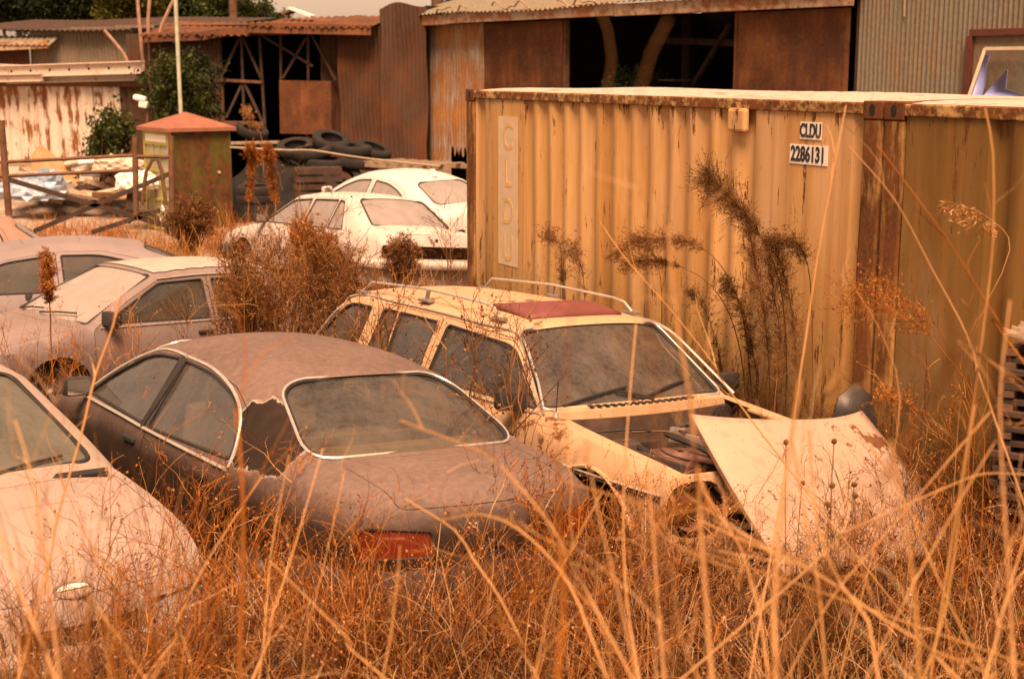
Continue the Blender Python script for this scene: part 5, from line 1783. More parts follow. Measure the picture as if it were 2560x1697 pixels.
# --- rounder grey car behind it
lilac = painted('lilac_grey_paint', (.19, .145, .142), dust=(.38, .28, .24), dust_amt=.35, rough=.35)
spec = dict(
    E=[('hood', [(2.1, .62, .12, .01), (1.8, .74, .12, .02), (1.3, .85, .11, .03), (1.05, .90, .1, .03)]),
       ('windshield', [(1.05, .90, .10, .03), (.66, 1.14, .08, .035), (.32, 1.31, .06, .04)]),
       ('roof', [(.32, 1.31, .06, .04), (-.1, 1.355, .03, .045), (-.6, 1.36, -.01, .045), (-1.12, 1.30, -.05, .04)]),
       ('back', [(-1.12, 1.30, -.05, .04), (-1.45, 1.17, -.06, .035), (-1.78, .99, -.08, .03)]),
       ('deck', [(-1.78, .99, -.08, .03), (-2.05, .96, -.09, .02), (-2.15, .86, -.09, .0)])],
    plan=[(2.3, .66), (2.1, .72), (1.8, .80), (1.2, .845), (0, .85), (-1.2, .845), (-1.9, .81), (-2.15, .74), (-2.4, .7)],
    belt=.90, shoulder=.06, tumble=.45, xa=1.05, r_roof=.09, r_hood=.06, zbot=.26,
    axles=[1.30, -1.25], wheel_z=.30,
    doors=[[(.98, .34), (.98, .88), (.60, 1.12), (.30, 1.245), (-.22, 1.31), (-.24, .34)],
           [(-.25, .34), (-.23, 1.31), (-.70, 1.30), (-1.12, 1.20), (-1.36, 1.0), (-1.22, .72), (-.98, .64), (-.88, .34)]],
    windows=[([(.88, .925), (.34, 1.22), (-.16, 1.275), (-.18, .91)], [.02, .14, .02, .02]),
             ([(-.29, .91), (-.28, 1.275), (-.68, 1.265), (-1.05, 1.165), (-1.28, .99), (-1.26, .93)], [.02, .02, .12, .12, .04, .03])],
    tops=[('hood', 'bonnet', [(.08, -.84), (.08, .84), (.95, .88), (.95, -.88)], .05),
          ('windshield', 'windshield', [(.05, -.92), (.05, .92), (.95, .91), (.95, -.91)], .08),
          ('roof', 'sunroof', [(.20, -.62), (.20, .62), (.58, .62), (.58, -.62)], .05),
          ('back', 'rear_window', [(.06, -.88), (.06, .88), (.94, .86), (.94, -.86)], .10),
          ('deck', 'boot_lid', [(.08, -.80), (.08, .80), (.96, .80), (.96, -.80)], .05)],
    rear=[('tail_light', [(-.95, .62), (-.5, .62), (-.5, .78), (-.95, .78)], .02, 1), ('tail_light', [(.95, .62), (.5, .62), (.5, .78), (.95, .78)], .02, 1)],
    front=[('headlight', [(-.95, .46), (-.5, .48), (-.5, .58), (-.95, .58)], .02, 1), ('headlight', [(.95, .46), (.5, .48), (.5, .58), (.95, .58)], .02, 1)],
    handles=[(-.10, .76), (-1.10, .78)], rear_x=-.80, seat_x=.15, bumpers=[(True, .40, .2, .05, PLASTIC), (False, .42, .2, .05, PLASTIC)])
grey5 = Car('parked_car', spec, (-5.261, 15.353, -.131, 3.542, -.005, .014),
            'rounded lilac grey saloon with a sunroof, behind the dust caked windshield',
            dict(body=lilac, glass=g_clear, seat=SEATM, sunroof=lilac))
grey5.build()
grey5.mirror(.90, .97, 1); grey5.mirror(.90, .97, -1)

# --- reddish car, only its rear roof corner in view
redp = painted('dull_reddish_paint', (.30, .13, .09), dust=(.42, .30, .22), dust_amt=.4)
spec6 = dict(grey4.s)
red6 = Car('parked_car', spec6, (-7.62, 17.75, -.16, 3.54, .0, .0),
           'dull reddish car showing only its roof end at the left edge',
           dict(body=redp, glass=g_pale, wglass=g_pale, seat=SEATM))
red6.build()

# --- white saloon facing left, its tail lamps gone
whitep = painted('old_white_paint', (.54, .46, .40), dust=(.46, .33, .25), dust_amt=.22, rust_amt=.03, rough=.4)
spec = dict(
    E=[('hood', [(2.20, .62, .10, .01), (1.95, .72, .10, .02), (1.5, .81, .10, .025), (.95, .89, .09, .03)]),
       ('windshield', [(.95, .89, .09, .03), (.60, 1.11, .07, .035), (.24, 1.31, .05, .04)]),
       ('roof', [(.24, 1.31, .05, .04), (-.2, 1.35, .02, .045), (-.8, 1.355, -.01, .045), (-1.24, 1.32, -.04, .04)]),
       ('back', [(-1.24, 1.32, -.04, .04), (-1.52, 1.14, -.06, .035), (-1.80, .965, -.08, .03)]),
       ('deck', [(-1.80, .965, -.08, .03), (-2.05, .945, -.09, .02), (-2.26, .91, -.09, .01), (-2.29, .86, -.09, .0)])],
    plan=[(2.4, .70), (2.20, .76), (1.9, .81), (1.3, .84), (0, .845), (-1.2, .84), (-1.9, .82), (-2.2, .80), (-2.29, .79), (-2.5, .75)],
    belt=.90, shoulder=.055, tumble=.42, xa=.95, r_roof=.07, r_hood=.05, zbot=.26,
    axles=[1.38, -1.25], wheel_z=.30,
    doors=[[(.90, .34), (.90, .87), (.55, 1.09), (.22, 1.26), (-.28, 1.31), (-.24, .34)],
           [(-.25, .34), (-.29, 1.31), (-1.12, 1.30), (-1.40, .95), (-1.36, .78), (-1.10, .64), (-.86, .34)]],
    windows=[([(.82, .915), (.24, 1.245), (-.24, 1.275), (-.20, .905)], [.02, .08, .02, .02]),
             ([(-.27, .905), (-.32, 1.275), (-.93, 1.285), (-.90, .905)], .02),
             ([(-.93, .905), (-.97, 1.285), (-1.09, 1.27), (-1.32, .905)], .02)],
    tops=[('hood', 'bonnet', [(.06, -.86), (.06, .86), (.95, .90), (.95, -.90)], .05),
          ('windshield', 'windshield', [(.05, -.92), (.05, .92), (.95, .91), (.95, -.91)], .05),
          ('back', 'rear_window', [(.05, -.90), (.05, .90), (.97, .88), (.97, -.88)], .06),
          ('deck', 'boot_lid', [(.08, -.86), (.08, .86), (.90, .86), (.90, -.86)], .04)],
    rear=[('hole', [(-.98, .60), (.98, .60), (.98, .76), (-.98, .76)], .02)],
    front=[('headlight', [(-.95, .48), (-.55, .48), (-.55, .58), (-.95, .58)], .02, 1), ('headlight', [(.95, .48), (.55, .48), (.55, .58), (.95, .58)], .02, 1)],
    handles=[(-.12, .78), (-1.12, .78)], rear_x=-.90, seat_x=.05, shelf=(-1.30, -1.78, .90),
    bumpers=[(False, .52, .12, .10, painted('white_bumper', (.62, .50, .42), dust_amt=.4)), (True, .44, .16, .07, PLASTIC)])
white7 = Car('parked_car', spec, (-2.469, 20.044, -.015, 2.224, .038, .101),
             'old white saloon with angular windows and a black slot across its tail',
             dict(body=whitep, glass=g_pale, seat=SEATG))
white7.build()
white7.mirror(.80, .96, 1, PLASTIC); white7.mirror(.80, .96, -1)
lathe('boot_lock', [(0, .01), (.022, .008), (.026, 0)], RUBBER, white7.root, 12, Matrix.Translation((-2.385, -.0, .84)) @ Matrix.Rotation(-PI / 2, 4, 'Y'))
box('inner_tail_panel', (-2.18, 0, .66), (.02, 1.44, .30), STEEL, white7.root)

# --- rounder white saloon behind
whitep2 = painted('clean_white_paint', (.58, .51, .46), dust=(.50, .39, .32), dust_amt=.10, rough=.3, streak=False)
spec = dict(
    E=[('hood', [(2.20, .66, .14, .02), (1.9, .80, .13, .03), (1.4, .93, .12, .03), (1.15, .98, .1, .03)]),
       ('windshield', [(1.15, .98, .10, .03), (.75, 1.20, .08, .035), (.35, 1.36, .06, .04)]),
       ('roof', [(.35, 1.36, .06, .04), (-.1, 1.415, .03, .045), (-.6, 1.41, -.01, .045), (-1.08, 1.345, -.06, .04)]),
       ('back', [(-1.08, 1.345, -.06, .04), (-1.45, 1.20, -.08, .035), (-1.82, 1.03, -.10, .03)]),
       ('deck', [(-1.82, 1.03, -.10, .03), (-2.05, 1.01, -.12, .02), (-2.22, .95, -.12, .0)])],
    plan=[(2.4, .62), (2.20, .70), (1.9, .80), (1.2, .87), (0, .885), (-1.2, .88), (-1.9, .83), (-2.22, .74), (-2.4, .7)],
    belt=.97, shoulder=.06, tumble=.50, xa=1.15, r_roof=.11, r_hood=.07, zbot=.26,
    axles=[1.36, -1.28], wheel_z=.32, wheel_r=.32,
    doors=[[(1.02, .34), (1.02, .94), (.68, 1.15), (.34, 1.29), (-.12, 1.355), (-.10, .34)],
           [(-.11, .34), (-.13, 1.355), (-.60, 1.34), (-1.0, 1.24), (-1.34, 1.04), (-1.22, .74), (-.98, .64), (-.86, .34)]],
    windows=[([(.92, .99), (.62, 1.15), (.32, 1.265), (-.06, 1.305), (-.05, .985)], [.03, .1, .12, .02, .02]),
             ([(-.18, .985), (-.20, 1.305), (-.58, 1.285), (-.93, 1.195), (-1.28, 1.03), (-1.26, 1.0)], [.02, .02, .12, .14, .03, .02])],
    tops=[('hood', 'bonnet', [(.08, -.84), (.08, .84), (.95, .88), (.95, -.88)], .06),
          ('windshield', 'windshield', [(.05, -.92), (.05, .92), (.95, .91), (.95, -.91)], .09),
          ('back', 'rear_window', [(.05, -.88), (.05, .88), (.96, .86), (.96, -.86)], .14),
          ('deck', 'boot_lid', [(.08, -.80), (.08, .80), (.96, .80), (.96, -.80)], .05)],
    rear=[('tail_light', [(-.96, .56), (-.52, .58), (-.52, .70), (-.96, .70)], .03, 1), ('tail_light', [(.96, .56), (.52, .58), (.52, .70), (.96, .70)], .03, 1)],
    front=[('headlight', [(-.95, .52), (-.5, .54), (-.5, .64), (-.95, .64)], .03, 1), ('headlight', [(.95, .52), (.5, .54), (.5, .64), (.95, .64)], .03, 1)],
    handles=[(.05, .84), (-1.05, .86)], rear_x=-.72, seat_x=.22, shelf=(-1.2, -1.8, .96),
    bumpers=[(False, .46, .24, .05, whitep2), (True, .42, .24, .05, whitep2)])
white8 = Car('parked_car', spec, (-1.99, 25.149, -.094, 2.268, -.041, -.006),
             'rounded white saloon with arched side windows, half hidden by the container',
             dict(body=whitep2, glass=g_pale, seat=SEATG))
white8.build()
white8.mirror(.98, 1.03, 1, whitep2); white8.mirror(.98, 1.03, -1, whitep2)
V = [(-.86, 0, .11), (-1.0, .0, .12), (-1.06, .0, 0), (-.74, 0, -.01), (-.86, .035, -.005), (-1.04, .04, -.005), (-.86, -.035, -.005), (-1.04, -.04, -.005)]
V = np.array(V) + np.array([0, 0, float(white8.zE(-.9)) + .05])
npmesh('roof_antenna', V, [np.array([[0, 3, 4], [0, 6, 3], [1, 5, 2], [1, 2, 7]]), np.array([[0, 4, 5, 1], [0, 1, 7, 6]])], whitep2, white8.root)

# --- the estate's bonnet leaning on its front
TL = np.array([1.01, 8.0, 1.10]); TR = np.array([2.21, 8.82, .93])
wv = (TR - TL); wl = np.linalg.norm(wv); wv = wv / wl
dv = np.array([.34, -.60, -.52]); dv -= wv * (dv @ wv); dv /= np.linalg.norm(dv)
nv = np.cross(wv, dv); nv *= np.sign(nv[2])
V, Uv = [], []
n, k = 21, 16
for j in range(k):
    for i in range(n):
        a, b = i / (n - 1), j / (k - 1)
        s_ = a * 2 - 1
        arc = .11 * (1 - abs(s_) ** 2.2) * (1 - b)               # concave cowl edge
        # edges splay slightly towards the front
        d = arc + b * (1.12 - arc)
        wid = (1 + .05 * math.sin(PI * b))
        bend = .045 * (1 - s_ * s_) - .03 * b * b + .012 * math.sin(5 * a + 3 * b)
        V.append(TL + wv * (wl * (.5 + s_ * .5 * wid)) + dv * d + nv * (bend + .05))
idx = np.arange(n * k).reshape(k, n)
F = np.stack([idx[:-1, :-1], idx[1:, :-1], idx[1:, 1:], idx[:-1, 1:]], -1).reshape(-1, 4)
bonnetpaint = painted('cream_bonnet_paint', (.46, .30, .21), dust=(.34, .22, .155), dust_amt=.5, rust_amt=.04, rough=.5, spot=.07)
bo = npmesh('loose_bonnet', V, F, bonnetpaint, smooth=True)
md = bo.modifiers.new('thick', 'SOLIDIFY'); md.thickness = .022; md.offset = -1
tag(bo, 'cream bonnet panel taken off the estate car and leaning on its nose in the weeds', 'bonnet')
rim_ = [V[idx[j, 0]] + nv * (-.012) for j in range(k)]
tube('folded_edge', rim_, .013, STEEL, bo, 6)
# ------------------------------------------------------------------ vegetation
STRAW = stemmat('dry_straw', [(.26, .085, .018), (.48, .18, .045), (.62, .32, .12), (.70, .44, .24)], .2)
ORANGE = stemmat('orange_weed', [(.16, .042, .008), (.40, .105, .015), (.52, .165, .03), (.56, .27, .09)], .2)
MIXM = stemmat('mixed_dry_stems', [(.012, .006, .003), (.035, .014, .005), (.24, .060, .011), (.56, .155, .030), (.64, .30, .11), (.80, .52, .32)], .1)
BUSHM = stemmat('rusty_bush', [(.12, .042, .012), (.26, .090, .022), (.38, .15, .045), (.46, .24, .10)], .2)
BROWNW = stemmat('brown_weed', [(.085, .032, .010), (.17, .062, .018), (.28, .105, .03), (.36, .17, .07)], .15)
DARKW = stemmat('dark_olive_weed', [(.07, .028, .008), (.13, .050, .013), (.20, .072, .018), (.14, .08, .02)], .15)
REEDM = stemmat('pale_reed', [(.50, .20, .055), (.62, .30, .12), (.68, .38, .20)], .12)
THATCH = stemmat('thatch', [(.010, .006, .003), (.022, .012, .004), (.07, .024, .006), (.28, .085, .018), (.52, .20, .06), (.70, .42, .21)], .08)
GREENL = stemmat('green_leaf', [(.018, .030, .006), (.035, .055, .010), (.065, .085, .016), (.11, .11, .02)], .3)
YGREEN = stemmat('yellow_green_leaf', [(.07, .075, .010), (.13, .12, .018), (.20, .16, .025)], .35)
DGREEN = stemmat('dark_green_leaf', [(.010, .016, .004), (.022, .032, .007), (.045, .055, .012)], .25)
BARK = plain('brown_bark', (.16, .075, .035), .9, var=.4)


def unit(v): return v / (np.linalg.norm(v, axis=-1, keepdims=True) + 1e-9)


def curves(base, d, L, K=5, bend=0.25, wig=0.03, droop=0.0, rng=RNG):
    N = len(base)
    t = np.linspace(0, 1, K)[None, :, None]
    d = unit(d)
    side = unit(np.cross(d, rng.normal(size=(N, 3))))
    bnd = side * rng.normal(0, bend, (N, 1))
    P = base[:, None] + d[:, None] * L[:, None, None] * t + bnd[:, None] * L[:, None, None] * t ** 2
    P[..., 2] -= (droop * L)[:, None] * t[..., 0] ** 2 if np.ndim(droop) or droop else 0
    P += rng.normal(0, wig, P.shape) * L[:, None, None] * (t > 0)
    return P


def branch_from(P, per, lo=.3, hi=1.0, ang=.8, Lf=(.3, .6), K=4, rng=RNG, up=.25, **kw):
    """per branches on each polyline of P, returned as polylines"""
    N, KP, _ = P.shape
    par = np.repeat(np.arange(N), per)
    t = rng.uniform(lo, hi, len(par)) * (KP - 1)
    i = np.minimum(t.astype(int), KP - 2)
    f = (t - i)[:, None]
    b = P[par, i] * (1 - f) + P[par, i + 1] * f
    tg = unit(P[par, i + 1] - P[par, i])
    r = unit(rng.normal(size=(len(par), 3)))
    d = unit(tg + r * ang + np.array([0, 0, up]))
    PL = np.linalg.norm(P[par, -1] - P[par, 0], axis=1)
    L = PL * rng.uniform(*Lf, len(par)) * (1.15 - .6 * (t / (KP - 1)))
    return curves(b, d, L, K, rng=rng, **kw)


def leaves_at(C, size, rng=RNG, asp=.5, flat=0.0):
    """little diamond leaves at points C"""
    N = len(C)
    a = unit(rng.normal(size=(N, 3)) * np.array([1, 1, 1 - flat]))
    b = unit(np.cross(a, rng.normal(size=(N, 3))))
    s = size * rng.uniform(.5, 1.4, (N, 1))
    V = np.stack([C - a * s, C + b * s * asp, C + a * s, C - b * s * asp], 1).reshape(-1, 3)
    return V, np.arange(N * 4).reshape(N, 4)


def taper(P, r0, r1=.25):
    return np.broadcast_to(np.linspace(1, r1, P.shape[1])[None] * (r0 if np.isscalar(r0) else r0[:, None]), P.shape[:2])


def fuse(parts): 
    V, F = merge([(v, f) for v, f in parts])
    return V, np.concatenate(F)


# ---- footprints of cars and containers, so that weeds grow around them
FOOT = []
for c_ in (sedan, wagon, hatch, grey4, grey5, red6, white7, white8):
    FOOT.append((c_.root.location.x, c_.root.location.y, c_.root.rotation_euler.z, -2.35, 2.25, -.86, .86))
def _yaw(c_, y): return y
for i_, y_ in enumerate((2.193, -.97, -.886, 3.918, 3.542, 3.54, 2.224, 2.268)): FOOT[i_] = (*FOOT[i_][:2], y_, *FOOT[i_][3:])
FOOT.append((CP.x, CP.y, CY, -.1, 12.3, -.05, 2.5))
def free(x, y, grow=0.0):
    ok = np.ones(len(x), bool)
    for fx_, fy_, yw, a, b, c0, d0 in FOOT:
        u = (x - fx_) * math.cos(yw) + (y - fy_) * math.sin(yw)
        v = -(x - fx_) * math.sin(yw) + (y - fy_) * math.cos(yw)
        ok &= ~((u > a - grow) & (u < b + grow) & (v > c0 - grow) & (v < d0 + grow))
    return ok


def scatter(n, x0, x1, y0, y1, grow=0.0, rng=RNG, cone=None):
    x = rng.uniform(x0, x1, n); y = rng.uniform(y0, y1, n)
    k = free(x, y, grow)
    if cone: k &= np.abs(x) < .40 * y + cone
    x, y = x[k], y[k]
    return np.stack([x, y, gz(x, y) - .02], -1)


# ---- thatch: countless dry blades lying and standing
def thatch(name, B, Lr, rad, mat, label, lean=.8, K=4, bend=.35, up=1.0):
    N = len(B)
    d = RNG.normal(0, 1, (N, 3)) * lean
    d[:, 2] = np.abs(RNG.normal(0, .5, N)) + up * RNG.uniform(0, 1, N)
    P = curves(B, d, RNG.uniform(*Lr, N), K, bend, .03)
    V, F = strokes(P, taper(P, RNG.uniform(*rad, N)), 2)
    return tag(npmesh(name, V, F, mat), label, 'grass', kind='stuff')


B = scatter(44000, -4.2, 4.2, 2.6, 8.6, .16, cone=.8)
den = .5 + .5 * np.sin(B[:, 0] * 1.9 + 1.0) * np.cos(B[:, 1] * 1.3)
B = B[RNG.uniform(0, 1, len(B)) < .35 + .65 * den]
thatch('dry_grass', B, (.12, .55), (.0012, .0040), THATCH, 'tangled dry orange grass covering the foreground')
B = scatter(26000, -9, 6, 8.2, 19, -.03, cone=1)
thatch('weedy_grass', B, (.12, .50), (.002, .004), THATCH, 'dry grass between the parked cars')
B = scatter(15000, -9, 2, 17.5, 27, -.1, cone=1)
thatch('yard_grass', B[(np.sin(B[:, 0] * 1.7) * np.cos(B[:, 1] * 1.1) > -.35)], (.15, .55), (.004, .008), ORANGE, 'sparse orange grass on the pale yard behind the cars', .5)


# ---- twiggy weeds, prototypes
def weed_proto(seed, h, nst, nb, nt, rad, leaf, nl, spread=.35, ang=.7):
    rng = np.random.default_rng(seed)
    b = rng.normal(0, .03, (nst, 3)); b[:, 2] = 0
    d = rng.normal(0, spread, (nst, 3)); d[:, 2] = 1
    S_ = curves(b, d, h * rng.uniform(.7, 1.1, nst), 9, .22, .014, rng=rng)
    Bq = branch_from(S_, nb, .25, .98, ang, (.25, .55), 5, rng=rng, bend=.3, wig=.03)
    Tq = branch_from(Bq, nt, .2, 1.0, .9, (.25, .6), 4, rng=rng, bend=.4, wig=.05)
    parts = [strokes(S_, taper(S_, rad, .35), 3), strokes(Bq, taper(Bq, rad * .55, .4), 2), strokes(Tq, taper(Tq, rad * .38, .5), 2)]
    tips = np.concatenate([Tq[:, -1], Tq[:, -2], Bq[:, -1]])
    if nl:
        C = tips[rng.integers(0, len(tips), nl)] + rng.normal(0, .008, (nl, 3))
        parts.append(leaves_at(C, leaf, rng, .7))
    return fuse(parts)


PROTO = [weed_proto(s, 1.0, st, nb, nt, .0040, .0065, nl, sp, a) for s, st, nb, nt, nl, sp, a in
         ((1, 2, 12, 4, 110, .15, .7), (2, 3, 10, 4, 140, .3, .8), (3, 1, 18, 5, 120, .12, .9), (4, 4, 8, 5, 160, .35, .7), (5, 2, 14, 5, 60, .4, 1.0), (6, 5, 7, 4, 90, .25, .6))]


def place_many(pos, hs_, pr, rng=RNG):
    """merged copies of prototypes"""
    Vs, Fs, n = [], [], 0
    for i, (p, h) in enumerate(zip(pos, hs_)):
        V, F = PROTO[pr[i]]
        a = rng.uniform(0, 2 * PI)
        c, s_ = math.cos(a), math.sin(a)
        tx, ty = rng.normal(0, .12, 2)
        W_ = np.stack([V[:, 0] * c - V[:, 1] * s_ + V[:, 2] * tx, V[:, 0] * s_ + V[:, 1] * c + V[:, 2] * ty, V[:, 2]], -1) * h + p
        Vs.append(W_); Fs.append(F + n); n += len(V)
    return np.concatenate(Vs), np.concatenate(Fs)


# meshes with a shared prototype, for the weeds that stand out singly
PME = {}
def weed_obj(k, mat, loc, h, rz, tilt=(0, 0), name='dry_weed', label=None, group=None, cat='weed'):
    key = (k, mat.name)
    if key not in PME:
        o = npmesh(name, *PROTO[k], mat)
        PME[key] = o.data
    else:
        o = bpy.data.objects.new(name, PME[key])
        COL.objects.link(o)
    o.location = loc
    o.scale = (h, h, h)
    o.rotation_euler = (tilt[0], tilt[1], rz)
    return tag(o, label, cat, group)


# clumps massed round the cars: nobody could count these
B = scatter(190, -3.8, 3.6, 4.6, 8.3, .2, cone=.3)
V, F = place_many(B, RNG.uniform(.45, .95, len(B)), RNG.integers(0, 6, len(B)))
tag(npmesh('weed_thicket', V, F, MIXM), 'thicket of orange twiggy weeds in front of the near cars', 'weeds', kind='stuff')
B = scatter(150, -3.2, 4.4, 2.9, 5.0, 0, cone=.2)
V, F = place_many(B, RNG.uniform(.35, .75, len(B)), RNG.integers(0, 6, len(B)))
tag(npmesh('weed_thicket', V, F, THATCH), 'low thicket of dry weeds nearest the viewer', 'weeds', kind='stuff')
B = scatter(170, -8.5, 3.0, 9.5, 18.5, .03, cone=.3)
V, F = place_many(B, RNG.uniform(.35, .85, len(B)), RNG.integers(0, 6, len(B)))
tag(npmesh('weed_thicket', V, F, BROWNW), 'brown weeds growing between the parked cars', 'weeds', kind='stuff')
# dark weedy mass at the foot of the containers
B = np.array([[*((CP + Vector((math.cos(CY), math.sin(CY), 0)) * s_ + Vector((-.88, -.47, 0)) * o_).xy), .1] for s_, o_ in zip(RNG.uniform(2.8, 9.6, 150), RNG.uniform(.05, .55, 150))])
V, F = place_many(B, RNG.uniform(.4, .95, len(B)), RNG.integers(0, 6, len(B)))
tag(npmesh('weed_thicket', V, F, DARKW), 'dark weeds along the foot of the containers', 'weeds', kind='stuff')
B = np.array([[RNG.uniform(-.85, .15), RNG.uniform(6.15, 6.6), 0] for _ in range(16)]); B[:, 2] = gz(B[:, 0], B[:, 1])
V, F = place_many(B, RNG.uniform(.7, .98, len(B)), RNG.integers(0, 6, len(B)))
tag(npmesh('weed_thicket', V, F, ORANGE), 'bright orange thicket over the left tail lamp of the brown saloon', 'weeds', kind='stuff')
B = np.array([[RNG.uniform(-2.1, -1.0), RNG.uniform(5.9, 7.4), 0] for _ in range(14)]); B[:, 2] = gz(B[:, 0], B[:, 1])
V, F = place_many(B, RNG.uniform(.8, 1.15, len(B)), RNG.integers(0, 6, len(B)))
tag(npmesh('weed_thicket', V, F, ORANGE), 'airy orange thicket between the hatchback and the brown saloon', 'weeds', kind='stuff')
B = np.array([[RNG.uniform(.05, .9), RNG.uniform(6.5, 7.4), 0] for _ in range(12)]); B[:, 2] = gz(B[:, 0], B[:, 1])
V, F = place_many(B, RNG.uniform(.8, 1.2, len(B)), RNG.integers(0, 6, len(B)))
tag(npmesh('weed_thicket', V, F, ORANGE), 'airy orange thicket between the brown saloon and the estate car', 'weeds', kind='stuff')
# weeds and greenery inside the engine bay and at the lower right
def leafpatch(name, C, size, mat, label, cat='weeds', kind='stuff'):
    V, F = leaves_at(C, size)
    return tag(npmesh(name, V, F, mat), label, cat, kind=kind)
n = 22000
C = np.stack([RNG.uniform(1.2, 4.6, n), RNG.uniform(4.2, 9.2, n), np.zeros(n)], -1)
k = free(C[:, 0], C[:, 1]) & (np.sin(C[:, 0] * 3) * np.cos(C[:, 1] * 2.3) > -.3)
C = C[k]; C[:, 2] = gz(C[:, 0], C[:, 1]) + np.abs(RNG.normal(0, .22, len(C)))
leafpatch('green_undergrowth', C, .014, GREENL, 'dark green undergrowth showing through the dry grass at the right')
n = 9000
C = np.stack([RNG.uniform(-3.5, 1.5, n), RNG.uniform(4.0, 7.6, n), np.zeros(n)], -1)
k = free(C[:, 0], C[:, 1]) & (np.sin(C[:, 0] * 2.3 + 1) * np.cos(C[:, 1] * 2.9) > .1)
C = C[k]; C[:, 2] = gz(C[:, 0], C[:, 1]) + np.abs(RNG.normal(0, .08, len(C)))
leafpatch('olive_undergrowth', C, .012, GREENL, 'olive undergrowth between the dry stems at the lower left')
Mw = Matrix.Translation(wagon.root.location) @ Matrix.Rotation(-.97, 4, 'Z')
def wl_(x, y, z): return np.array(Mw @ Vector((x, y, z)))
B = np.array([wl_(RNG.uniform(1.25, 2.0), RNG.uniform(-.1, .65), .50) for _ in range(16)])
V, F = place_many(B, RNG.uniform(.25, .50, 16), RNG.integers(0, 6, 16))
tag(npmesh('engine_bay_weeds', V, F, BROWNW), 'weeds grown up through the open engine bay', 'weeds', kind='stuff')
C = np.array([wl_(RNG.uniform(1.3, 1.95), RNG.uniform(.1, .62), RNG.uniform(.72, .88)) for _ in range(500)])
leafpatch('engine_bay_leaves', C, .012, GREENL, 'green leaves in the far corner of the engine bay')

# ---- single weeds that stand out, each rooted where it grows
WN = [ # px, py of the foot, depth, height, proto, material, label
    (120, 655, 5.2, 1.05, 1, ORANGE, 'orange weed in front of the badge end of the silver hatchback'),
    (45, 640, 5.4, .95, 3, BROWNW, 'dark seeded weed before the left part of the silver bonnet'),
    (170, 630, 5.6, .90, 2, ORANGE, 'slim orange weed before the right corner of the silver bonnet'),
    (85, 600, 5.6, .85, 4, BROWNW, 'brown weed crossing the silver bonnet behind the badge'),
    (235, 560, 6.4, 1.05, 4, ORANGE, 'sprawling orange weed beside the brown saloon rear door'),
    (205, 530, 6.6, 1.0, 1, ORANGE, 'orange weed between the silver hatchback and the brown saloon'),
    (315, 560, 6.4, .95, 2, ORANGE, 'thin weed reaching the left corner of the brown saloon rear window'),
    (350, 590, 6.0, .9, 3, ORANGE, 'bushy orange weed before the left tail lamp of the brown saloon'),
    (410, 590, 5.9, .95, 1, ORANGE, 'dense orange weed before the boot of the brown saloon'),
    (445, 580, 6.0, .9, 4, ORANGE, 'tangled orange weed right of the brown saloon boot centre'),
    (480, 600, 6.0, .85, 5, STRAW, 'pale weed below the brown saloon boot'),
    (515, 560, 6.5, 1.15, 2, ORANGE, 'tall weed against the right corner of the brown saloon rear window'),
    (545, 540, 6.7, 1.05, 1, ORANGE, 'weed between the brown saloon and the estate car wheel'),
    (500, 520, 7.2, 1.1, 0, BROWNW, 'brown weed rising beside the brown saloon right flank'),
    (600, 600, 5.6, .9, 3, ORANGE, 'orange weed before the right tail lamp of the brown saloon'),
    (650, 560, 6.4, 1.0, 4, ORANGE, 'weed growing before the rusty lamp hole of the estate car'),
    (735, 600, 6.0, .9, 0, BROWNW, 'brown weed before the lower left edge of the loose bonnet'),
    (775, 580, 6.2, .95, 1, BROWNW, 'dark weed before the middle of the loose bonnet'),
    (815, 575, 6.3, 1.0, 2, BROWNW, 'slender brown weed crossing the loose bonnet centre'),
    (860, 570, 6.4, .95, 0, BROWNW, 'brown weed before the right half of the loose bonnet'),
    (905, 580, 6.3, .9, 3, ORANGE, 'weed at the lower right corner of the loose bonnet'),
    (950, 520, 7.0, .9, 1, ORANGE, 'orange weed right of the loose bonnet'),
    (985, 480, 7.2, .95, 4, ORANGE, 'sprawling weed before the plank stack at the right edge'),
    (1000, 420, 8.2, 1.0, 3, ORANGE, 'weed in front of the ochre container at the right edge'),
    (930, 400, 8.4, 1.0, 1, ORANGE, 'orange weed standing before the ochre container'),
]
for px, py, Y, h, k, m_, lb in WN:
    p = at(px, py, Y)
    z = float(gz(p.x, p.y))
    zt = p.z + h * .0
    weed_obj(k, m_, (p.x, p.y, z), h * 1.15, random.uniform(0, 6.2), (random.uniform(-.12, .12), random.uniform(-.12, .12)), label=lb, group='weeds standing out against the cars')
# weeds behind the brown saloon roof, in front of the estate side
for k, (px, Y, h, kk, lb) in enumerate(((385, 9.3, 1.75, 0, 'brown spire weed before the rear side window of the estate car'), (440, 9.0, 1.70, 2, 'tall brown weed before the middle pillar of the estate car'),
                          (470, 8.7, 1.75, 1, 'orange brown weed before the front door window of the estate car'), (500, 8.2, 1.7, 0, 'tall weed against the front door mirror of the estate car'),
                          (340, 10.0, 1.70, 3, 'brown weed at the tail of the estate car'), (368, 9.9, 1.7, 1, 'brown weed before the cargo window of the estate car'))):
    p = at(px, 330, Y)
    weed_obj(kk, BROWNW, (p.x, p.y, .0), h, k * 1.3, (0, 0), label=lb, group='weeds before the estate car side')
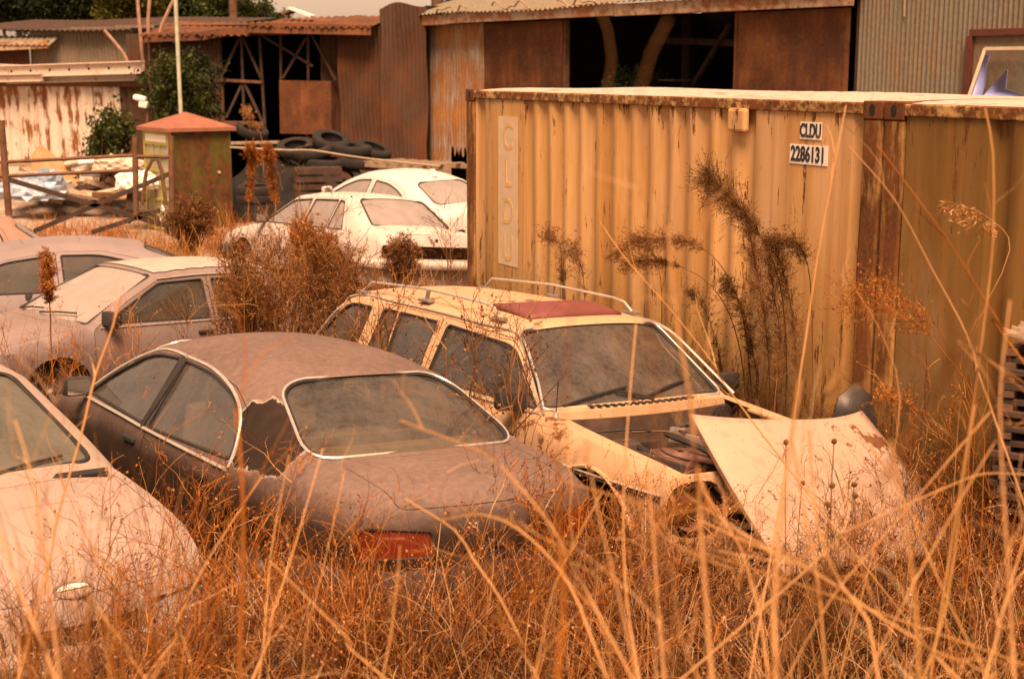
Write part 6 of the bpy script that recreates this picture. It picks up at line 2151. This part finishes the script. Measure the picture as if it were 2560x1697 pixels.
# weeds near grey4 and the yard
for k, (px, py, Y, h, kk, m_, lb) in enumerate(((95, 420, 11.0, 1.15, 1, ORANGE, 'orange weed before the front wing of the boxy grey saloon'), (30, 400, 11.5, 1.1, 3, ORANGE, 'orange weed before the bonnet of the boxy grey saloon'),
                          (125, 400, 11.2, 1.25, 0, ORANGE, 'weed leaning on the door mirror of the boxy grey saloon'), (185, 380, 11.8, 1.35, 2, BROWNW, 'thin brown weed before the front door of the boxy grey saloon'),
                          (262, 262, 17.2, 1.3, 0, BROWNW, 'thin dark weed before the front wing of the old white saloon'), (282, 262, 17.0, 1.7, 5, BROWNW, 'tall thin weed before the front door of the old white saloon'),
                          (455, 290, 14.5, 1.5, 0, BROWNW, 'brown weed at the left corner post of the yellow container'), (440, 300, 13.5, 1.0, 1, ORANGE, 'orange weed below the tail of the old white saloon'),
                          (395, 290, 14.5, .9, 4, ORANGE, 'orange weed below the bumper of the old white saloon'))):
    p = at(px, py, Y)
    weed_obj(kk, m_, (p.x, p.y, float(gz(p.x, p.y))), h, k * 2.1, label=lb, group='weeds in the middle of the yard')


# ---- plume headed weeds: arched stem with a fringe of fine twigs and seed
def plume(pts, Y, rad, n, tw, leaf, mat, label, start=.45, name='plume_weed', hang=.25, seed=1, group=None, root=True, nleaf=None, cat='weed'):
    rng = np.random.default_rng(seed)
    W_ = [at(px, py, Y + .12 * math.sin(i * 1.7 + seed)) for i, (px, py) in enumerate(pts)]
    if root:
        g = W_[0]
        W_ = [Vector((g.x, g.y, float(gz(g.x, g.y)) - .02))] + W_
    P = catmull([(*p, 0.0) for p in W_], .06)[:, :3]
    P = P + np.cumsum(rng.normal(0, .0012, P.shape), 0)
    parts = [strokes(P[None], taper(P[None], rad, .3), 4)]
    # resample upper part
    i0 = int(len(P) * start)
    Q = P[i0:]
    m = rng.integers(0, len(Q) - 1, n)
    b = Q[m] + (Q[m + 1] - Q[m]) * rng.uniform(0, 1, (n, 1))
    tg = unit(Q[m + 1] - Q[m])
    d = tg * 1.0 + unit(rng.normal(size=(n, 3))) * .55 + np.array([0, 0, -hang])
    frac = m / len(Q)
    L = tw * rng.uniform(.4, 1.1, n) * (.45 + .9 * np.sin(PI * np.clip(frac * .85 + .12, 0, 1)))
    T_ = curves(b, d, L, 4, .35, .04, rng=rng)
    parts.append(strokes(T_, taper(T_, rad * .28, .5), 2))
    T2 = branch_from(T_, 2, .3, 1., .8, (.3, .6), 3, rng=rng, bend=.3, wig=.04, up=0)
    parts.append(strokes(T2, taper(T2, rad * .2, .6), 2))
    C = np.concatenate([T_[:, -1], T_[:, -2], T2[:, -1], T2[:, -2]])
    nl = nleaf or len(C) * 2
    C = C[rng.integers(0, len(C), nl)] + rng.normal(0, leaf * .8, (nl, 3))
    parts.append(leaves_at(C, leaf * 1.35, rng, .24))
    V, F = fuse(parts)
    return tag(npmesh(name, V, F, mat), label, cat, group)


g_ = 'plumed weeds before the yellow container'
plume([(787, 380), (783, 300), (768, 248), (740, 208), (712, 178)], 9.6, .006, 520, .17, .0055, DARKW, 'tallest plumed weed, its dark head bowed left over the yellow container', .55, seed=1, group=g_)
plume([(752, 395), (744, 320), (725, 270), (690, 242), (640, 240)], 10.1, .0045, 340, .13, .005, BROWNW, 'plumed weed arching left towards the middle of the yellow container', .55, seed=2, group=g_)
plume([(745, 395), (735, 330), (710, 285), (668, 262), (628, 262)], 10.2, .0045, 280, .12, .005, BROWNW, 'lower plumed weed arching left below the other', .6, seed=3, group=g_)
plume([(770, 395), (766, 330), (758, 280), (748, 225)], 9.9, .005, 420, .13, .005, BROWNW, 'upright feathery weed under the bowed dark head', .35, seed=4, group=g_)
plume([(795, 400), (795, 330), (786, 280), (776, 245)], 9.6, .005, 400, .13, .005, BROWNW, 'upright weed right of the feathery one', .3, seed=5, group=g_)
plume([(812, 400), (812, 320), (808, 265), (795, 243), (772, 240)], 9.4, .005, 240, .13, .007, DARKW, 'plumed weed hooking left near the container post', .5, seed=6, group=g_)
plume([(760, 400), (752, 345), (740, 300), (730, 285)], 10.0, .005, 260, .12, .007, DARKW, 'short dark weed by the windshield corner of the estate car', .3, seed=7, group=g_)
plume([(725, 395), (716, 340), (700, 300), (690, 292)], 10.3, .004, 160, .10, .006, DARKW, 'short bent weed nearest the estate windshield', .3, seed=8, group=g_)
plume([(563, 300), (562, 270), (560, 245), (548, 236)], 11.6, .004, 140, .14, .007, BROWNW, 'small brown weed above the estate roof before the container', .3, seed=9, group=g_, hang=0)
plume([(585, 300), (580, 262), (572, 248)], 11.4, .004, 110, .12, .007, BROWNW, 'small weed right of the one above the estate roof', .3, seed=10, group=g_, hang=0)
plume([(662, 300), (655, 258), (640, 240), (620, 250)], 10.8, .004, 170, .13, .007, BROWNW, 'brown weed head hanging before the container middle', .4, seed=11, group=g_)
plume([(775, 400), (780, 340), (775, 300), (770, 262)], 9.5, .005, 360, .12, .005, BROWNW, 'dense brown weed in the middle of the plumed clump', .3, seed=12, group=g_)
plume([(958, 420), (975, 330), (1010, 250), (985, 216), (944, 200)], 6.2, .0028, 60, .08, .011, STRAW, 'oat grass stem drooping pale spikelets before the ochre container', .62, 'oat_grass', .9, 21, None, True, 130, 'grass')
plume([(975, 430), (940, 330), (905, 300), (880, 280)], 7.2, .003, 60, .16, .006, ORANGE, 'orange weed arching left before the ochre container', .5, seed=22)
plume([(985, 440), (935, 340), (895, 315), (858, 300)], 6.8, .004, 110, .20, .007, ORANGE, 'branching orange weed reaching the container corner post', .45, seed=23, hang=0)
plume([(970, 420), (930, 415), (905, 405), (880, 395)], 6.8, .003, 60, .10, .006, ORANGE, 'small orange twig curving up before the ochre container foot', .4, seed=24, hang=-.4)
# orange plumes beside the kiosk and in front of the left cars
for k, (pts, Y, lb, m_, tw, n) in enumerate((
        ([(248, 215), (250, 182), (252, 160), (250, 147)], 24.5, 'left one of two orange reed plumes right of the kiosk', ORANGE, .13, 520),
        ([(276, 212), (274, 190), (271, 165), (268, 149)], 24.3, 'right one of two orange reed plumes right of the kiosk', ORANGE, .14, 520),
        ([(51, 352), (50, 320), (48, 285), (46, 258)], 12.0, 'fluffy orange seed head before the side window of the lilac grey saloon', ORANGE, .085, 420),
        ([(262, 140), (252, 122), (246, 108)], 30.0, 'single pale reed plume before the dark open shed', STRAW, .16, 120))):
    plume(pts, Y, .008, n, tw, .013 if Y > 20 else .009, m_, lb, .32 if k != 2 else .55, 'reed_plume', .2, 30 + k, 'reed plumes', root=True)


# ---- brown bushes
def bush(name, foot, Y, blobs, n, mat, leaf, label, seed=1, rad=.010, group=None, tw=.14, cat='bush', lpt=5, rootz=None):
    """blobs: (px, py, rpx) crown masses; stems run from the foot to points in them"""
    rng = np.random.default_rng(seed)
    f = at(*foot, Y)
    f.z = float(gz(f.x, f.y)) if rootz is None else rootz
    wts = np.array([b[2] ** 2 for b in blobs], float)
    wts /= wts.sum()
    ib = rng.choice(len(blobs), n, p=wts)
    C = []
    for i in ib:
        px, py, r = blobs[i]
        c = at(px, py, Y + (i % 3 - 1) * .25)
        rw = r * Y / CAM_F
        v = unit(rng.normal(size=3)) * rng.uniform(.2, 1) ** .5
        C.append(np.array(c) + v * rw * np.array([1.0, 1.1, .95]))
    C = np.array(C)
    base = np.array(f)[None] + rng.normal(0, .06, (n, 3)) * np.array([1, 1, 0])
    t = np.linspace(0, 1, 7)[None, :, None]
    mid = (base + C) / 2 + rng.normal(0, .08, C.shape) + np.array([0, 0, .05])
    P = (1 - t) ** 2 * base[:, None] + 2 * t * (1 - t) * mid[:, None] + t * t * C[:, None]
    k = min(n, 60)
    stems = strokes(P[:k], taper(P[:k], rad, .3), 3)
    T_ = branch_from(P[:, 3:], 6, .3, 1., .9, (.35, .7), 4, rng=rng, bend=.3, wig=.04, up=.1)
    L = np.linalg.norm(T_[:, -1] - T_[:, 0], axis=1, keepdims=True)
    sc_ = np.minimum(1, tw / (L + 1e-6))[:, None]
    T_ = T_[:, :1] + (T_ - T_[:, :1]) * sc_
    T2 = branch_from(T_, 3, .2, 1., .9, (.35, .7), 3, rng=rng, bend=.3, wig=.05, up=.05)
    Q = np.concatenate([T2[:, -1], T2[:, 1], T_[:, -1], T_[:, 2]])
    Q = Q[rng.integers(0, len(Q), len(Q) * lpt // 4)] + rng.normal(0, leaf, (len(Q) * lpt // 4, 3))
    e = empty(name, f, (0, 0, 0), label, cat, group)
    Vs, Fs = fuse([stems])
    o1 = npmesh('stem', Vs - np.array(f), Fs, BARK if mat in (GREENL, YGREEN, DGREEN) else mat, e)
    V, F = fuse([strokes(T_, taper(T_, rad * .3, .5), 2), strokes(T2, taper(T2, rad * .2, .6), 2), leaves_at(Q, leaf * (1.3 if mat is BUSHM else 1), rng, .3 if mat is BUSHM else .55)])
    npmesh('foliage', V - np.array(f), F, mat, e)
    return e


bush('dry_bush', (296, 348), 12.4, [(303, 228, 12), (325, 240, 18), (342, 268, 27), (358, 296, 24), (318, 290, 26), (290, 258, 22), (352, 252, 14), (380, 300, 14), (272, 240, 16)], 300, BUSHM, .0085, 'large rusty brown dry bush in front of the old white saloon', 2)
bush('dry_bush', (262, 350), 11.6, [(248, 258, 26), (236, 288, 24), (262, 308, 22), (228, 240, 16), (280, 285, 24), (222, 312, 16)], 190, BUSHM, .008, 'greyish brown bush hiding the tail of the boxy grey saloon', 3)
bush('dry_bush', (190, 236), 22.5, [(185, 215, 14), (200, 218, 15), (175, 222, 10)], 150, BROWNW, .018, 'low brown bush at the foot of the kiosk', 4, .012, tw=.3)
bush('orange_bush', (400, 262), 16.8, [(402, 247, 11), (392, 250, 8), (412, 252, 7)], 90, BROWNW, .012, 'small round brown bush growing in the open tail of the old white saloon', 5)
bush('orange_bush', (305, 262), 16.5, [(305, 226, 10), (318, 238, 12), (330, 245, 10), (300, 240, 8)], 150, ORANGE, .012, 'orange bush hiding the rear door of the old white saloon', 6)
bush('green_bush', (105, 178), 31.0, [(107, 135, 9), (118, 120, 7), (100, 148, 8), (120, 132, 6), (112, 110, 5)], 34, GREENL, .055, 'dark green bush against the white peeling wall', 7, .03, tw=.4)
bush('green_bush', (170, 160), 32.5, [(163, 62, 9), (176, 74, 11), (192, 86, 11), (160, 88, 9), (182, 98, 9), (150, 72, 7)], 45, GREENL, .06, 'leafy green bush rising behind the kiosk', 8, .03, tw=.45)
bush('green_bush', (200, 150), 34.0, [(207, 92, 9), (210, 76, 7), (196, 62, 7)], 30, DGREEN, .06, 'darker green bush at the open side of the middle shed', 9, .03, tw=.4)
bush('green_bush', (560, 100), 30.0, [(640, 82, 10), (620, 85, 9)], 60, DGREEN, .04, 'small green plant in the dark bay of the long shed', 10, .015, tw=.3, rootz=1.0)

# ---- orange tufts at mid distance
for k, (px, py, Y, lb) in enumerate(((150, 232, 20.5, 'tuft of dry grass under the crossed bars, left'), (120, 236, 19.5, 'tuft of dry grass above the lilac grey roof'), (225, 240, 18.6, 'tuft of dry grass left of the old white saloon'),
                          (200, 248, 17.8, 'tuft of dry grass below the kiosk'), (178, 243, 18.5, 'tuft of dry grass right of the crossed bars'), (240, 205, 24.0, 'tuft of dry grass between kiosk and stacked tyres'),
                          (420, 278, 15.0, 'tuft of dry grass below the white bumper'), (445, 272, 15.5, 'tuft of dry grass beside the container corner'))):
    p = at(px, py, Y)
    N = 240
    B = np.stack([RNG.normal(0, .28, N), RNG.normal(0, .25, N), np.zeros(N)], -1)
    d = RNG.normal(0, .35, (N, 3)); d[:, 2] = 1
    P = curves(B, d, RNG.uniform(.35, .95, N), 5, .3, .02)
    V, F = strokes(P, taper(P, RNG.uniform(.004, .008, N)), 2)
    o = npmesh('grass_tuft', V, F, ORANGE if k % 2 else STRAW)
    o.location = (p.x, p.y, float(gz(p.x, p.y)))
    tag(o, lb, 'grass tuft', 'tufts of dry grass on the yard')


# denser fringe that buries the noses and tails of the near cars
def fringe(name, pts, n, wd, Lr, rad, mat, label, lean=.45):
    pts = np.array(pts, float)
    i = RNG.integers(0, len(pts) - 1, n)
    f = RNG.uniform(0, 1, (n, 1))
    b = pts[i] * (1 - f) + pts[i + 1] * f + RNG.normal(0, wd, (n, 2))
    k = free(b[:, 0], b[:, 1], -.02)
    b = b[k]; n = len(b)
    B = np.stack([b[:, 0], b[:, 1], gz(b[:, 0], b[:, 1]) - .02], -1)
    d = RNG.normal(0, lean, (n, 3)); d[:, 2] = 1
    P = curves(B, d, RNG.uniform(*Lr, n), 6, .45, .02)
    T_ = branch_from(P[::2], 3, .3, 1., .9, (.2, .45), 4, bend=.4, wig=.04, up=.1)
    C = T_[:, -1][RNG.integers(0, len(T_), len(T_) // 2)]
    V, F = fuse([strokes(P, taper(P, RNG.uniform(*rad, n), .4), 2), strokes(T_, taper(T_, RNG.uniform(rad[0] * .5, rad[1] * .5, len(T_)), .5), 2), leaves_at(C, .006)])
    return tag(npmesh(name, V, F, mat), label, 'grass', kind='stuff')


fringe('weed_fringe', [(-3.2, 4.9), (-2.5, 5.35), (-1.85, 5.85), (-1.35, 6.35)], 1700, .13, (.5, .85), (.0014, .0030), MIXM, 'dense weeds pressed against the bumper of the silver hatchback', .3)
fringe('weed_fringe', [(-1.1, 6.2), (-.5, 6.45), (.1, 6.75), (.7, 7.2)], 1600, .13, (.45, .8), (.0014, .0030), MIXM, 'dense weeds pressed against the bumper of the brown saloon', .3)
fringe('weed_fringe', [(-3.6, 5.5), (-2.4, 5.5), (-1.6, 6.1), (-1.3, 6.9)], 1300, .22, (.35, .95), (.0014, .0032), MIXM, 'tangled orange growth burying the nose of the silver hatchback')
fringe('weed_fringe', [(-1.5, 6.8), (-.9, 6.4), (-.2, 6.2), (.5, 6.6), (.9, 7.2)], 2000, .22, (.35, .95), (.0014, .0032), MIXM, 'tangled orange growth burying the tail of the brown saloon')
fringe('weed_fringe', [(.6, 6.8), (1.3, 6.7), (2.0, 7.0), (2.9, 7.6)], 1400, .20, (.3, .75), (.0014, .0032), THATCH, 'tangled growth round the foot of the loose bonnet')
fringe('weed_fringe', [(2.5, 6.0), (3.2, 7.5), (3.2, 9.0)], 1600, .35, (.3, .9), (.0012, .0026), ORANGE, 'tangled growth before the ochre container')


# ---- tall reeds and stalks close to the viewer
def stalk(pts, Y0, Y1, r, label, mat=REEDM, root=True, leafy=0, seed=0, group='tall dry stalks close to the viewer'):
    n = len(pts)
    W_ = [at(px, py, Y0 + (Y1 - Y0) * i / (n - 1)) for i, (px, py) in enumerate(pts)]
    if root:
        g = W_[-1]
        d = (W_[-1] - W_[-2]).normalized()
        z = float(gz(g.x, g.y))
        if g.z > z:
            k = (g.z - z) / max(.35, -d.z)
            q = g + d * k
            W_.append(Vector((q.x, q.y, float(gz(q.x, q.y)) - .03)))
    P = catmull([(*p, 0.0) for p in W_], .05)[:, :3]
    rr = np.linspace(.45, 1.0, len(P)) * r * .82
    # slight swellings at the nodes
    rr = rr * (1 + .25 * (np.arange(len(P)) % 6 == 0))
    parts = [strokes(P[None], rr[None], 6)]
    rng = np.random.default_rng(seed + 100)
    if leafy:
        m = rng.integers(0, max(1, int(len(P) * .8)), leafy)
        b = P[m]
        d = unit(P[np.minimum(m + 1, len(P) - 1)] - b) * -1.0 + unit(rng.normal(size=(leafy, 3))) * .7
        T_ = curves(b, d, rng.uniform(.08, .3, leafy), 5, .5, .02, rng=rng)
        parts.append(strokes(T_, taper(T_, r * .35, .3), 2))
        T2 = branch_from(T_, 3, .2, 1., .9, (.3, .6), 3, rng=rng, bend=.4, wig=.04)
        parts.append(strokes(T2, taper(T2, r * .2, .5), 2))
    V, F = fuse(parts)
    o = npmesh('reed_stalk', V, F, mat, smooth=False)
    return tag(o, label, 'stalk', group)


ST = [
    ([(846, 105), (831, 184), (817, 260), (806, 336), (794, 413), (784, 480)], 4.6, 4.2, .0052, 'pale straight stalk rising left of the container corner post'),
    ([(600, 222), (627, 260), (671, 310), (716, 367), (757, 427)], 5.4, 5.0, .0052, 'pale stalk slanting across the right half of the estate windshield'),
    ([(848, 145), (895, 200), (932, 269), (961, 322), (978, 365), (993, 414)], 4.6, 4.4, .0048, 'stalk slanting right from the container corner post'),
    ([(877, 145), (903, 179), (947, 239), (984, 298), (1008, 335), (1026, 365)], 4.2, 4.0, .0050, 'orange stalk parallel above the slanting one on the ochre container'),
    ([(985, 108), (993, 153), (993, 239), (987, 300), (978, 368), (969, 430)], 3.9, 3.7, .0050, 'upright stalk near the right edge before the ochre container'),
    ([(668, 225), (673, 290), (679, 337), (690, 398), (696, 465), (700, 520)], 2.3, 2.2, .0050, 'blurred stalk standing before the estate windshield centre'),
    ([(636, 324), (629, 405), (624, 490), (625, 576), (638, 670)], 3.6, 3.0, .0042, 'slim pale stalk before the estate front wing'),
    ([(122, 298), (108, 340), (95, 376), (80, 439), (57, 518), (40, 600)], 4.4, 3.8, .0065, 'thick pale stalk rising left of the brown saloon mirror'),
    ([(236, 410), (239, 439), (243, 500), (243, 561), (240, 653)], 2.4, 2.3, .0052, 'blurred orange stalk before the brown saloon rear wheel'),
    ([(263, 474), (207, 561), (176, 622), (145, 677)], 3.9, 3.4, .0045, 'pale stalk slanting from brown saloon wheel to the lower left'),
    ([(289, 454), (272, 546), (266, 607), (259, 677)], 3.7, 3.3, .0040, 'upright stalk left of the brown saloon tail'),
    ([(323, 448), (291, 558), (272, 614), (253, 678)], 3.8, 3.3, .0048, 'stalk leaning right below the brown saloon rear window corner'),
    ([(405, 498), (455, 530), (473, 558), (501, 599), (524, 647), (539, 680)], 3.7, 3.3, .0055, 'bright bent stalk curving down below the brown saloon boot'),
    ([(602, 492), (565, 561), (546, 615), (533, 680)], 3.5, 3.1, .0050, 'pale stalk leaning right beneath the estate wheel arch'),
    ([(440, 520), (481, 514), (519, 529), (557, 566), (580, 606), (608, 680)], 3.2, 2.9, .0048, 'arched stalk sweeping right below the brown saloon'),
    ([(400, 420), (484, 453), (511, 477), (546, 518), (572, 561), (594, 606)], 2.9, 2.7, .0045, 'soft stalk slanting over the brown saloon boot lid'),
    ([(560, 480), (640, 505), (664, 537), (740, 573), (817, 590)], 3.1, 3.0, .0042, 'low stalk lying across the weeds under the estate nose'),
    ([(700, 520), (737, 537), (817, 573), (878, 615), (932, 649), (960, 680)], 3.0, 2.7, .0060, 'thick pale stalk lying towards the lower right corner'),
    ([(800, 380), (789, 454), (782, 515), (776, 570), (774, 622), (777, 690)], 2.1, 2.0, .0060, 'broad blurred reed before the loose bonnet'),
    ([(791, 430), (802, 500), (812, 546), (820, 600), (826, 680)], 2.9, 2.7, .0045, 'orange stalk right of the broad blurred reed'),
    ([(809, 430), (818, 525), (841, 584), (868, 620), (880, 690)], 3.0, 2.7, .0055, 'stalk bending right below the loose bonnet centre'),
    ([(1026, 474), (985, 473), (955, 483), (878, 517), (835, 537), (800, 575)], 3.5, 3.3, .0045, 'long stalk lying across the right half of the loose bonnet'),
    ([(975, 405), (969, 439), (959, 515), (947, 599), (923, 680)], 3.2, 2.9, .0050, 'upright stalk right of the loose bonnet'),
    ([(1030, 520), (1001, 615), (984, 680)], 3.0, 2.8, .0055, 'bright stalk in the lower right corner'),
    ([(700, 480), (715, 508), (740, 546), (753, 589), (762, 625), (769, 680)], 3.2, 2.9, .0055, 'bright bent reed below the left edge of the loose bonnet'),
    ([(856, 290), (880, 330), (900, 400), (880, 520), (850, 640)], 4.6, 4.2, .0030, 'thin bent stem by the black panel'),
    ([(780, 690), (830, 600), (880, 540), (940, 470), (1000, 400), (1020, 380)], 3.0, 3.4, .0045, 'stalk rising rightwards from the bottom centre right'),
    ([(860, 690), (905, 600), (960, 500), (1005, 425), (1026, 392)], 2.8, 3.1, .0045, 'long stalk rising to the right edge by the plank stack'),
    ([(870, 445), (905, 500), (930, 560), (990, 680)], 3.4, 3.0, .0050, 'stalk falling right from the loose bonnet corner'),
    ([(15, 420), (30, 470), (45, 560), (60, 680)], 2.6, 2.3, .0035, 'thin blurred stalk before the silver hatchback windshield'),
    ([(-5, 520), (20, 590), (45, 650), (60, 690)], 2.5, 2.3, .0060, 'stalk in the lower left corner'),
    ([(60, 545), (90, 600), (130, 650), (155, 690)], 3.2, 2.9, .0040, 'stalk slanting right below the silver hatchback'),
    ([(270, 560), (300, 590), (350, 640), (400, 690)], 3.4, 3.0, .0040, 'stalk slanting right through the lower weeds left of centre'),
    ([(345, 470), (325, 560), (305, 640), (300, 690)], 4.0, 3.6, .0030, 'thin upright stem before the left tail lamp'),
    ([(400, 545), (395, 600), (380, 690)], 3.2, 2.9, .0045, 'stalk standing under the brown saloon boot'),
    ([(648, 470), (655, 560), (665, 690)], 2.7, 2.5, .0045, 'soft stalk before the estate lamp hole'),
    ([(585, 440), (600, 520), (620, 600), (640, 690)], 2.5, 2.3, .0040, 'soft stalk slanting before the estate wheel arch'),
    ([(890, 440), (905, 520), (915, 600), (920, 690)], 2.2, 2.0, .0045, 'blurred upright stalk before the right edge of the loose bonnet'),
    ([(1010, 300), (1000, 400), (1005, 520), (1015, 680)], 2.6, 2.3, .0040, 'blurred stalk at the right edge'),
    ([(560, 540), (563, 600), (556, 690)], 1.7, 1.6, .0045, 'broad brown blurred stem at the bottom centre'),
    ([(600, 10), (612, 60), (590, 180), (570, 330), (560, 480)], 1.5, 1.35, .0016, 'faint blurred stem crossing the dark bay and container'),
    ([(668, 20), (640, 90), (655, 200), (650, 330), (660, 470)], 1.25, 1.15, .0017, 'faint blurred stem in front of the dark shed bay'),
    ([(1040, 225), (980, 320), (930, 400), (870, 500)], 1.2, 1.15, .0035, 'faint blurred grey stem slanting over the ochre container'),
]
for i, (pts, Y0, Y1, r, lb) in enumerate(ST):
    stalk(pts, Y0, Y1, r, lb, BROWNW if 'faint' in lb else STRAW if i % 3 == 1 else (ORANGE if 'orange' in lb or 'brown blurred' in lb else REEDM), leafy=(0 if 'faint' in lb else 9 if i % 2 else 3), seed=i)

for k, (px, py, lb) in enumerate(((786, 442, 'dark seed pod highest at the left of the bonnet weeds'), (834, 441, 'dark seed pod on the top edge of the loose bonnet'), (802, 483, 'seed pod left of the pair over the loose bonnet centre'),
                          (832, 485, 'seed pod in the middle of the loose bonnet'), (854, 484, 'largest dark seed pod over the loose bonnet'), (855, 495, 'seed pod just below the largest one'),
                          (828, 504, 'seed pod among dark twigs low on the loose bonnet'), (880, 551, 'seed pod at the lower right of the loose bonnet'), (683, 541, 'seed pod before the grey plastic liner'))):
    Y = 6.1 + .1 * (k % 3)
    tp = at(px, py, Y)
    e = empty('seed_stalk', (tp.x, tp.y, float(gz(tp.x, tp.y))), (0, 0, 0), lb, 'weed', 'seed pods on dark stems before the loose bonnet')
    L = tp - e.location
    P = [L * t + Vector((.05 * math.sin(t * 3 + k), .03 * math.sin(t * 5 + k), 0)) * (1 - t) for t in np.linspace(0, 1, 10)]
    tube('stem', P, .0022, DARKW, e, 4)
    lathe('seed_pod', [(.001, .016), (.009, .012), (.013, .002), (.010, -.008), (.002, -.014)], DARKW, e, 10, Matrix.Translation(L) @ R3(x=.5, y=.3 * k), 80)


# clump of soft orange grass before the silver hatchback, and fields of medium stalks
def stemfield(name, N, x0, x1, y0, y1, Lr, rad, mat, label, lean=.35, K=6, cone=.3, bend=.25, sides=3):
    B = scatter(N, x0, x1, y0, y1, .0, cone=cone)
    n = len(B)
    d = RNG.normal(0, lean, (n, 3)); d[:, 2] = 1
    P = curves(B, d, RNG.uniform(*Lr, n), K, bend, .012)
    V, F = strokes(P, taper(P, RNG.uniform(*rad, n), .4), sides)
    return tag(npmesh(name, V, F, mat), label, 'grass', kind='stuff')


stemfield('dry_stems', 900, -3.2, 3.6, 2.9, 6.4, (.35, 1.0), (.0016, .0040), REEDM, 'scattered pale stems standing in the foreground grass', .55)
stemfield('orange_stems', 1500, -3.2, 3.6, 3.0, 7.4, (.3, .85), (.0014, .0034), MIXM, 'orange stems standing in the foreground grass', .6)
stemfield('reed_stems', 520, .45, 3.0, 2.7, 6.0, (.45, 1.15), (.0018, .0038), REEDM, 'crossing reeds massed at the lower right', .6)
c0 = at(88, 640, 2.7)
n = 150
B = np.stack([c0.x + RNG.normal(0, .06, n), c0.y + RNG.normal(0, .15, n), np.full(n, 0)], -1)
B[:, 2] = gz(B[:, 0], B[:, 1])
d = RNG.normal(0, .16, (n, 3)); d[:, 2] = 1; d[:, 0] -= .02
P = curves(B, d, RNG.uniform(.7, 1.30, n), 7, .2, .012)
V, F = strokes(P, taper(P, RNG.uniform(.001, .0025, n), .4), 3)
tag(npmesh('grass_clump', V, F, ORANGE), 'soft blurred clump of orange grass before the badge of the silver hatchback', 'grass clump')


# ---- trees behind the sheds
def tree(name, px, Y, top, blobs, mat, label, seed, leaf=.09, n=260, trunk=.14, group='trees behind the sheds'):
    rng = np.random.default_rng(seed)
    b = at(px, top, Y); b.z = 0
    e = empty(name, b, (0, 0, 0), label, 'tree', group)
    C = []
    for (qx, qy, r) in blobs:
        m = int(n * (r / 20) ** 2) + 12
        c = np.array(at(qx, qy, Y + rng.uniform(-.8, .8)))
        v = unit(rng.normal(size=(m, 3))) * (rng.uniform(.25, 1, (m, 1)) ** .5)
        C.append(c + v * r * Y / CAM_F * np.array([1, 1, .9]))
    cs = [c.mean(0) for c in C]
    P = []
    bb = np.array(b)
    for c in cs:
        t = np.linspace(0, 1, 8)[:, None]
        mid = bb * .5 + c * .5 + rng.normal(0, .25, 3) + np.array([0, 0, .5])
        P.append((1 - t) ** 2 * bb + 2 * t * (1 - t) * mid + t * t * c)
    P = np.array(P)
    V, F = strokes(P, taper(P, trunk, .25), 6)
    npmesh('trunk', V - bb, F, BARK, e, smooth=True)
    C = np.concatenate(C)
    # each point grows a twig cluster
    K_ = 11
    Q = np.repeat(C, K_, 0) + rng.normal(0, leaf * 1.7, (len(C) * K_, 3))
    V, F = leaves_at(Q, leaf, rng, .45)
    npmesh('crown', V - bb, F, mat, e)
    return e


tree('leafy_tree', 20, 52, 10, [(0, 6, 22), (-30, 5, 28), (22, 14, 18), (35, -5, 24), (10, -20, 30), (-20, -25, 34)], DGREEN, 'dark green tree at the upper left corner behind the grey shed', 1)
tree('leafy_tree', 70, 53, 8, [(60, 5, 18), (75, -6, 24), (90, 8, 16), (55, -22, 28), (95, -24, 26)], DGREEN, 'dark tree left of the yellow green one', 2)
tree('leafy_tree', 135, 48, 5, [(112, 14, 13), (128, 8, 15), (108, 26, 9), (140, -6, 20), (120, -18, 24), (148, 12, 10)], YGREEN, 'yellow green drooping tree above the grey shed', 3, .08)
tree('leafy_tree', 190, 50, 5, [(170, 8, 18), (190, -2, 22), (205, 12, 16), (220, -8, 22), (200, -25, 26), (228, 14, 12)], GREENL, 'mid green tree behind the thin pole', 4)
tree('leafy_tree', 262, 52, 5, [(250, 14, 9), (262, 8, 8), (243, 4, 10), (270, 18, 7), (282, 20, 6)], GREENL, 'small green treetop against the white sky', 5, .07)
tree('leafy_tree', 470, 50, 0, [(455, -2, 10), (480, 0, 12), (510, -6, 16)], DGREEN, 'dark treetop just above the roof of the long shed', 6)
# bare pinkish stems of the drooping tree in front of the shed
ys = empty('sapling', at(146, 60, 37), (0, 0, 0), 'thin pinkish sapling stems in front of the grey shed under the yellow green tree', 'sapling')
y0_ = ys.location.copy()
for a in ([(152, 130), (150, 60), (148, 20), (152, -20)], [(155, 130), (156, 62), (162, 25), (180, -12)], [(150, 130), (141, 40), (138, 5), (136, -20)], [(148, 120), (130, 68), (121, 50), (104, 30)]):
    P = catmull([(*(at(px, py, 37) - y0_), 0) for px, py in a], .4)[:, :3]
    tube('stem', P, .045, plain('pinkish_bark', (.36, .20, .13), .9, var=.3), ys, 6)
